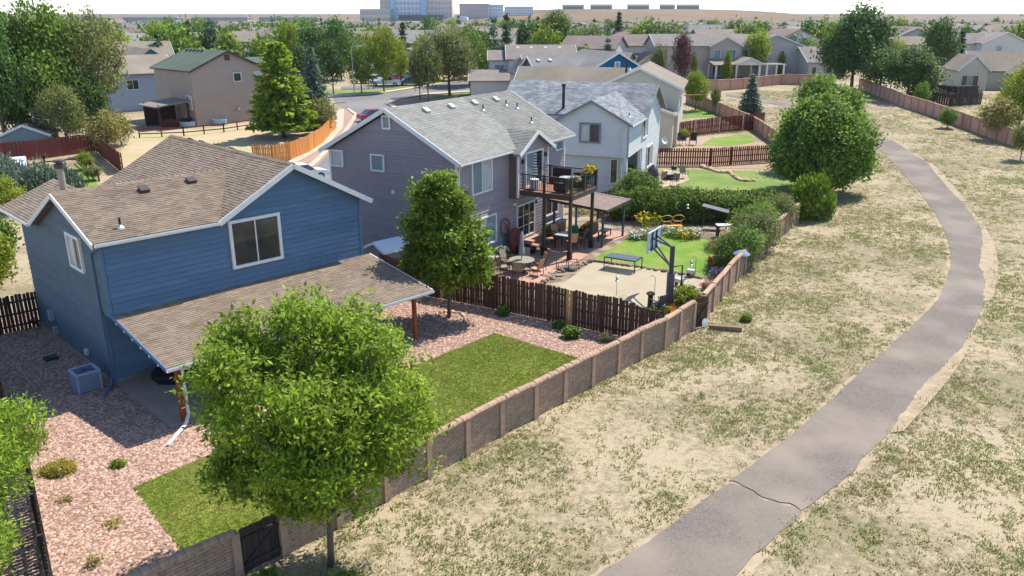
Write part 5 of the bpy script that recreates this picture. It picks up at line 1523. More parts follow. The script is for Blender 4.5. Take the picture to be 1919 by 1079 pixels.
def put_tree(kind, loc, w, h, label, group=None, name=None, rz=None, cat='tree', bark=None):
    if kind not in PROTO:
        o = KINDS[kind](); PROTO[kind] = o; first = True
        bb = np.array([c[:] for ch in o.children if ch.name.startswith('crown') for c in ch.bound_box])
        DIM[kind] = (float((bb[:, 0].max() - bb[:, 0].min() + bb[:, 1].max() - bb[:, 1].min()) / 2 * .93), float(bb[:, 2].max() * .97))
    else:
        o = copy_tree(PROTO[kind]); first = False
    W_, H_ = DIM[kind]
    o.location = loc
    o.scale = (w / W_, w / W_, h / H_)
    o.rotation_euler = (0, 0, g.uniform(0, 6.28) if rz is None else rz)
    if name: o.name = name
    tag(o, label, cat, group)
    if not group and 'group' in o: del o['group']
    return o
for kind, px_loc, w, h, label in [
    ('big2', (-53.16, 84.59, 0.61), 8.44, 15.91, 'tall broad cottonwood at the far left edge'),
    ('big1', (-50.15, 88.43, 0.71), 9.68, 15.63, 'tall leafy cottonwood second from the left edge'),
    ('bigsage', (-46.83, 91.88, 0.80), 8.52, 14.27, 'leafy grey-green tree at right end of the left grove'),
    ('big2', (-52.63, 87.11, 0.68), 6.94, 9.92, 'dark leafy tree standing lower in front of the left grove'),
    ('big2', (-46.78, 89.10, 0.73), 5.62, 7.89, 'dark leafy tree between the aspen and olive shrubs'),
    ('blue1', (-49.17, 84.59, 0.61), 3.71, 5.36, 'dark blue spruce behind garden shed'),
    ('bigsage', (-46.69, 84.59, 0.61), 4.84, 7.13, 'pale aspen with white trunk behind the brown fence'),
    ('olive1', (-41.62, 82.79, 0.57), 4.41, 4.80, 'greyish olive shrub beside the dirt yard'),
    ('olive1', (-42.93, 88.43, 0.71), 3.52, 4.00, 'dusty olive shrub left of the porch'),
    ('fir1', (-26.40, 93.34, 0.83), 8.34, 10.66, 'bright green layered tree right of the pinkish-beige house'),
    ('blue1', (-24.33, 100.45, 1.01), 5.96, 9.55, 'blue-grey spruce at the street corner behind the layered tree'),
    ('olive1', (-22.63, 96.38, 0.91), 3.82, 4.34, 'round olive bush at the end of the orange fence'),
    ('dark1', (-29.47, 135.45, 2.06), 5.46, 8.91, 'dark street tree left of the lamp post'),
    ('mid1', (-24.80, 135.45, 2.06), 4.93, 8.49, 'rounded street tree just right of the lamp post'),
    ('bigyel', (-21.43, 137.67, 2.13), 6.44, 11.26, 'tall yellow-green street tree beside the white pickup'),
    ('yel1', (-19.93, 148.14, 2.44), 4.32, 8.34, 'small yellow-green tree behind the parked cars'),
    ('bigsage', (-10.06, 132.60, 1.98), 10.19, 11.04, 'broad willow-like tree on the corner lawn'),
    ('sage1', (-12.86, 125.95, 1.78), 5.09, 10.12, 'slim grey-green birch left of the corner willow'),
    ('sage1', (-14.31, 127.23, 1.82), 3.73, 8.52, 'second thin birch on the rocky corner'),
    ('big1', (-7.63, 148.14, 2.44), 9.12, 10.52, 'green tree behind the corner willow beside garage house'),
    ('dark2', (-33.01, 159.73, 2.55), 7.75, 11.98, 'dark round tree behind the street trees'),
    ('dark1', (-38.80, 162.40, 2.56), 8.40, 10.57, 'dusky tree above the blue-grey spruce'),
    ('yel2', (-42.83, 159.73, 2.55), 4.65, 11.21, 'narrow yellow-green tree above the layered tree'),
    ('pine1', (-23.78, 182.11, 2.65), 4.93, 10.16, 'dark pine between far roofs and the pickup'),
    ('dark2', (-20.18, 207.12, 2.77), 6.39, 11.89, 'dark upright tree above the street centre'),
    ('yel1', (-17.00, 159.73, 2.55), 4.96, 9.07, 'yellow-tipped tree behind the birches'),
    ('big1', (12.26, 231.46, 2.88), 9.81, 13.58, 'large round green tree above the garage house'),
    ('sage1', (20.05, 207.12, 2.77), 9.33, 10.38, 'pale green tree above the bright blue house'),
    ('pine1', (27.44, 216.23, 2.81), 6.11, 12.31, 'dark pine above the bright blue gable'),
    ('yel2', (30.97, 207.12, 2.77), 6.39, 9.63, 'yellow-green tree left of the porch house'),
    ('mid2', (16.05, 216.23, 2.81), 6.95, 8.65, 'mid green tree left of the pale one above teal roof'),
    ('dark1', (-1.41, 231.46, 2.88), 5.94, 10.80, 'dark narrow tree behind the garage house'),
    ('plum1', (29.31, 143.13, 2.29), 3.90, 9.94, 'purple-leaved plum tree before the porch house'),
    ('sage1', (25.74, 145.59, 2.37), 3.40, 7.63, 'pale young tree above the cream roof'),
    ('mid2', (34.43, 157.15, 2.53), 1.83, 5.67, 'small green shrub on the porch house wall'),
    ('bigyel', (26.09, 116.01, 1.48), 4.40, 5.83, 'round yellow-green tree beside the swing set'),
    ('sage1', (28.19, 113.36, 1.40), 1.63, 3.87, 'thin young tree right of the swing set'),
    ('blue1', (32.67, 111.83, 1.35), 4.40, 5.42, 'full blue spruce behind the dark red fence'),
    ('yel2', (49.03, 166.57, 2.58), 5.92, 9.27, 'light green tree hiding the light grey house'),
    ('cone1', (41.49, 159.73, 2.55), 2.48, 5.54, 'clipped cone shrub before the gabled back porch'),
    ('cone1', (54.55, 168.00, 2.58), 2.17, 4.99, 'clipped cone shrub before the low grey house'),
    ('big2', (57.78, 139.96, 2.20), 12.27, 14.25, 'huge dark cottonwood at the head of the greenbelt'),
    ('big1', (55.18, 141.52, 2.25), 6.43, 10.84, 'leafy tree at the left foot of the huge cottonwood'),
    ('yel2', (64.42, 139.96, 2.20), 4.36, 8.83, 'yellow-green tree among the dark pines'),
    ('dark1', (60.04, 134.01, 2.02), 8.28, 7.89, 'dark pine nearest the huge cottonwood'),
    ('big2', (61.27, 127.23, 1.82), 9.79, 8.36, 'broad dark pine behind the right block wall'),
    ('pine1', (65.67, 131.22, 1.94), 5.98, 7.05, 'dark pine at right end of the pine group'),
    ('dark1', (82.20, 159.73, 2.55), 7.75, 11.79, 'dark cypress-like tree right of the cream back house'),
    ('pine1', (87.22, 162.40, 2.56), 5.25, 8.79, 'dark conifer left of the white gable house'),
    ('mid1', (60.00, 119.91, 1.60), 2.98, 3.74, 'round green bush behind the right block wall'),
    ('bigyel', (59.06, 94.46, 0.86), 6.56, 9.11, 'leafy tree at the right edge before the mint cottage'),
    ('olive1', (55.28, 91.88, 0.80), 5.17, 5.08, 'yellowish shrub spilling over the right wall'),
    ('sage1', (50.84, 79.94, 0.50), 2.67, 4.08, 'grey-green shrub at the right edge by the wall end'),
    ('mid1', (54.00, 100.45, 1.01), 2.65, 2.64, 'low bush behind the right wall pilasters'),
]:
    nm = 'shrub' if 'shrub' in label or 'bush' in label else ('conifer_tree' if kind in ('blue1', 'pine1', 'cone1') else 'leafy_tree')
    put_tree(kind, px_loc, w, h, label, name=nm, cat='shrub' if nm == 'shrub' else 'tree')

# shrubs close by
LM_SHRUB = leaf_mat('lilac_leaf', (.072, .125, .030), .45, .3)
tree('lilac_bush', 'round green bush against the white house wall', (9.6, 60.6, 0), [(0, 0, 1.3, 1.7, 1.5, 1.35), (-.9, 0, 1.0, 1.0, 1.0, 1.0), (.9, -.1, 1.1, 1.1, 1.0, 1.1), (.1, 0, 2.2, 1.0, 1.0, .75)], LM_SHRUB, M_BARK, g, 900, 12, .2, .19, .1, r0=.06, trunk_h=.2, cat='shrub')
for nm, lb, loc, s_, mt in [('garden_shrub', 'dark leafy shrub on the garden wall, nearest the umbrella chairs', (13.3, 45.4, 0), 1.0, LM_SHRUB), ('garden_shrub', 'grey-green shrub in the middle of the garden wall', (15.2, 48.6, 0), 1.15, LMB['sage']),
                             ('garden_shrub', 'bright green shrub beside the garden wall shade sail', (16.0, 51.5, 0), 1.05, LMB['mid']), ('garden_shrub', 'leafy shrub at the far end of the garden wall', (18.2, 54.3, 0), 1.0, LMB['sage'])]:
    tree(nm, lb, loc, [(0, 0, 1.1 * s_, 1.3 * s_, 1.3 * s_, 1.1 * s_), (.7, .6, 1.5 * s_, .9, .9, .8), (-.6, -.7, 1.2 * s_, .9, .9, .9), (.3, -.6, 1.9 * s_, .7, .7, .55)], mt, M_BARK, g, 620, 11, .17, .17, .085, r0=.05, trunk_h=.2, cat='shrub')
# the big vine-covered hedge over the garden fence
LM_VINE = leaf_mat('vine_leaf', (.070, .115, .022), .5, .25)
hl_ = [(x, y, z, rx, 1.1, rz2) for x, y, z, rx, rz2 in ((-5.6, 0, 1.1, .9, .8), (-4.2, -.1, 1.3, 1.3, 1.0), (-2.2, -.2, 1.2, 1.4, 1.15), (-.2, -.4, 1.15, 1.4, 1.1), (1.6, -.3, 1.2, 1.2, .9), (3.2, 0, 1.2, .9, .7), (4.8, .2, 1.3, 1.0, .65), (6.3, .3, 1.0, .8, .6))]
tree('hedge', 'wide dark vine hedge draped over the garden fence', (13.6, 57.2, 0), hl_, LM_VINE, M_BARK, g, 2300, 11, .2, .26, .1, r0=.06, trunk_h=.3, cat='hedge', droop=.6, lo=.6, bump=.25)
# junipers behind the blue house
for k, (loc, s_, lb) in enumerate([((-40.66, 64.57, 0.11), 1.0, 'blue-green juniper at the left edge behind blue roof'), ((-38.16, 63.84, 0.10), 1.1, 'blue-green juniper behind the flue'), ((-36.81, 64.57, 0.11), .8, 'low juniper beside the back lawn'), ((-43.71, 68.08, 0.20), .9, 'juniper below metal shelter')]):
    upright_bush('juniper', lb, loc, [(-1.2 * s_, 0, 1.0, 1.3 * s_, 1.2, 1.2 * s_), (.9 * s_, .2, .9, 1.2 * s_, 1.2, 1.1 * s_), (0, .3, 1.5, 1.0 * s_, 1.0, 1.1 * s_)], LMB['blue'], 420, .4, .1, 10, .16)
put_tree('yel1', (-40.17, 75.25, 0.38), 2.0, 1.8, 'yellow-green round shrub inside the rail fence', name='shrub', cat='shrub')
put_tree('yel1', (-38.03, 59.02, 0.00), 3.2, 3.0, 'yellow-green shrub at left edge below junipers', name='shrub', cat='shrub')
put_tree('sage1', (-37.24, 70.61, 0.27), 1.8, 1.4, 'silvery sage shrub at the back lawn corner', name='shrub', cat='shrub')
put_tree('yel2', (-26.5, 38.5, 0), 3.2, 4.4, 'leafy shrub behind the side yard fence', name='shrub', cat='shrub')
put_tree('mid1', (-28.5, 42.0, 0), 3.6, 5.0, 'green shrub beyond the blue house front corner', name='shrub', cat='shrub')

# ------------------------------------------------------------------ deck of the purple house
M_DECKF = material('deck_boards', S(150, 108, 90), .85, S(126, 88, 72), scale=3, objvar=.12, stretch=(.3, 3, 1))
DK = frame('raised_deck', 'raised brown timber deck with black baluster rails on the purple house', 'deck', (-3.06, 43.9), 30.7)
dx0, dx1, dy0, dy1, dz_ = 5.65, 9.2, -4.3, -.75, 4.0
nb = 25
for i in range(nb):
    y = dy0 + (dy1 - dy0) * i / nb
    MB().box(dx0, dx1, y + .004, y + (dy1 - dy0) / nb - .004, dz_ - .035, dz_).build('deck_board', M_DECKF, DK)
for a, b in (((dx0, dy0), (dx1, dy0)), ((dx0, dy1), (dx0, dy0)), ((dx1, dy1), (dx1, dy0))):
    MB().bar((a[0], a[1], dz_ - .17), (b[0], b[1], dz_ - .17), .06, .27).build('rim_beam', M_DKBROWN, DK)
for i in range(7):
    x = dx0 + .3 + i * .5
    MB().box(x - .02, x + .02, dy0 + .05, dy1, dz_ - .25, dz_ - .045).build('joist', M_DKBROWN, DK)
for x, y in ((5.75, -4.2), (5.77, -2.42), (8.9, -4.15)):
    p = MB().box(x - .085, x + .085, y - .085, y + .085, .05, dz_ - .03).build('post', M_DKBROWN, DK)
    MB().box(x - .13, x + .13, y - .13, y + .13, .05, .55).build('post_base', M_BLACK, p)
for x, y in ((5.7, -4.25), (5.7, -2.42), (9.15, -4.25), (7.45, -4.25), (9.15, -1.0)):
    MB().box(x - .07, x + .07, y - .07, y + .07, dz_ - .02, dz_ + 1.08).build('rail_post', M_DKBROWN, DK)
for a, b in (((dx0 + .05, dy1), (dx0 + .05, dy0 + .05)), ((dx0 + .05, dy0 + .05), (dx1 - .05, dy0 + .05)), ((dx1 - .05, dy0 + .05), (dx1 - .05, dy1 + .1))):
    a, b = Vector((*a, 0)), Vector((*b, 0))
    MB().bar(a + Z_ * (dz_ + 1.0), b + Z_ * (dz_ + 1.0), .07, .05).build('handrail', M_BLACK, DK)
    MB().bar(a + Z_ * (dz_ + .1), b + Z_ * (dz_ + .1), .05, .04).build('bottom_rail', M_BLACK, DK)
    k = int((b - a).length / .13)
    for i in range(1, k):
        p = a.lerp(b, i / k)
        MB().box(p.x - .011, p.x + .011, p.y - .011, p.y + .011, dz_ + .1, dz_ + 1.0).build('baluster', M_BLACK, DK)

def local(fr, x, y, z=0.):
    rz = fr.rotation_euler[2]
    return (fr.location.x + x * math.cos(rz) - y * math.sin(rz), fr.location.y + x * math.sin(rz) + y * math.cos(rz), z)
PHR = PH.rotation_euler[2]

# ------------------------------------------------------------------ furniture
M_SLING = material('tan_sling', S(196, 150, 112), .85, S(180, 134, 98), scale=6)
M_SLING2 = material('olive_sling', S(146, 136, 116), .85, S(130, 120, 102), scale=6)
M_WICK = material('dark_wicker', S(72, 58, 52), .85, S(50, 40, 36), scale=30, bump=.5, bscale=90)
M_BRONZE = material('bronze_frame', S(66, 50, 42), .5)
def patio_chair(label, loc, rz, fab, group=None, seat_h=.43, name='patio_chair', s_=1.):
    """sling chair facing local +y"""
    t = thing(name, label, 'chair', loc, rz, group, s_)
    h = seat_h
    m = MB(); m.slab([(-.25, -.22, h), (.25, -.22, h), (.25, .26, h + .03), (-.25, .26, h + .03)], (0, 0, -.025)); m.build('seat', fab, t)
    m = MB(); m.slab([(-.25, -.22, h), (-.25, -.42, h + .58), (.25, -.42, h + .58), (.25, -.22, h)], (0, .025, .0)); m.build('backrest', fab, t)
    for x in (-.28, .28):
        MB().tube([(x, -.3, 0), (x, -.24, h + .02), (x, -.44, h + .62)], .018, 6).build('rear_leg', M_BRONZE, t)
        MB().tube([(x, .28, 0), (x, .27, h + .22)], .018, 6).build('front_leg', M_BRONZE, t)
        MB().bar((x, -.3, h + .23), (x, .3, h + .24), .05, .03).build('armrest', M_BRONZE, t)
    MB().bar((-.28, .27, h), (.28, .27, h), .03).build('front_bar', M_BRONZE, t)
    return t
T1 = Vector(local(PH, 2.2, -2.9, .05))
tb = thing('patio_table', 'round glass-topped patio table with umbrella hole', 'table', tuple(T1))
MB().lathe([(.0, .70), (.72, .70), (.75, .715), (.75, .73), (.72, .74), (.0, .74)], 28).build('table_top', material('mottled_table_top', S(146, 140, 122), .5, S(126, 120, 104), scale=8), tb)
MB().tube([(0, 0, .0), (0, 0, .7)], .06, 10).build('pedestal', M_BRONZE, tb)
for k in range(4):
    a = k * math.pi / 2 + .4
    MB().bar((0, 0, .06), (math.cos(a) * .45, math.sin(a) * .45, .02), .06, .04).build('foot', M_BRONZE, tb)
names = ['sling chair at round table, nearest the steps', 'olive sling chair at round table, by the red disc', 'sling chair at round table, on the far left', 'blue-grey shaded sling chair at round table by fence', 'tan sling chair at round table, front middle', 'tan sling chair at round table, front right']
for k, n_ in enumerate(names):
    a = PHR + k * math.pi / 3 + .35
    q = T1 + Vector((math.cos(a), math.sin(a), 0)) * 1.12
    patio_chair(n_, tuple(q), a + math.pi / 2, M_SLING if k in (4, 5) else M_SLING2, 'chairs at the round patio table')
# closed umbrella through the table
um = thing('patio_umbrella', 'closed grey patio umbrella standing at the round table', 'umbrella', tuple(T1))
MB().tube([(0, 0, .0), (0, 0, 2.45)], .022, 8).build('pole', M_BRONZE, um)
def folded(n, z0, z1, r, tw=.03):
    m = MB(); V_ = []
    zs = [(z0, r), (z0 + .12, r * .95), ((z0 + z1) / 2, r * .62), (z1 - .25, r * .62), (z1 - .1, r * .3), (z1, .02)]
    for z, rr in zs:
        for k in range(n):
            q = rr * (1 if k % 2 else .62)
            V_.append((q * math.cos(6.283 * k / n), q * math.sin(6.283 * k / n), z))
    F_ = [(i * n + k, i * n + (k + 1) % n, (i + 1) * n + (k + 1) % n, (i + 1) * n + k) for i in range(len(zs) - 1) for k in range(n)]
    F_ += [tuple(range(n - 1, -1, -1)), tuple(range((len(zs) - 1) * n, len(zs) * n))]
    return m.add(V_, F_)
folded(16, 1.05, 2.42, .2).build('canopy', material('grey_canvas', S(150, 150, 150), .9), um, smooth=True)
# bar-height set below the deck edge
T2 = Vector(local(PH, 8.0, -2.7, .05))
tb = thing('bar_table', 'square bar-height glass table under the deck', 'table', tuple(T2), PHR)
MB().box(-.5, .5, -.5, .5, .88, .91).build('table_top', M_GLASS_L, tb)
for x in (-.42, .42):
    for y in (-.42, .42): MB().box(x - .025, x + .025, y - .025, y + .025, 0, .88).build('leg', M_BRONZE, tb)
for k, (a, n_) in enumerate([(-2.2, 'tan high sling chair in front of bar table, left one'), (-1.0, 'tan high sling chair in front of bar table, right one'), (1.0, 'tan high sling chair behind bar table, right one'), (2.3, 'tan high sling chair behind bar table, left one')]):
    q = T2 + Vector((math.cos(a + PHR), math.sin(a + PHR), 0)) * 1.0
    patio_chair(n_, tuple(q), a + PHR + math.pi / 2, M_SLING, 'high chairs at the bar table', .66, 'bar_chair')
# steel gazebo
GZ = frame('gazebo', 'brown flat-roofed steel gazebo on the patio beside the deck', 'gazebo', (-3.06, 43.9), 30.7)
M_GZ = material('taupe_canopy', S(128, 108, 96), .85, S(112, 94, 84), scale=2)
M_GZP = material('slate_post', S(74, 80, 88), .5)
for x, y in ((9.4, -4.7), (12.6, -4.75), (12.7, -1.2), (9.4, -1.2)): MB().box(x - .06, x + .06, y - .06, y + .06, .05, 2.45).build('post', M_GZP, GZ)
m = MB(); m.slab([(9.1, -5.05, 2.5), (12.9, -5.05, 2.5), (12.9, -.95, 2.78), (9.1, -.95, 2.78)], (0, 0, -.05)); m.build('canopy', M_GZ, GZ)
for a, b in (((9.08, -5.1), (12.92, -5.1)), ((9.08, -5.1), (9.08, -.95)), ((12.92, -5.1), (12.92, -.95))):
    zz = lambda y: 2.47 + (y + 5.1) * .067
    MB().bar((a[0], a[1], zz(a[1])), (b[0], b[1], zz(b[1])), .05, .16).build('edge_beam', M_WHITE if b[0] > 12 and a[0] > 12 else M_DKBROWN, GZ)
# sofa with orange cushions
sf_ = thing('garden_sofa', 'dark wicker sofa with orange cushions under the gazebo', 'sofa', local(PH, 11.6, -2.5, .05), PHR + math.pi)
M_OR = material('orange_cushion', S(226, 140, 40), .9, S(206, 120, 30), scale=5)
MB().box(-.95, .95, -.38, .38, .1, .36).build('base', M_WICK, sf_)
MB().box(-.95, .95, .3, .45, .36, .82).build('back', M_WICK, sf_)
for x in (-1.02, .88): MB().box(x, x + .14, -.4, .45, .1, .62).build('armrest', M_WICK, sf_)
for x in (-.86, 0.02): MB().box(x, x + .84, -.36, .28, .37, .5).build('seat_cushion', M_OR, sf_)
for x in (-.86, 0.02): MB().box(x, x + .84, .14, .29, .52, .92).build('back_cushion', M_OR, sf_)
for x in (-.55, .5): MB().lathe([(.02, -.3), (.13, -.27), (.16, 0), (.13, .27), (.02, .3)], 12).build('bolster', material('cream_cushion', S(226, 208, 180), .9), sf_).matrix_local = __import__('mathutils').Matrix.Translation((x, .02, .66)) @ __import__('mathutils').Euler((0, R(90), 0)).to_matrix().to_4x4()
cf = thing('coffee_table', 'dark low coffee table before the orange sofa', 'table', local(PH, 12.0, -3.7, .05), PHR)
MB().box(-.5, .5, -.3, .3, .38, .43).build('table_top', M_BLACK, cf)
for x in (-.44, .44):
    for y in (-.24, .24): MB().box(x - .03, x + .03, y - .03, y + .03, 0, .38).build('leg', M_BLACK, cf)
dt = thing('dining_table', 'dark dining table with bench at the front of the gazebo', 'table', local(PH, 9.9, -3.6, .05), PHR)
MB().box(-.6, .6, -.45, .45, .7, .75).build('table_top', M_GLASS_D, dt)
for x in (-.52, .52):
    for y in (-.37, .37): MB().box(x - .035, x + .035, y - .035, y + .035, 0, .7).build('leg', M_BLACK, dt)
gb = thing('garden_bag', 'bright green upright garden bag under the gazebo', 'bag', local(PH, 10.3, -2.3, .05), PHR)
MB().lathe([(.2, 0), (.26, .05), (.27, .6), (.24, .85), (.2, .86)], 14).build('body', material('green_vinyl', S(16, 140, 70), .5), gb)
for y in (-.12, .12): MB().tube([(-.1, y, .82), (-.06, y, 1.0), (.06, y, 1.0), (.1, y, .82)], .012, 6).build('handle', M_BLACK, gb)
bt = thing('side_counter', 'long pale-topped outdoor counter against the purple wall', 'counter', local(PH, 10.6, -.75, .05), PHR)
MB().box(-1.0, 1.0, -.35, .35, .86, .92).build('counter_top', material('grey_counter', S(140, 148, 152), .5), bt)
MB().box(-.9, .9, -.28, .28, .0, .86).build('cabinet', material('tan_cabinet', S(150, 112, 84), .8), bt)
# red disc leaning on the wall
rd = thing('red_disc_table', 'large dark red round table top leaning against the purple wall', 'table top', local(PH, 5.5, -.62, .05), PHR)
q = MB().lathe([(.0, -.03), (.78, -.03), (.8, 0), (.78, .03), (.0, .03)], 32).build('disc', material('oxblood_lacquer', S(120, 44, 38), .45, S(96, 34, 30), scale=4), rd)
q.location = (0, 0, .78); q.rotation_euler = (R(78), 0, 0)
MB().box(-.3, .3, -.28, -.2, 0, .5).build('foot', M_BLACK, rd)
# pots
def pot(label, loc, r, h, mat, plant=None, col=None, name='planter', n=60):
    t = thing(name, label, 'planter', loc)
    MB().lathe([(r * .7, 0), (r * .95, h * .6), (r, h), (r * 1.08, h), (r * 1.08, h * .92), (r * .85, h * .88), (0, h * .85)], 16).build('pot', mat, t)
    if plant:
        tips = crown_tips([(0, 0, h + r * .6, r * 1.25, r * 1.25, r * .8)], n, g, .3)
        V_, F_ = leaf_cloud(tips, 7, r * .25, r * .5, r * .22, g)
        link(bpy.data.objects.new('foliage', fast_mesh('foliage', V_, F_, plant)), t)
    if col:
        tips = crown_tips([(0, 0, h + r * .75, r * 1.3, r * 1.3, r * .75)], n, g, .8)
        V_, F_ = leaf_cloud(tips, 5, r * .1, r * .28, r * .24, g, up=1.)
        link(bpy.data.objects.new('blossom', fast_mesh('blossom', V_, F_, col)), t)
    return t
PC = {k: material('petal_' + k, v, .7, island=.15, transl=.3) for k, v in dict(yellow=S(240, 206, 60), orange=S(236, 132, 40), white=S(236, 232, 226), pink=S(214, 110, 140), red=S(200, 36, 40), purple=S(130, 90, 160)).items()}
pot('black planter of pale flowers beside the pink chest', local(PH, 3.5, -.8, .05), .28, .5, M_BLACK, LM_SHRUB, PC['white'])
pot('dark pot on the patio step', local(PH, 6.2, -.9, .05), .27, .32, M_BLACK)
pot('black pot below the patio step', local(PH, 6.0, -1.5, .05), .24, .3, M_BLACK)
pot('black planter with yellow-green plant beside the patio door', local(PH, 9.3, -.8, .05), .3, .5, M_BLACK, LMB['yel'], PC['yellow'])
pot('small black pot at the deck post', local(PH, 6.1, -2.2, .05), .18, .3, M_BLACK, LM_SHRUB)
cs = thing('storage_chest', 'faded pink wooden chest below the purple house window', 'chest', local(PH, 2.5, -.75, .05), PHR)
MB().box(-.4, .4, -.25, .25, .02, .42).build('body', material('faded_pink_wood', S(176, 126, 120), .8, S(150, 104, 100), scale=5), cs)
MB().box(-.43, .43, -.28, .28, .43, .5).build('lid', material('faded_lid', S(160, 150, 140), .8), cs)
wr = thing('wall_wreath', 'twig wreath ornament hung on the purple wall', 'wreath', local(PH, 5.0, -.05, 1.75), PHR)
for r_ in (.5, .42, .56):
    MB().tube([(r_ * math.cos(a) + .03 * math.sin(5 * a), -.05, r_ * math.sin(a)) for a in np.linspace(0, 6.283, 26)], .02, 5).build('twig_ring', material('twig', S(120, 96, 84), .9), wr)
MB().tube([(-.12, -.08, .25), (.1, -.1, .12), (.02, -.08, -.2)], .04, 6).build('bow', PC['red'], wr)

# on the deck
for k, (x, y, a, n_) in enumerate([(6.5, -3.2, 0, 'dark wicker armchair on the deck, nearest the house corner'), (8.4, -3.5, 2.2, 'dark wicker armchair on the deck, by the outer corner')]):
    t = thing('wicker_chair', n_, 'chair', local(PH, x, y, dz_), PHR + a)
    MB().box(-.34, .34, -.32, .32, .08, .4).build('seat', M_WICK, t)
    MB().box(-.34, .34, -.42, -.3, .1, .85).build('backrest', M_WICK, t)
    for s_ in (-.4, .3): MB().box(s_, s_ + .1, -.4, .34, .1, .6).build('armrest', M_WICK, t)
    MB().box(-.3, .3, -.28, .3, .41, .5).build('cushion', material('grey_cushion', S(120, 112, 106), .9), t)
t = thing('deck_table', 'small pale-topped table in the middle of the deck', 'table', local(PH, 7.5, -3.0, dz_), PHR)
MB().lathe([(0, .68), (.45, .68), (.46, .7), (.45, .72), (0, .72)], 20).build('table_top', M_GLASS_L, t)
for k in range(4):
    a = k * 1.571 + .6; MB().bar((math.cos(a) * .3, math.sin(a) * .3, .68), (math.cos(a) * .36, math.sin(a) * .36, 0), .03).build('leg', M_BLACK, t)
t = thing('deck_bench', 'dark wicker loveseat with its back to the far deck rail', 'bench', local(PH, 8.7, -1.9, dz_), PHR + math.pi / 2)
MB().box(-.6, .6, -.3, .3, .08, .42).build('seat', M_WICK, t)
MB().box(-.62, .62, -.42, -.3, .1, .95).build('backrest', M_WICK, t)
pot('long planter of yellow flowers at the outer deck corner', local(PH, 9.0, -3.9, dz_ + .62), .3, .25, M_BLACK, LM_SHRUB, PC['yellow'])
pot('planter of orange and yellow flowers on the deck front rail', local(PH, 8.1, -4.1, dz_ + .62), .26, .22, M_BLACK, LM_SHRUB, PC['orange'])
pot('planter of pale flowers at the deck corner post', local(PH, 6.4, -4.1, dz_ + .5), .25, .22, M_BLACK, LMB['sage'], PC['white'])
us = thing('striped_umbrella', 'closed black and white striped umbrella beside upper door', 'umbrella', local(PH, 6.7, -1.25, dz_), PHR)
MB().tube([(0, 0, 0), (0, 0, 2.35)], .02, 8).build('pole', M_WHITE, us)
zs = np.linspace(.75, 2.3, 19)
for i in range(18):
    t0_, t1_ = i / 18, (i + 1) / 18
    ra = lambda t: .16 * (1 - .75 * t ** 1.6) + .02 * math.sin(t * 9)
    n = 12; V_ = []
    for z, t_ in ((zs[i], t0_), (zs[i + 1], t1_)):
        for k in range(n):
            q_ = ra(t_) * (1 if k % 2 else .65)
            V_.append((q_ * math.cos(6.283 * k / n), q_ * math.sin(6.283 * k / n), z))
    m = MB().add(V_, [(k, (k + 1) % n, (k + 1) % n + n, k + n) for k in range(n)])
    m.build('stripe', M_WHITE if i % 2 else M_BLACK, us)
st = thing('striped_stool', 'white and grey striped round stool at the deck edge', 'stool', local(PH, 6.15, -1.5, dz_), 0)
for i in range(16):
    a0_, a1_ = 6.283 * i / 16, 6.283 * (i + 1) / 16
    MB().prism([(0, 0), (.26 * math.cos(a0_), .26 * math.sin(a0_)), (.26 * math.cos(a1_), .26 * math.sin(a1_))], .02, .62).build('panel', M_WHITE if i % 2 else M_GREYTRIM, st)
MB().lathe([(0, .62), (.28, .62), (.27, .68), (0, .69)], 18).build('seat', M_WHITE, st)

# ------------------------------------------------------------------ court and garden
bt = thing('steel_table', 'long black slatted steel table on the sport court', 'table', (0, 0, 0))
tl = [Vector((5.39, 44.83, 0.00)), Vector((7.03, 43.86, 0.00)), Vector((7.59, 44.76, 0.00)), Vector((5.91, 45.65, 0.00))]
for p in tl: MB().box(p.x - .025, p.x + .025, p.y - .025, p.y + .025, .06, .78).build('leg', M_BLACK, bt)
M_STEEL = material('grey_steel_slat', S(92, 98, 106), .5)
for k in range(9):
    f = (k + .5) / 9
    a, b = tl[0].lerp(tl[3], f), tl[1].lerp(tl[2], f)
    MB().bar(a + Z_ * .8, b + Z_ * .8, .085, .03).build('slat', M_STEEL, bt)
for a, b in ((0, 1), (1, 2), (2, 3), (3, 0)): MB().bar(tl[a] + Z_ * .775, tl[b] + Z_ * .775, .04, .05).build('frame', M_BLACK, bt)
bh = thing('basketball_hoop', 'tall grey basketball hoop with glass backboard on the court', 'basketball hoop', (7.96, 38.2, 0))
M_POLE = material('grey_pole', S(70, 66, 66), .5)
MB().box(-.1, .1, -.1, .1, .05, 3.3).build('pole', M_POLE, bh)
MB().box(-.16, .16, -.16, .16, .05, 1.9).build('pole_pad', material('grey_pad', S(92, 84, 86), .7), bh)
b0, b1 = Vector((-.95, 1.75, 0)), Vector((-.02, 3.3, 0))
ud = (b1 - b0).normalized(); nd = Vector((ud.y, -ud.x, 0))
bb = MB(); bb.slab([b0 + Z_ * 2.42, b1 + Z_ * 2.42, b1 + Z_ * 3.45, b0 + Z_ * 3.45], nd * .02)
gl = material('clear_backboard', (.42, .5, .52), .1, spec=.6)
bbo = bb.build('backboard', gl, bh)
for p, q in ((b0 + Z_ * 2.42, b1 + Z_ * 2.42), (b1 + Z_ * 2.42, b1 + Z_ * 3.45), (b1 + Z_ * 3.45, b0 + Z_ * 3.45), (b0 + Z_ * 3.45, b0 + Z_ * 2.42)):
    MB().bar(p + nd * .012, q + nd * .012, .07, .07).build('board_frame', material('pale_frame', S(190, 196, 196), .5), bbo)
cm_ = (b0 + b1) / 2
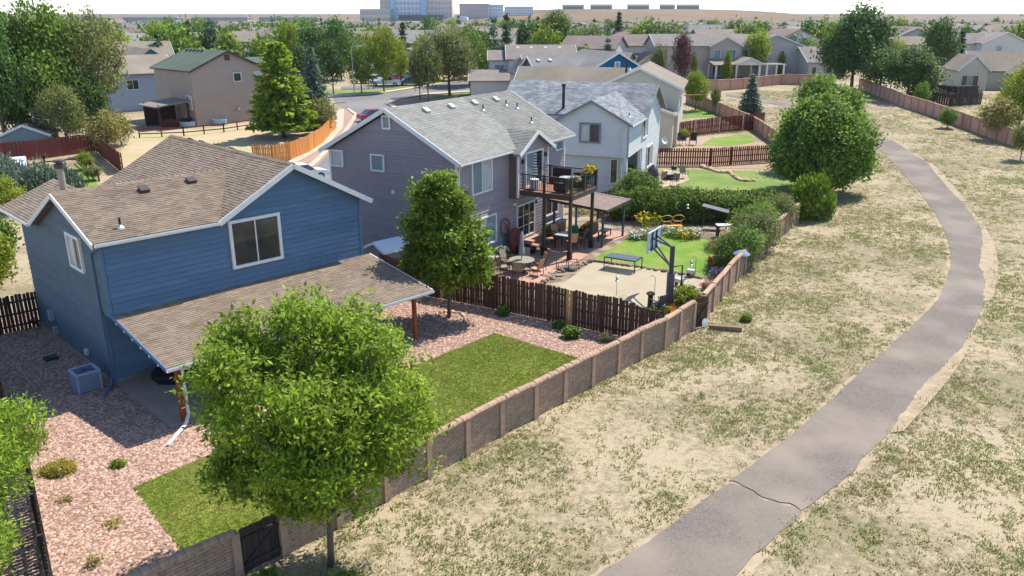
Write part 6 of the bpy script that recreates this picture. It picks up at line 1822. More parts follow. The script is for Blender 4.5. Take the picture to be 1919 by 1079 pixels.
for f_ in (.3, .62): MB().bar(b0.lerp(b1, f_) + nd * .06 + Z_ * 2.42, b0.lerp(b1, f_) + nd * .06 + Z_ * 3.45, .06, .06).build('brace', M_BLACK, bbo)
for zb_, zp_ in ((3.1, 3.2), (2.6, 2.2)):
    for f_ in (.3, .62): MB().tube([b0.lerp(b1, f_) + nd * .08 + Z_ * zb_, Vector((0, .05, zp_))], .045, 8).build('arm', M_BLACK, bh)
MB().tube([(.0, 0, 2.2), (.55, .0, 2.3), (.55, 0, 1.2)], .04, 8).build('crank_arm', M_BLACK, bh)
rim_c = cm_ - nd * .4 + Z_ * 2.62
rim = MB().tube([rim_c + Vector((.23 * math.cos(a), .23 * math.sin(a), 0)) for a in np.linspace(0, 6.283, 20)], .012, 6).build('rim', material('orange_rim', S(200, 80, 30), .5), bh)
for k in range(10):
    a = 6.283 * k / 10
    MB().tube([rim_c + Vector((.23 * math.cos(a), .23 * math.sin(a), 0)), rim_c + Vector((.13 * math.cos(a + .5), .13 * math.sin(a + .5), -.4))], .006, 4).build('net_cord', M_WHITE, rim)
# little garden bridge
fb = thing('garden_bridge', 'small black metal garden footbridge at the patio edge', 'bridge', (3.25, 44.75, .03), R(8))
for k in range(9): MB().box(-.6 + k * .135, -.49 + k * .135, -.25, .25, .1 + .08 * math.sin(math.pi * (k + .5) / 9), .13 + .08 * math.sin(math.pi * (k + .5) / 9)).build('plank', M_STEEL, fb)
for y in (-.28, .28):
    for x in (-.62, 0, .62): MB().box(x - .02, x + .02, y - .02, y + .02, 0, .55).build('rail_post', M_BLACK, fb)
    MB().tube([(-.62, y, .5), (0, y, .56), (.62, y, .5)], .018, 6).build('handrail', M_BLACK, fb)
rs_ = random.Random(31)
M_STONE = material('garden_stone', S(150, 128, 110), .95, S(120, 102, 90), scale=5, objvar=.25, bump=.6)
M_STONEP = material('sandstone', S(206, 176, 148), .95, S(176, 140, 116), scale=4, objvar=.22, bump=.6)
stones = [blobmesh('stone', M_STONE, rs_) for _ in range(4)]
stonesP = [blobmesh('stone', M_STONEP, rs_) for _ in range(4)]
for k, (p, lb) in enumerate([((1.88, 43.61, 0.00), 'left'), ((2.32, 44.01, 0.00), 'upper'), ((2.67, 43.61, 0.00), 'right'), ((2.26, 43.21, 0.00), 'lower')]):
    o = place('stepping_stone', stones[k % 4], None, (p[0], p[1], .05), (0, 0, rs_.uniform(0, 3)), (.36, .28, .05))
    tag(o, 'flat stepping stone beside the footbridge, the %s of four' % lb, 'stone', 'stepping stones by the footbridge')
def edging(name, label, pts, step, sz, meshes):
    P = smooth(pts, 4)
    o = thing(name, label, 'stone edging', (P[0][0], P[0][1], 0))
    s_ = 0
    for (x0, y0), (x1, y1) in zip(P[:-1], P[1:]):
        L_ = math.hypot(x1 - x0, y1 - y0)
        k = max(1, round(L_ / step))
        for i in range(k):
            t = i / k
            a = rs_.uniform(.75, 1.3) * sz
            place('stone', meshes[rs_.randrange(4)], o, (x0 + (x1 - x0) * t - P[0][0] + rs_.uniform(-.06, .06), y0 + (y1 - y0) * t - P[0][1] + rs_.uniform(-.06, .06), a * .35 + float(np.interp(y0 + (y1 - y0) * t, TY, TZ))), (rs_.uniform(-.3, .3), rs_.uniform(-.3, .3), rs_.uniform(0, 6)), (a, a * .8, a * .6))
    return o
edging('stone_edging', 'row of rounded stones between court and bright lawn', [(3.50, 44.52), (4.21, 45.58), (4.93, 46.46), (5.77, 45.91), (6.98, 45.37), (8.41, 44.52), (10.05, 43.41), (10.73, 42.92)], .42, .2, stones)
edging('stone_edging', 'row of stones at the fence end of the patio', [(1.18, 41.42), (1.80, 42.34), (2.53, 43.81), (3.33, 44.84)], .5, .18, stones)
edging('rock_border', 'winding sandstone rock border across the white house lawn', [(18.20, 76.25), (18.69, 75.25), (19.24, 73.80), (20.07, 73.56), (20.12, 71.50), (20.44, 70.18), (21.67, 70.18)], .42, .27, stonesP)
edging('stone_ring', 'ring of pale stones round the young maple trunk', [(-3.11 + .75 * math.cos(a), 36.9 + .75 * math.sin(a)) for a in np.linspace(0, 6.283, 9)], .28, .12, stonesP)

# flower beds: separate plants
def flower(label, loc, r, h, leaf, petal, name='flower_clump', n=70, group='flowers in the garden beds'):
    t = thing(name, label, 'plant', loc, 0, group)
    st_ = MB()
    for k in range(4): st_.tube([(0, 0, 0), (r * .6 * math.cos(k * 1.6), r * .6 * math.sin(k * 1.6), h * .7)], .012, 5)
    st_.build('stem', LM_SHRUB, t)
    tips = crown_tips([(0, 0, h * .5, r, r, h * .5)], n, g, .3)
    V_, F_ = leaf_cloud(tips, 8, r * .16, .16, .06, g)
    V_[:, 2] = np.maximum(V_[:, 2], .02)
    link(bpy.data.objects.new('foliage', fast_mesh('foliage', V_, F_, leaf)), t)
    if petal:
        tips = crown_tips([(0, 0, h * .62, r, r, h * .5)], int(n * .6), g, .85)
        tips = tips[tips[:, 2] > h * .45]
        V_, F_ = leaf_cloud(tips, 6, .05, .11, .09, g, up=1.)
        link(bpy.data.objects.new('blossom', fast_mesh('blossom', V_, F_, petal)), t)
    return t
for i, (p, r, h, lf, pt, lb) in enumerate([
    ((8.76, 51.78, 0.00), .7, .55, LMB['sage'], PC['white'], 'white flowers at the gazebo corner of bright lawn'), ((8.19, 51.51, 0.00), .5, .45, LMB['sage'], PC['white'], 'low white flowers nearest the gazebo post'),
    ((9.56, 54.95, 0.00), .9, .95, LMB['yel'], PC['yellow'], 'yellow-green flowering shrub behind the backboard'), ((9.83, 58.16, 0.00), .95, 1.1, LM_SHRUB, PC['yellow'], 'tall yellow daylilies behind the gazebo'),
    ((10.44, 52.75, 0.00), .6, .5, LMB['sage'], PC['white'], 'white flower clump left of the butterfly bench'), ((11.02, 52.19, 0.00), .75, .5, LMB['mid'], PC['white'], 'white blooms before the butterfly bench'),
    ((11.52, 51.64, 0.00), .7, .6, LMB['yel'], PC['yellow'], 'yellow-green clump right of butterfly bench'), ((12.11, 51.92, 0.00), .65, .6, LMB['sage'], PC['white'], 'white flowers beside the pale path slab'),
    ((5.05, 59.02, 0.00), .8, 1.1, LM_SHRUB, PC['orange'], 'orange blossoms behind the gazebo sofa'), ((6.09, 59.37, 0.00), .8, 1.2, LM_SHRUB, PC['white'], 'white blossoms along the far garden fence'),
    ((7.03, 58.67, 0.00), .8, 1.2, LM_SHRUB, PC['yellow'], 'yellow blossoms behind the gazebo roof'), ((7.90, 57.66, 0.00), .9, 1.2, LM_SHRUB, PC['yellow'], 'mixed yellow bed right of gazebo'), ((8.88, 58.16, 0.00), .8, 1.0, LM_SHRUB, PC['pink'], 'pink and red flowers beyond gazebo'),
    ((10.63, 58.67, 0.00), .8, .9, LM_SHRUB, PC['white'], 'white-specked plant before the vine hedge'), ((11.50, 59.02, 0.00), .8, .8, LMB['mid'], None, 'green plant in front of the vine hedge'),
    ((12.20, 45.37, 0.00), .6, .6, LMB['sage'], PC['red'], 'red-flowered plant beside the garden wall'), ((11.91, 43.31, 0.00), .55, .5, LMB['blue'], PC['purple'], 'blue-grey plant at the court corner of the wall'),
    ((10.69, 40.96, 0.00), .5, .45, LMB['sage'], PC['pink'], 'small pink plant beside the wooden gate'), ((9.55, 39.66, 0.00), .45, .4, LMB['mid'], None, 'low green plant left of wooden gate'), ((7.34, 37.42, 0.00), .55, .4, LMB['mid'], None, 'leafy plant at the court end of board fence'),
    ((12.70, 48.81, 0.00), .6, .7, LMB['sage'], None, 'grey-green plant at lawn edge near wall shrubs')]):
    flower(lb, (p[0], p[1], .02), r, h, lf, pt)
tree('garden_bush', 'bright green bush at the wall by the hoop', (8.75, 38.35, 0), [(0, 0, .55, .62, .6, .55), (.2, .1, .8, .4, .4, .35)], LMB['yel'], M_BARK, g, 220, 10, .1, .14, .07, r0=.03, trunk_h=.1, cat='shrub')
bm = thing('bromeliad', 'spiky orange bromeliad in front of the hoop pole', 'plant', (8.15, 37.5, .1))
for k in range(26):
    a, e = k * 2.4, .35 + .6 * (k % 5) / 5
    d = Vector((math.cos(a) * math.cos(e), math.sin(a) * math.cos(e), math.sin(e)))
    s_ = Vector((-math.sin(a), math.cos(a), 0)) * .045
    MB().add([-s_, s_, d * .3 + s_ * 1.1, d * .58 - Z_ * .1, d * .3 - s_ * 1.1], [(0, 1, 2, 3, 4)]).build('leaf', PC['orange'] if k % 3 else LM_ASH, bm)
bu = thing('butterfly_bench', 'orange metal butterfly-backed bench in the flower bed', 'bench', (11.1, 53.9, .02), R(10))
M_BF = material('amber_metal', S(214, 160, 70), .5)
for sx_ in (-1, 1):
    for c_, r_ in (((.42, .85), .36), ((.36, .5), .26)):
        MB().tube([(sx_ * (c_[0] + r_ * 1.2 * math.cos(a)), .0, c_[1] + r_ * .62 * math.sin(a)) for a in np.linspace(0, 6.283, 18)], .022, 6).build('wing', M_BF, bu)
MB().box(-.6, .6, -.45, -.02, .38, .42).build('seat', M_BF, bu)
for x in (-.55, .55):
    for y in (-.42, -.05): MB().box(x - .02, x + .02, y - .02, y + .02, 0, .38).build('leg', M_BF, bu)
def hook(label, loc, h, feeder=True):
    t = thing('shepherd_hook', label, 'garden hook', loc, rs_.uniform(0, 6))
    MB().tube([(0, 0, 0), (0, 0, h)] + [(.15 - .15 * math.cos(a), 0, h + .15 * math.sin(a)) for a in np.linspace(.3, 2.9, 8)], .012, 6).build('hook', M_BLACK, t)
    if feeder:
        f = MB().lathe([(.02, h - .02), (.1, h - .08), (.06, h - .1), (.06, h - .28), (.1, h - .3), (.1, h - .33), (.01, h - .34)], 10, (.3, 0, 0)).build('feeder', M_GALV, t)
    return t
hook('shepherd hook with feeder on the court near the board fence', (5.52, 40.00, 0.00), 1.3); hook('tall curved hook beside the pole lantern', (7.24, 38.44, 0.00), 1.5, False)
hook('thin hook at lawn corner beside the wall', (10.39, 43.31, 0.00), 1.1); hook('thin plant hook right of lawn near the wall shrubs', (11.04, 43.11, 0.00), 1.4, False); hook('hook with glass ball before the vine hedge', (12.01, 54.95, 0.00), 1.7); hook('second hook with glass ball before the vine hedge', (12.14, 57.00, 0.00), 1.9)
ln = thing('post_lantern', 'dark cylindrical lantern standing at the court edge', 'lantern', (7.02, 38.28, 0.00), 0)
MB().lathe([(.14, .05), (.13, .7), (.22, .74), (.23, .8), (.05, .9)], 14).build('body', M_BRONZE, ln)
for p, lb, a in (((7.29, 37.65, 0.00), 'small grey metal chair at the court edge by the lantern', .6), ):
    patio_chair(lb, (p[0], p[1], .05), a, M_STEEL, None, .4)
for p, lb in (((9.16, 41.69, 0.00), 'small grey bird house stand behind the hoop'), ((10.15, 43.31, 0.00), 'small grey stone trough beside the lawn corner')):
    t = thing('garden_ornament', lb, 'ornament', (p[0], p[1], .06), rs_.uniform(0, 3))
    MB().box(-.22, .22, -.16, .16, .22, .42).build('box', M_GALV, t)
    for x in (-.17, .17): MB().box(x - .03, x + .03, -.12, .12, 0, .22).build('leg', M_DKBROWN, t)
gu = thing('garden_umbrella', 'small blue-grey umbrella open beside the garden wall', 'umbrella', (13.0, 43.6, 0))
MB().tube([(0, 0, 0), (0, 0, 1.5)], .015, 6).build('pole', M_GALV, gu); MB().lathe([(.5, 1.3), (.42, 1.38), (.2, 1.5), (.01, 1.56)], 10).build('canopy', material('slate_canvas', S(110, 124, 146), .8), gu)
sl_o = thing('shade_panel', 'grey slanted shade panel on posts before the vine hedge', 'shade', (14.2, 54.6, 0), R(-20))
m = MB(); m.slab([(-.9, -.4, 1.6), (.9, -.4, 1.25), (.9, .4, 1.28), (-.9, .4, 1.63)], (0, 0, -.04)); m.build('panel', material('grey_panel', S(96, 98, 100), .8), sl_o)
for x, z in ((-.8, 1.55), (.8, 1.25)): MB().box(x - .04, x + .04, -.04, .04, 0, z).build('post', M_DKBROWN, sl_o)
wt = thing('work_bench', 'white-topped garden bench before the vine hedge', 'table', (14.6, 52.2, 0), R(5))
MB().box(-.9, .9, -.3, .3, .82, .87).build('top', M_WHITE, wt)
for x in (-.8, .8): MB().box(x - .04, x + .04, -.25, .25, 0, .82).build('leg', M_DKBROWN, wt)
for p, lb, c in (((12.29, 46.80, 0.00), 'red metal garden bird at the garden wall', PC['red']), ((13.13, 47.84, 0.00), 'white-red pinwheel flower by wall shrubs', PC['red']), ((19.35, 59.02, 0.00), 'small pale bird house on the far garden fence', M_STONEP), ((20.67, 59.90, 0.00), 'turquoise star ornament at far garden corner', material('turquoise', S(70, 170, 190), .5))):
    t = thing('garden_ornament', lb, 'ornament', (p[0], p[1], 0), 0)
    MB().tube([(0, 0, 0), (0, 0, .8)], .012, 5).build('stake', M_BLACK, t)
    MB().lathe([(.01, .75), (.14, .82), (.2, .9), (.1, .98), (.01, 1.02)], 8).build('head', c, t)
km = thing('covered_smoker', 'dark grey dome-covered cooker at the garden wall end', 'smoker', (20.0, 56.6, 0))
MB().lathe([(.3, 0), (.34, .7), (.42, 1.2), (.36, 1.45), (.2, 1.58), (.02, 1.62)], 16).build('cover', material('charcoal_cover', S(104, 104, 110), .8), km, smooth=True)

# ------------------------------------------------------------------ white house patio
kg = thing('covered_grill', 'tall dark fabric-covered grill on the flagstone patio', 'grill', (12.16, 68.69, 0.22), 0)
MB().lathe([(.5, 0), (.55, .3), (.54, 1.0), (.42, 1.45), (.2, 1.62), (.12, 1.7), (.12, 1.78), (.02, 1.8)], 14, (0, 0, 0), 1, .75).build('cover', material('slate_cover', S(84, 82, 88), .85, S(70, 68, 74), scale=4), kg, smooth=True)
for p, a, lb in (((13.18, 69.75, 0.24), .4, 'tan chair on flagstone patio beside covered grill'), ((14.03, 68.28, 0.21), 2.6, 'tan chair at the front edge of the flagstone patio'), ((15.41, 71.27, 0.28), 3.4, 'tan lounge chair at the right end of flagstone patio')):
    patio_chair(lb, (p[0], p[1], p[2] + .06), a, M_SLING2, 'chairs on the flagstone patio')
tb = thing('fire_table', 'brown low fire table on flagstone patio', 'table', (14.08, 71.05, 0.28), .3)
MB().box(-.4, .4, -.4, .4, .02, .5).build('base', M_WICK, tb); MB().box(-.5, .5, -.5, .5, .5, .56).build('top', M_GLASS_L, tb)
for p, s_, lb in (((14.72, 72.40, 0.31), .5, 'black kettle grill behind the fire table'),):
    t = thing('kettle_grill', lb, 'grill', p)
    MB().lathe([(.02, .55), (.24, .62), (.28, .78), (.24, .92), (.05, 1.0)], 14).build('bowl', M_BLACK, t)
    for k in range(3): MB().tube([(.15 * math.cos(k * 2.1), .15 * math.sin(k * 2.1), .6), (.3 * math.cos(k * 2.1), .3 * math.sin(k * 2.1), 0)], .015, 5).build('leg', M_BLACK, t)
for i in range(26):
    pass
rk = thing('rock_pile', 'pile of pink rocks beside the white house bush', 'rock pile', (11.6, 61.6, 0))
for i in range(34):
    a = rs_.uniform(.14, .3)
    place('rock', stonesP[i % 4], rk, (rs_.gauss(0, .8), rs_.gauss(0, .6), a * .4 + rs_.uniform(0, .15)), (rs_.random(), rs_.random(), rs_.random() * 6), (a, a * .8, a * .6))
# seats beyond the red fence
for p, a, lb in (((18.57, 88.43, 0.71), .3, 'dark chair behind the picket fence, left one'), ((19.87, 88.43, 0.71), -.3, 'dark chair behind the picket fence, right one')):
    patio_chair(lb, p, a + math.pi, M_WICK, 'dark chairs behind the picket fence', s_=1.3)
pot('planter with small shrub behind the dark chairs', (19.44, 91.88, 0.80), .5, .5, M_WICK, LMB['yel'], None)
put_tree('yel1', ((19.44, 91.88, 0.80)[0], (19.44, 91.88, 0.80)[1], .9), 2.2, 1.9, 'small yellow-green shrub in a planter beyond fence', name='shrub', cat='shrub') if False else None
sw = thing('swing_set', 'wooden swing set frame on the far bright lawn', 'swing set', (24.78, 112.34, 1.37), R(15))
M_SW = material('swing_timber', S(150, 110, 80), .8)
for x in (-1.9, 1.9):
    MB().tube([(x, -.9, 0), (x, 0, 2.6)], .07, 6).build('leg', M_SW, sw); MB().tube([(x, .9, 0), (x, 0, 2.6)], .07, 6).build('leg', M_SW, sw)
MB().tube([(-2.2, 0, 2.6), (2.2, 0, 2.6)], .08, 6).build('top_beam', M_SW, sw)
for x in (-.7, .7):
    for d in (-.2, .2): MB().tube([(x + d, 0, 2.6), (x + d, 0, .5)], .012, 5).build('chain', M_BLACK, sw)
    MB().box(x - .24, x + .24, -.1, .1, .46, .5).build('seat', PC['orange'], sw)

# ------------------------------------------------------------------ blue house side yard
ac = thing('air_conditioner', 'blue-grey air conditioner on a pad beside the blue house', 'air conditioner', (BH.location.x, BH.location.y, 0), BH.rotation_euler[2])
ax, ay = -.95, .35
M_AC = material('ac_shell', S(150, 162, 180), .6); M_ACD = material('ac_grille', S(86, 98, 118), .6)
MB().box(ax - .5, ax + .5, ay - .5, ay + .5, 0, .1).build('pad', M_CONC, ac)
MB().box(ax - .4, ax + .4, ay - .4, ay + .4, .12, .84).build('core', M_ACD, ac)
for k in range(4):
    sx_, sy_ = ((-1, -1), (1, -1), (1, 1), (-1, 1))[k]
    MB().box(ax + sx_ * .42 - .03, ax + sx_ * .42 + .03, ay + sy_ * .42 - .03, ay + sy_ * .42 + .03, .1, .88).build('corner_post', M_AC, ac)
for i in range(9):
    z = .16 + i * .078
    for a, b in (((-.42, -.425), (.42, -.425)), ((-.425, -.42), (-.425, .42))):
        MB().bar((ax + a[0], ay + a[1], z), (ax + b[0], ay + b[1], z), .03, .03).build('louver', M_AC, ac)
for a, b in (((-.45, -.42), (.45, -.42)), ((-.45, .42), (.45, .42)), ((-.42, -.4), (-.42, .4)), ((.42, -.4), (.42, .4))):
    MB().bar((ax + a[0], ay + a[1], .87), (ax + b[0], ay + b[1], .87), .1, .06).build('top_rim', M_AC, ac)
fan = MB().lathe([(.02, .86), (.08, .87), (.08, .9), (.02, .91)], 12, (ax, ay, 0)).build('fan_hub', M_BLACK, ac)
for k in range(4):
    a = k * 1.571
    MB().bar((ax, ay, .88), (ax + .34 * math.cos(a), ay + .34 * math.sin(a), .86), .14, .012).build('fan_blade', M_ACD, fan)
MB().tube([(ax + .4, ay + .2, .5), (ax + .6, ay + .25, .45), (ax + .85, ay + .3, .55)], .025, 6).build('refrigerant_line', M_BLACK, ac)
oc = thing('fire_pit', 'black octagonal covered fire pit on the shaded patio', 'fire pit', local(BH, 1.9, -1.1, .1), .4)
MB().lathe([(.8, 0), (.85, .2), (.82, .34), (.7, .38), (0, .4)], 8).build('cover', material('black_cover', (.012, .012, .014), .7), oc)
def lbox(name, label, cat, x, y, z, d, mat, extra=None):
    t = thing(name, label, cat, local(BH, x, y, z), BH.rotation_euler[2])
    MB().box(-d[0] / 2, d[0] / 2, -d[1] / 2, d[1] / 2, 0, d[2]).build('body', mat, t)
    MB().box(-d[0] * .46, d[0] * .46, -d[1] * .46, d[1] * .46, d[2], d[2] + .03).build('lid', mat, t)
    return t
lbox('valve_box', 'dark green irrigation box in gravel by the blue wall', 'box', -1.0, 4.6, .0, (.5, .4, .14), material('valve_green', S(40, 62, 52), .7))
lbox('meter_box', 'grey utility meter on the shaded blue wall', 'meter', -.12, 6.9, 1.0, (.18, .3, .42), M_GALV)
lbox('meter_box', 'second smaller meter lower on the shaded blue wall', 'meter', -.14, 6.5, .45, (.2, .25, .3), M_GALV)
lbox('wall_vent', 'round pale vent cover low on the blue side wall', 'vent', -.1, 2.7, .55, (.12, .22, .22), M_WHITE)

# small plants in the gravel yard
def mound(label, loc, r, h, mat, n=120, L=.1, W=.03, name='low_plant'):
    t = thing(name, label, 'plant', loc)
    tips = crown_tips([(0, 0, h * .4, r, r * .8, h * .6)], n, g, .7, .1)
    V_, F_ = leaf_cloud(tips, 9, .05, L, W, g, up=.8)
    V_[:, 2] = np.maximum(V_[:, 2], .015)
    link(bpy.data.objects.new('foliage', fast_mesh('foliage', V_, F_, mat)), t)
    return t
M_SED = leaf_mat('sedum_leaf', (.15, .15, .03), .3, .2)
mound('olive green sedum mound on the pink gravel', (-14.75, 22.76, 0.00), .55, .25, M_SED, 330)
mound('small dark green cushion plant at the shadow edge', (-12.94, 23.09, 0.00), .22, .2, LM_MAPLE, 90)
mound('straggly weeds near the feathery tree', (-16.57, 24.92, 0.00), .3, .3, LMB['olive'], 40)
mound('pale weeds at the gravel edge by the dark fence', (-16.37, 24.08, 0.00), .4, .25, LMB['olive'], 40)
mound('tiny weed on the pink gravel', (-13.66, 21.12, 0.00), .18, .15, LMB['olive'], 20)
mound('thin weed at the bottom of the gravel yard', (-11.27, 18.10, 0.00), .2, .3, LMB['olive'], 25)
mound('brown dried weed streak on pink gravel', (-11.59, 19.85, 0.00), .3, .1, M_SED, 30)
mound('low green bush in gravel before the board fence', (2.73, 34.33, 0.00), .4, .5, LM_ROUND, 150, .16, .07)
mound('small green bush below the left board fence', (-0.46, 37.27, 0.00), .32, .45, LM_ROUND, 90, .16, .07)
mound('small bush below the pale new fence boards', (2.25, 35.54, 0.00), .28, .35, LM_ROUND, 70, .14, .07)
mound('dry straw tuft at the end of board fence', (4.30, 33.81, 0.00), .3, .45, LMB['olive'], 40, .3, .02)
mound('dark green weed tuft on the dry ground by the gate', (11.39, 36.39, 0.00), .25, .35, LM_MAPLE, 70, .25, .03)
mound('grass clump at the foot of the near wall gate', (-6.3, 17.0, 0), .5, .5, LMB['mid'], 110, .35, .03)
mound('shaded leafy weeds under the big ash', (-4.3, 17.0, 0), .6, .4, LMB['mid'], 110, .3, .03)

# ------------------------------------------------------------------ vehicles and lamp posts by the street
M_TYRE, M_RIM = material('tyre', (.02, .02, .022), .8), material('alloy_rim', (.5, .5, .52), .4, metal=.5)
M_HEAD, M_TAIL = material('headlight', (.8, .8, .82), .15), material('tail_light', (.4, .02, .02), .2)
def car(label, loc, rz, paint, kind='sedan', cat='car'):
    t = thing('parked_' + ('pickup' if kind == 'pickup' else 'car'), label, cat, loc, rz)
    L_, W_ = (5.6, 1.95) if kind == 'pickup' else (4.6, 1.82)
    hx, hy = L_ / 2, W_ / 2
    if kind == 'pickup':
        prof = [(-hx, .45), (-hx, 1.05), (-.4, 1.05), (-.35, 1.08), (1.25, 1.08), (hx - .1, 1.0), (hx, .85), (hx, .42)]
        cab = [(-.45, 1.06), (-.3, 1.78), (.75, 1.78), (1.35, 1.08)]
    else:
        prof = [(-hx, .4), (-hx, .8), (-hx + .15, .95), (1.1, .95), (hx - .15, .82), (hx, .65), (hx, .35)]
        cab = [(-1.75, .94), (-1.1, 1.46), (.35, 1.46), (1.15, .94)]
    def ext(pr, w0, w1):
        m = MB(); n = len(pr)
        zt = max(z for _, z in pr); zb = min(z for _, z in pr)
        wd = lambda z: w0 + (w1 - w0) * (z - zb) / (zt - zb)
        m.add([(x, -wd(z), z) for x, z in pr] + [(x, wd(z), z) for x, z in pr], [tuple(range(n)), tuple(range(2 * n - 1, n - 1, -1))] + [(i, i + n, (i + 1) % n + n, (i + 1) % n) for i in range(n)])
        return m
    ext(prof, hy, hy * .97).build('body', paint, t)
    c_ = ext(cab, hy * .92, hy * .74).build('cabin', M_GLASS_D, t)
    zt = max(z for _, z in cab)
    xs_ = [x for x, z in cab if z == zt]
    MB().box(min(xs_) - .02, max(xs_) + .02, -hy * .75, hy * .75, zt, zt + .03).build('roof_panel', paint, t)
    for x in (-hx * .62, hx * .62):
        for y in (-hy, hy):
            w = MB().lathe([(.2, -.1), (.33, -.1), (.35, -.07), (.35, .07), (.33, .1), (.2, .1)], 14).build('wheel', M_TYRE, t)
            w.location = (x, y * .93, .35); w.rotation_euler = (R(90), 0, 0)
            MB().lathe([(0, -.105), (.2, -.105), (.2, .105), (0, .105)], 12).build('rim', M_RIM, w)
    for y in (-hy * .7, hy * .7):
        MB().box(hx - .05, hx + .01, y - .16, y + .16, .62, .76).build('headlight', M_HEAD, t)
        MB().box(-hx - .01, -hx + .05, y - .14, y + .14, .65, .85).build('tail_light', M_TAIL, t)
    for y in (-hy * 1.05, hy * 1.05): MB().box(.8, .95, y - .08, y + .08, .95, 1.08).build('mirror', paint, t)
    return t
def paint(n, c): return material('paint_' + n, c, .25, spec=.6)
car('white pickup truck parked across the street', (-22.68, 147.28, 2.42), R(8), paint('white', (.72, .72, .72)), 'pickup', 'pickup')
car('maroon car parked behind the white pickup', (-21.78, 154.64, 2.52), R(70), paint('maroon', (.16, .03, .05)))
car('dark blue car parked right of the white pickup', (-18.01, 148.14, 2.44), R(15), paint('navy', (.03, .07, .12)))
car('light blue car parked beyond the dark blue car', (-20.32, 162.40, 2.56), R(20), paint('skyblue', (.22, .42, .55)))
car('silver car half hidden behind the street trees', (-25.88, 152.21, 2.51), R(10), paint('silver', (.45, .47, .48)))
car('red car on the street behind the purple gable', (-17.89, 106.54, 1.20), R(35), paint('red', (.38, .03, .07)))
car('white car in the driveway behind the blue roof ridge', (-18.70, 70.61, 0.27), R(40), paint('pearl', (.75, .75, .75)))
def lamp(label, loc, h):
    t = thing('street_lamp', label, 'street lamp', loc)
    MB().tube([(0, 0, 0), (0, 0, h)], [.1, .06], 8).build('post', M_GALV, t)
    MB().bar((0, 0, h), (1.2, 0, h + .15), .08).build('arm', M_GALV, t)
    MB().box(1.0, 1.6, -.12, .12, h + .06, h + .2).build('lamp_head', M_GALV, t)
lamp('thin grey street lamp among the street trees', (-25.77, 134.01, 2.02), 7.56)
lamp('grey street lamp on the corner of the sidewalk', (-21.95, 100.45, 1.01), 3.0)
M_TROUGH = material('blue_trough', S(150, 176, 190), .6)
for p, lb, s_ in (((-40.54, 101.28, 1.04), 'pale blue water tub at the corner of pinkish-beige house', .9), ((-37.12, 102.97, 1.09), 'white trough below the pinkish-beige wall', .8)):
    t = thing('water_tub', lb, 'tub', p)
    MB().lathe([(.9 * s_, 0), (1.0 * s_, .7), (.94 * s_, .72), (.85 * s_, .15), (0, .12)], 16, (0, 0, 0), 1.2, .8).build('body', M_TROUGH, t)
wf = split_rail('wire_fence', 'thin wire fence on posts across the dirt yard', [(-43.08, 93.34, 0.83), (-38.39, 94.46, 0.86), (-34.62, 97.17, 0.93), (-32.41, 100.45, 1.01)], 1.1)

# ------------------------------------------------------------------ the far suburb
fr_ = random.Random(77)
FR = [RM_TAN, RM_TAUPE, RM_GREY, roofm('brown_far_roof', S(140, 122, 110)), roofm('mocha_far_roof', S(150, 134, 124)), roofm('blue_grey_far_roof', S(140, 144, 150))]
FW = [SW_TAUPE, SW_CREAM, SW_GREY, SW_WHITE, SW_LAV, siding_flat('far_blue_siding', S(120, 136, 156)), siding_flat('far_tan_siding', S(186, 164, 140))]
protos = []
for k in range(10):
    o = thing('suburb_house', 'x', 'house', (0, -5000, -500))
    wm, rm = FW[k % len(FW)], FR[(k * 5 + k // 3) % len(FR)]
    if k in (4,): rm = RM_RED
    w, d = 11 + (k % 3) * 1.5, 9 + (k % 2) * 2
    two = k % 3 != 1
    ze_ = 5.4 if two else 3.1
    block(o, -w / 2, w / 2, -d / 2, d / 2, -.6, ze_, 2.2, 'x', wm, rm, .5)
    if k % 2 == 0: block(o, -w / 2 + 1, 1.2, -d / 2 - 2.5, 0, -.6, ze_ - .3, 1.7, 'y', wm, rm, .4)
    else: block(o, 0, w / 2 + 3, -d / 2 - 1.5, 1, -.6, 3.0, 1.5, 'y' if k % 4 == 1 else 'x', wm, rm, .4)
    hwin(o, 'y0', -d / 2 - (2.5 if k % 2 == 0 else 0), -w / 2 + 2.2, (3.3 if two else 1.0), 1.8, 1.3, glass=[M_GLASS_D, M_GLASS_D])
    if k % 2 == 0: hwin(o, 'y0', -d / 2, 2.4, (3.3 if two else 1.0), 1.6, 1.2, glass=[M_GLASS_D, M_GLASS_D])
    protos.append(o)
used_p = set()
LBL = {id(RM_TAN): 'tan', id(RM_TAUPE): 'taupe', id(RM_GREY): 'grey', id(RM_RED): 'clay red'}
names_ = []
for k, o in enumerate(protos):
    r_ = [c for c in o.children if c.name.startswith('roof')][0].data.materials[0]
    w_ = [c for c in o.children if c.name.startswith('wall')][0].data.materials[0]
    names_.append((LBL.get(id(r_), 'brown' if 'brown' in r_.name else ('mocha' if 'mocha' in r_.name else 'blue-grey')), w_.name.replace('_siding', '').replace('far_', '').replace('_', ' ')))
def far_ok(x, y):
    # keep the greenbelt, the near lots and the mid houses clear
    if y < 150: return False
    if y < 205 and -30 < x < 30 and y < 165: return False
    if 20 < x < 82 and y < 182: return False
    if x >= 80 and y < 222: return False
    return True
cells = []
y = 172.
while y < 820:
    step = 17 + (y - 170) * .012
    half = y * .66 + 14
    n = int(2 * half / step)
    for i in range(n):
        x = -half + (i + .5) * step + fr_.uniform(-4, 4) + (8 if int(y) % 2 else 0)
        if far_ok(x, y): cells.append((x, y + fr_.uniform(-4, 4)))
    y += 23 + (y - 172) * .055
fr_.shuffle(cells)
houses = cells[:int(len(cells) * .70)]
houses.sort(key=lambda c: c[1])
houses = houses[:290]
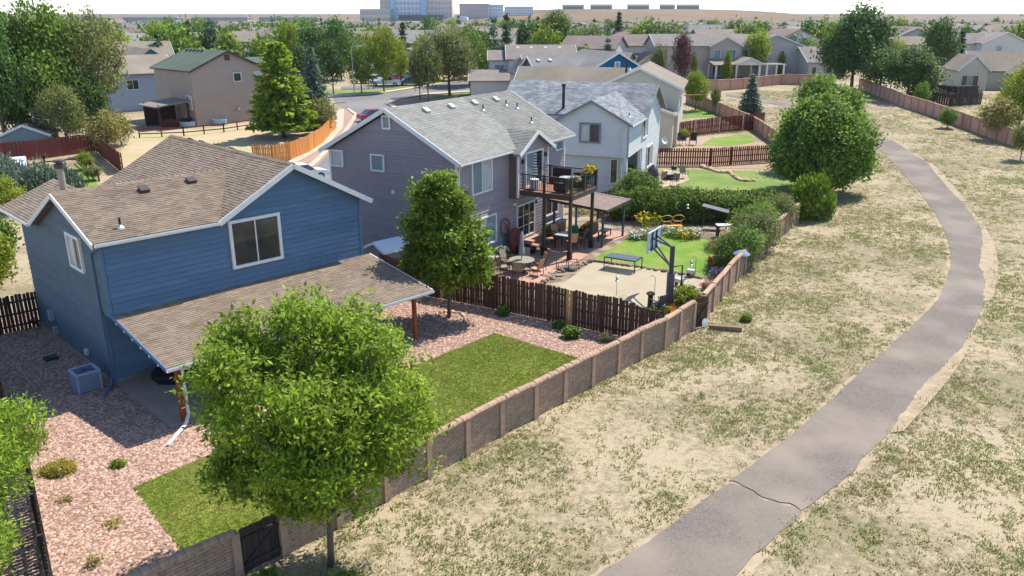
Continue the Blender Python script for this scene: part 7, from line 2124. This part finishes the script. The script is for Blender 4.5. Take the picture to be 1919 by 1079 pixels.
for i, (x, y) in enumerate(houses):
    k = fr_.randrange(10)
    if k == 4 and fr_.random() < .75: k = 7
    o = protos[k] if k not in used_p else copy_tree(protos[k])
    used_p.add(k)
    o.location = (x, y, float(ground_z(np.float64(x), np.float64(y))))
    o.rotation_euler = (0, 0, fr_.choice((0, .25, -.3, 1.57, 1.2, 3.14, -1.4)) + fr_.uniform(-.15, .15))
    s_ = fr_.uniform(.92, 1.12)
    o.scale = (s_, s_, s_)
    rc, wc = names_[k]
    dist = 'nearer' if y < 260 else ('middle' if y < 460 else 'farthest')
    side = 'west' if x < -.2 * y else ('east' if x > .25 * y else 'central')
    tag(o, '%s house with %s roof, %s %s suburb' % (wc, rc, dist, {'west': 'left', 'east': 'right', 'central': 'middle'}[side]), 'house', 'houses of the far suburb')
for k, o in enumerate(protos):
    if k not in used_p:
        for c in list(o.children): bpy.data.objects.remove(c, do_unlink=True)
        bpy.data.objects.remove(o, do_unlink=True)
# far trees
LOWK = {'lt1': ('mid', 31), 'lt2': ('yel', 32), 'lt3': ('dark', 33), 'lt4': ('sage', 34), 'lt5': ('mid', 35)}
for k, (mt, sd) in LOWK.items():
    KINDS[k] = (lambda mt=mt, sd=sd: mk_round(LMB[mt], sd, n=200, lf=(.75, .5)))
    DIM[k] = (6.6, 8.)
KINDS['lc1'] = lambda: mk_con(LMB['pine'], 36, layers=9, L=1.0, W=.42, per=5)
DIM['lc1'] = (5.2, 9.)
KINDS['lc2'] = lambda: mk_con(LMB['blue'], 37, layers=9, L=1.0, W=.42, per=5)
DIM['lc2'] = (5.2, 9.)
kd = {'lt1': 'mid green', 'lt2': 'yellow-green', 'lt3': 'dark green', 'lt4': 'grey-green', 'lt5': 'green', 'lc1': 'dark pine', 'lc2': 'blue spruce'}
cnt = 0
hx_ = np.array(houses)
tries = 0
while cnt < 290 and tries < 6000:
    tries += 1
    y = 150 + 520 * fr_.random() ** 2.1
    x = fr_.uniform(-1, 1) * (y * .66 + 10)
    if not far_ok(x, y + 6): continue
    if np.min(np.hypot(hx_[:, 0] - x, hx_[:, 1] - y)) < 7.5: continue
    k = fr_.choice(['lt1', 'lt1', 'lt2', 'lt3', 'lt3', 'lt4', 'lt5', 'lt5', 'lc1', 'lc2'])
    h_ = fr_.uniform(6.5, 12) if k[1] == 't' else fr_.uniform(6, 12)
    w_ = h_ * fr_.uniform(.7, 1.0) if k[1] == 't' else h_ * fr_.uniform(.42, .55)
    dist = 'nearer' if y < 230 else ('middle' if y < 380 else 'farthest')
    side = 'left' if x < -.2 * y else ('right' if x > .25 * y else 'middle')
    nm = kd[k] + (' tree' if k[1] == 't' else '')
    put_tree(k, (x, y, float(ground_z(np.float64(x), np.float64(y)))), w_, h_, '%s among the %s roofs of the %s suburb' % (nm, dist, side), 'trees of the far suburb', name='far_tree')
    cnt += 1

# look-alikes that can be told apart get their place in the row
ORD = 'first second third fourth fifth sixth seventh eighth ninth tenth eleventh twelfth thirteenth fourteenth fifteenth sixteenth seventeenth eighteenth nineteenth twentieth'.split()
by = {}
for o in list(bpy.data.objects):
    if o.get('group') in ('houses of the far suburb', 'trees of the far suburb'): by.setdefault(o['label'], []).append(o)
for lb, os_ in by.items():
    if 2 <= len(os_) <= 20:
        os_.sort(key=lambda o: o.location.x / o.location.y)
        for k, o in enumerate(os_):
            o['label'] = lb + ', %s from the left' % ORD[k]
# the rest of the suburb reads as one mass of roofs and one of crowns
gf = np.random.default_rng(55)
N_ = 620
yy = 330 + 620 * gf.random(N_) ** .9
xx = gf.uniform(-1, 1, N_) * (yy * .67 + 10)
ok = np.array([np.min(np.hypot(hx_[:, 0] - a, hx_[:, 1] - b)) > 13 for a, b in zip(xx, yy)])
ok &= ~((yy > 850) & (xx > -.1 * yy) & (xx < .4 * yy))
xx, yy = xx[ok], yy[ok]
def mass(name, label, mats):
    V_, F_, MI = [], [], []
    for a, b in zip(xx, yy):
        w, d, e, r = gf.uniform(5, 7.5), gf.uniform(4, 5.5), gf.choice([3.0, 5.4]), gf.uniform(1.8, 2.6)
        th = gf.choice([0, 1.57, .3, -.4]) + gf.uniform(-.1, .1)
        z = float(ground_z(np.float64(a), np.float64(b)))
        c, s = math.cos(th), math.sin(th)
        L_ = [(-w, -d, -1), (w, -d, -1), (w, d, -1), (-w, d, -1), (-w, -d, e), (w, -d, e), (w, d, e), (-w, d, e), (-w, 0, e + r), (w, 0, e + r),
              (-w - .5, -d - .5, e - .1), (w + .5, -d - .5, e - .1), (w + .5, 0, e + r + .15), (-w - .5, 0, e + r + .15), (w + .5, d + .5, e - .1), (-w - .5, d + .5, e - .1)]
        k = len(V_)
        V_ += [(a + x * c - y * s, b + x * s + y * c, z + q) for x, y, q in L_]
        fs = [(0, 1, 5), (0, 5, 4), (1, 2, 6), (1, 6, 5), (2, 3, 7), (2, 7, 6), (3, 0, 4), (3, 4, 7), (5, 6, 9), (7, 4, 8), (10, 11, 12), (10, 12, 13), (14, 15, 13), (14, 13, 12)]
        F_ += [tuple(i + k for i in f) for f in fs]
        wi, ri = int(gf.integers(0, 3)), 3 + int(gf.integers(0, 3))
        MI += [wi] * 10 + [ri] * 4
    me = fast_mesh(name, np.array(V_), np.array(F_), None)
    for m_ in mats: me.materials.append(m_)
    me.polygons.foreach_set('material_index', np.array(MI, dtype=np.int32))
    return tag(link(bpy.data.objects.new(name, me)), label, 'suburb', None, 'stuff')
mass('far_suburb', 'distant mass of suburb roofs fading toward the skyline', [SW_TAUPE, SW_GREY, SW_WHITE, RM_TAUPE, RM_TAN, RM_GREY])
Nt = 1500
ty = 225 + 560 * gf.random(Nt); tx = gf.uniform(-1, 1, Nt) * (ty * .67 + 10)
tz = ground_z(tx, ty)
for part_, mt in ((0, 'mid'), (1, 'dark')):
    sel = np.arange(Nt) % 2 == part_
    P_ = []
    for a, b, z in zip(tx[sel], ty[sel], tz[sel]):
        r, h_ = gf.uniform(1.8, 3.6), gf.uniform(5, 9)
        q = gf.normal(0, 1, (46, 3)); q /= np.linalg.norm(q, axis=1)[:, None]
        P_.append(np.array([a, b, z + h_ * .58]) + q * gf.uniform(.55, 1.05, (46, 1)) * np.array([r, r, h_ * .45]))
    V_, F_ = leaf_cloud(np.concatenate(P_), 2, .35, 1.3, .95, gf, up=.6)
    tag(link(bpy.data.objects.new('far_treeline', fast_mesh('far_treeline', V_, F_, LMB[mt]))), 'distant mass of %s crowns between the far roofs' % ('lighter' if part_ == 0 else 'darker'), 'trees', None, 'stuff')

# ------------------------------------------------------------------ large buildings on the skyline
def tower(name, label, x0, x1, y, z0, z1, depth, mat, floors, bays, glass, band=.5, yaw=0., cat='building', pier=.3):
    t = thing(name, label, cat, ((x0 + x1) / 2, y, z0), yaw)
    w, h = x1 - x0, z1 - z0
    MB().box(-w / 2, w / 2, 0, depth, -12, h).build('wall', mat, t)
    fh, bw = h / floors, w / bays
    wm = MB().box(-.5, .5, -.15, .0, 0, 1).mesh('window', glass)
    for i in range(floors):
        for j in range(bays):
            place('window', wm, t, (-w / 2 + (j + .5) * bw, 0, i * fh + fh * (1 - band) * .6), (0, 0, 0), (bw * (1 - pier), 1, fh * band))
    MB().box(-w / 2 - .6, w / 2 + .6, -.6, depth + .6, h, h + 1.2).build('parapet', mat, t)
    return t
M_HT, M_HP, M_HB, M_HG = material('hospital_tan', S(206, 184, 164), .8), material('hospital_pale', S(206, 206, 208), .8), material('hospital_blue_glass', S(120, 170, 205), .2, spec=.6), material('hospital_grey_glass', S(130, 142, 160), .2, spec=.6)
M_DKG = material('dark_plinth', S(62, 70, 84), .5)
D = 1180.
def wx(px, d=D): return (px - 959.5) / 1500 * (d * .9474 + 2)
def wz(py, d=D): return 14 - (py - 33) / 1500 * d
tower('hospital_tower', 'tan left tower of the big hospital on the skyline', wx(712), wx(742), D + 6, wz(40), wz(-32), 40, M_HT, 8, 4, M_HG)
tower('hospital_tower', 'central grey banded hospital block with blue glass edges', wx(734), wx(800), D, wz(40), wz(-30), 45, M_HP, 8, 9, M_HG, .55)
tower('glass_stair', 'left blue glass strip of the hospital', wx(733), wx(741), D - 2, wz(36), wz(-30), 20, M_HB, 8, 2, M_HB, .8)
tower('glass_stair', 'right blue glass strip of the hospital', wx(790), wx(799), D - 2, wz(36), wz(-30), 20, M_HB, 8, 2, M_HB, .8)
tower('hospital_tower', 'tan right tower of the big hospital with pale corner', wx(800), wx(847), D + 4, wz(40), wz(-32), 40, M_HT, 8, 7, M_HG)
tower('low_wing', 'low dark-walled wing before the hospital', wx(755), wx(835), D - 40, wz(47), wz(30), 30, M_DKG, 1, 14, M_DKG, .4)
tower('low_wing', 'low pale wing left of the hospital tower', wx(680), wx(735), D - 20, wz(42), wz(20), 30, M_HT, 2, 10, M_HG)
tower('office_block', 'broad brown office block right of the hospital', wx(862), wx(916), D - 10, wz(38), wz(11), 50, material('office_brown', S(170, 154, 146), .8), 2, 10, M_HG, .3)
tower('office_block', 'glassy office end beside the brown block', wx(914), wx(943), D + 6, wz(34), wz(12), 40, M_HP, 4, 6, M_HB)
tower('office_block', 'pale four-storey block at the foot of the hill', wx(945), wx(1000), D + 30, wz(31), wz(15), 40, M_HP, 4, 14, M_HG)
ar = thing('arched_hall', 'white hall with curved roof below the hospital', 'building', (wx(845), D - 60, wz(50)))
m = MB()
pr = [(-26 + 52 * i / 14, 15 * math.sin(math.pi * (i / 14) * .62 + .05)) for i in range(15)]
pr = pr + [(26, -10), (-26, -10)]
n = len(pr)
m.add([(x, 0, z) for x, z in pr] + [(x, 34, z) for x, z in pr], [tuple(range(n)), tuple(range(2 * n - 1, n - 1, -1))] + [(i, i + n, (i + 1) % n + n, (i + 1) % n) for i in range(n)])
m.build('shell', M_HP, ar)
for k in range(9): MB().box(-18 + k * 4.4, -15.2 + k * 4.4, -.2, 0, 1, 5).build('window', M_HG, ar)
for k in range(7):
    a = 600 - k * 66
    t = tower('apartment_block', 'pale three-storey apartment block on the left skyline, number %s from the hospital side' % ['one', 'two', 'three', 'four', 'five', 'six', 'seven'][k], wx(a - 58, 880), wx(a - 4, 880), 880 + (k % 2) * 25, wz(52, 880), wz(34, 880), 14, SW_SKY if k % 2 else SW_GREY, 3, 11, M_GLASS_B, .5, cat='apartment block')
    w = wx(a - 4, 880) - wx(a - 58, 880)
    block(t, -w / 2, w / 2, -.3, 14.3, 9.6, 10.6, 3.2, 'x', SW_GREY, RM_TAUPE, .8, wname='attic')
for k, px in enumerate((1075, 1128, 1198, 1253, 1292)):
    d = 1370.
    t = thing('hilltop_house', 'low house on the tan hill crest, %s from the left' % ['first', 'second', 'third', 'fourth', 'fifth'][k], 'house', (wx(px, d), d + 12, float(ground_z(np.float64(wx(px, d)), np.float64(d + 12)))))
    w = 17 if k != 3 else 11
    block(t, -w, w, 0, 14, -3, 4, 3, 'x', siding_flat('brown_hill_siding', S(128, 118, 112)), roofm('dark_hill_roof', S(130, 126, 126)), .8)
    for j in range(4): hwin(t, 'y0', 0, -w + 3 + j * w * .48, 1, 3, 1.8, glass=[M_GLASS_D], mull=())
for px, tp, lb in ((168, -2, 'left'), (350, -12, 'middle'), (516, -14, 'right')):
    d = 700.
    t = thing('power_pole', 'thin %s power pole on the left skyline' % lb, 'pole', (wx(px, d), d, float(ground_z(np.float64(0), np.float64(d)))))
    MB().tube([(0, 0, 0), (0, 0, 14 + (33 - tp) / 1500 * d - 8)], [.35, .2], 8).build('mast', M_DKBROWN, t)
    MB().bar((-1.6, 0, 26), (1.6, 0, 26), .2).build('crossarm', M_DKBROWN, t)

# ------------------------------------------------------------------ loose stones, grass tufts, blades
gs_ = np.random.default_rng(99)
def scatter_in(poly, n, holes=()):
    P = np.array([p[:2] for p in poly]); lo_, hi_ = P.min(0), P.max(0)
    out = []
    tot = 0
    while tot < n:
        q = gs_.uniform(lo_, hi_, (n * 2, 2))
        k = inside_np(poly, q)
        for h_ in holes: k &= ~inside_np(h_, q)
        q = q[k]; out.append(q); tot += len(q)
        if len(q) == 0: break
    return np.concatenate(out)[:n]
def stones_mesh(name, pos, smin, smax, mat, zbase):
    """small six-sided stones, flat on the ground"""
    n = len(pos)
    s = gs_.uniform(smin, smax, (n, 1)) * gs_.uniform(.7, 1.3, (n, 3)) * np.array([1, .75, .5])
    base = np.array([[1, 0, .1], [.4, .9, 0], [-.6, .8, .1], [-1, -.1, 0], [-.4, -.9, .1], [.6, -.8, 0], [.3, .1, .9], [-.4, -.1, .8]])
    jit = base[None] + gs_.normal(0, .16, (n, 8, 3))
    a = gs_.uniform(0, 6.28, n); ca, sa = np.cos(a)[:, None], np.sin(a)[:, None]
    q = jit * s[:, None, :]
    x = q[..., 0] * ca - q[..., 1] * sa; y = q[..., 0] * sa + q[..., 1] * ca
    V_ = np.stack([x + pos[:, None, 0], y + pos[:, None, 1], q[..., 2] + zbase], -1).reshape(-1, 3)
    tri = np.array([[0, 1, 6], [1, 2, 6], [2, 7, 6], [2, 3, 7], [3, 4, 7], [4, 5, 7], [5, 6, 7], [5, 0, 6]])
    F_ = (np.arange(n)[:, None, None] * 8 + tri[None]).reshape(-1, 3)
    return fast_mesh(name, V_, F_, mat)
M_ROCKS = material('pink_river_rock', S(176, 149, 132), .95, S(156, 123, 106), scale=20, island=.42, spec=.2)
bhole = [(BH.location.x + a * BH.matrix_world[0][0], 0) for a in (0,)]
def bl(x, y): return local(BH, x, y)[:2]
hole_house = [bl(0, 0), bl(11.7, 0), bl(11.7, 11), bl(0, 11)]
hole_patio = [bl(0, -5.25), bl(11.7, -5.25), bl(11.7, .2), bl(0, .2)]
inner = [(p[0], p[1]) for p in YARD]
near_yard = [p for p in YARD]
pos = scatter_in(YARD, 62000, (hole_house, hole_patio, LAWN1))
keep = (np.hypot(pos[:, 0], pos[:, 1]) < 33) | (gs_.random(len(pos)) < .6)
pos = pos[keep]
o = link(bpy.data.objects.new('gravel', stones_mesh('gravel', pos, .034, .078, M_ROCKS, .012)))
tag(o, 'loose pink river rocks covering the blue house yard', 'gravel', None, 'stuff')

def blades(name, pos, h, w, per, spread, mat, z=0., lean=.5):
    n = len(pos) * per
    c = np.repeat(pos, per, 0)
    p = c + gs_.normal(0, 1, (n, 2)) * np.repeat(spread, per)[:, None]
    hh = np.repeat(h, per) * gs_.uniform(.5, 1.3, n)
    a = gs_.uniform(0, 6.28, n)
    dx, dy = np.cos(a) * w, np.sin(a) * w
    ln = gs_.normal(0, lean, (n, 2)) * hh[:, None]
    zb = np.interp(p[:, 1], TY, TZ) + z
    V_ = np.stack([np.stack([p[:, 0] - dx, p[:, 1] - dy, zb], -1), np.stack([p[:, 0] + dx, p[:, 1] + dy, zb], -1), np.stack([p[:, 0] + ln[:, 0], p[:, 1] + ln[:, 1], zb + hh], -1)], 1).reshape(-1, 3)
    return fast_mesh(name, V_, np.arange(3 * n).reshape(-1, 3), mat)
M_TUFT = material('dry_olive_blade', (.31, .305, .12), .9, (.40, .335, .185), scale=1.6, detail=6, island=.25, transl=.4, spec=.1, col3=(.27, .315, .085), scale3=.4)
path_poly = sl + sr[::-1]
fieldA = [(x, y) for x, y in WALL[1:]] + [(26, 63), (29, 92), (26, 124), (40, 140), (75, 138), (90, 105), (62, 60), (38, 40), (24, 20), (14, 8), (-4, 8), (-9, 13)]
def noise2(p, s, seed):
    r_ = np.random.default_rng(seed); v = 0
    for k in range(6):
        a = r_.uniform(0, 6.28); f_ = s * (1 + k * .55)
        v = v + np.sin((p[:, 0] * math.cos(a) + p[:, 1] * math.sin(a)) * f_ + r_.uniform(0, 6.28)) / (1 + .3 * k)
    return v
pos = scatter_in(fieldA, 150000, (path_poly,))
dist = np.hypot(pos[:, 0], pos[:, 1])
wp = np.array(WALL)
dw = np.min(np.hypot(pos[:, None, 0] - wp[None, :, 0], pos[:, None, 1] - wp[None, :, 1]), 1)
clump = .7 * noise2(pos, 1.3, 5) + .9 * noise2(pos, .35, 6) + 2.2 * np.exp(-dw / 1.3)
pr = np.clip((clump + 1.9) / 3.4, .12, 1) * np.clip(40 / np.maximum(dist, 12), 0, 1.0)
pos = pos[gs_.random(len(pos)) < pr]
rad = np.clip(gs_.lognormal(-2.1, .65, len(pos)), .04, .42)
# rounded low clumps: every blade leans out from the middle of its clump
per = 16
n = len(pos) * per
c = np.repeat(pos, per, 0); rr = np.repeat(rad, per)
a = gs_.uniform(0, 6.283, n); q = np.sqrt(gs_.random(n))
p = c + np.stack([np.cos(a), np.sin(a)], -1) * (q * rr)[:, None]
hh = (.03 + .38 * rr) * (1.15 - q * .7) * gs_.uniform(.6, 1.3, n)
b = gs_.uniform(0, 6.283, n); w = .014 + .03 * rr
ln = np.stack([np.cos(a), np.sin(a)], -1) * (q * hh * .9)[:, None] + gs_.normal(0, .35, (n, 2)) * hh[:, None]
zb = np.interp(p[:, 1], TY, TZ)
dx, dy = np.cos(b) * w, np.sin(b) * w
V_ = np.stack([np.stack([p[:, 0] - dx, p[:, 1] - dy, zb], -1), np.stack([p[:, 0] + dx, p[:, 1] + dy, zb], -1), np.stack([p[:, 0] + ln[:, 0], p[:, 1] + ln[:, 1], zb + hh], -1)], 1).reshape(-1, 3)
o = link(bpy.data.objects.new('dry_grass', fast_mesh('dry_grass', V_, np.arange(3 * n).reshape(-1, 3), M_TUFT)))
tag(o, 'sparse olive and straw grass tufts on the dry ground', 'grass', None, 'stuff')
M_TURF = material('turf_blade', (.21, .26, .038), .9, (.26, .29, .055), scale=1.1, detail=7, island=.3, transl=.25, spec=.1, col3=(.33, .32, .085), scale3=.55)
def turf(label, poly, n, h, mat, z):
    p = scatter_in(poly, n)
    o = link(bpy.data.objects.new('turf', blades('turf', p, np.full(len(p), h), .012, 5, np.full(len(p), .03), mat, z, .6)))
    tag(o, label, 'grass', None, 'stuff')
turf('short mown blades of the blue house lawn', LAWN1, 46000, .026, M_TURF, .03)

# ------------------------------------------------------------------ summer haze: one closed box of thin air round everything
hz = bpy.data.materials.new('haze')
hz.use_nodes = True
hn, hlk = hz.node_tree.nodes, hz.node_tree.links
for n_ in list(hn):
    if n_.type != 'OUTPUT_MATERIAL': hn.remove(n_)
pv = hn.new('ShaderNodeVolumePrincipled')
pv.inputs['Color'].default_value = (.80, .88, 1.0, 1)
pv.inputs['Density'].default_value = .00008
hlk.new(pv.outputs[0], hn['Material Output'].inputs['Volume'])
MB().box(-6010, 6010, -70, 6010, -1.2, 90).build('haze', hz, None, kind='stuff', label='thin summer haze over the whole suburb')
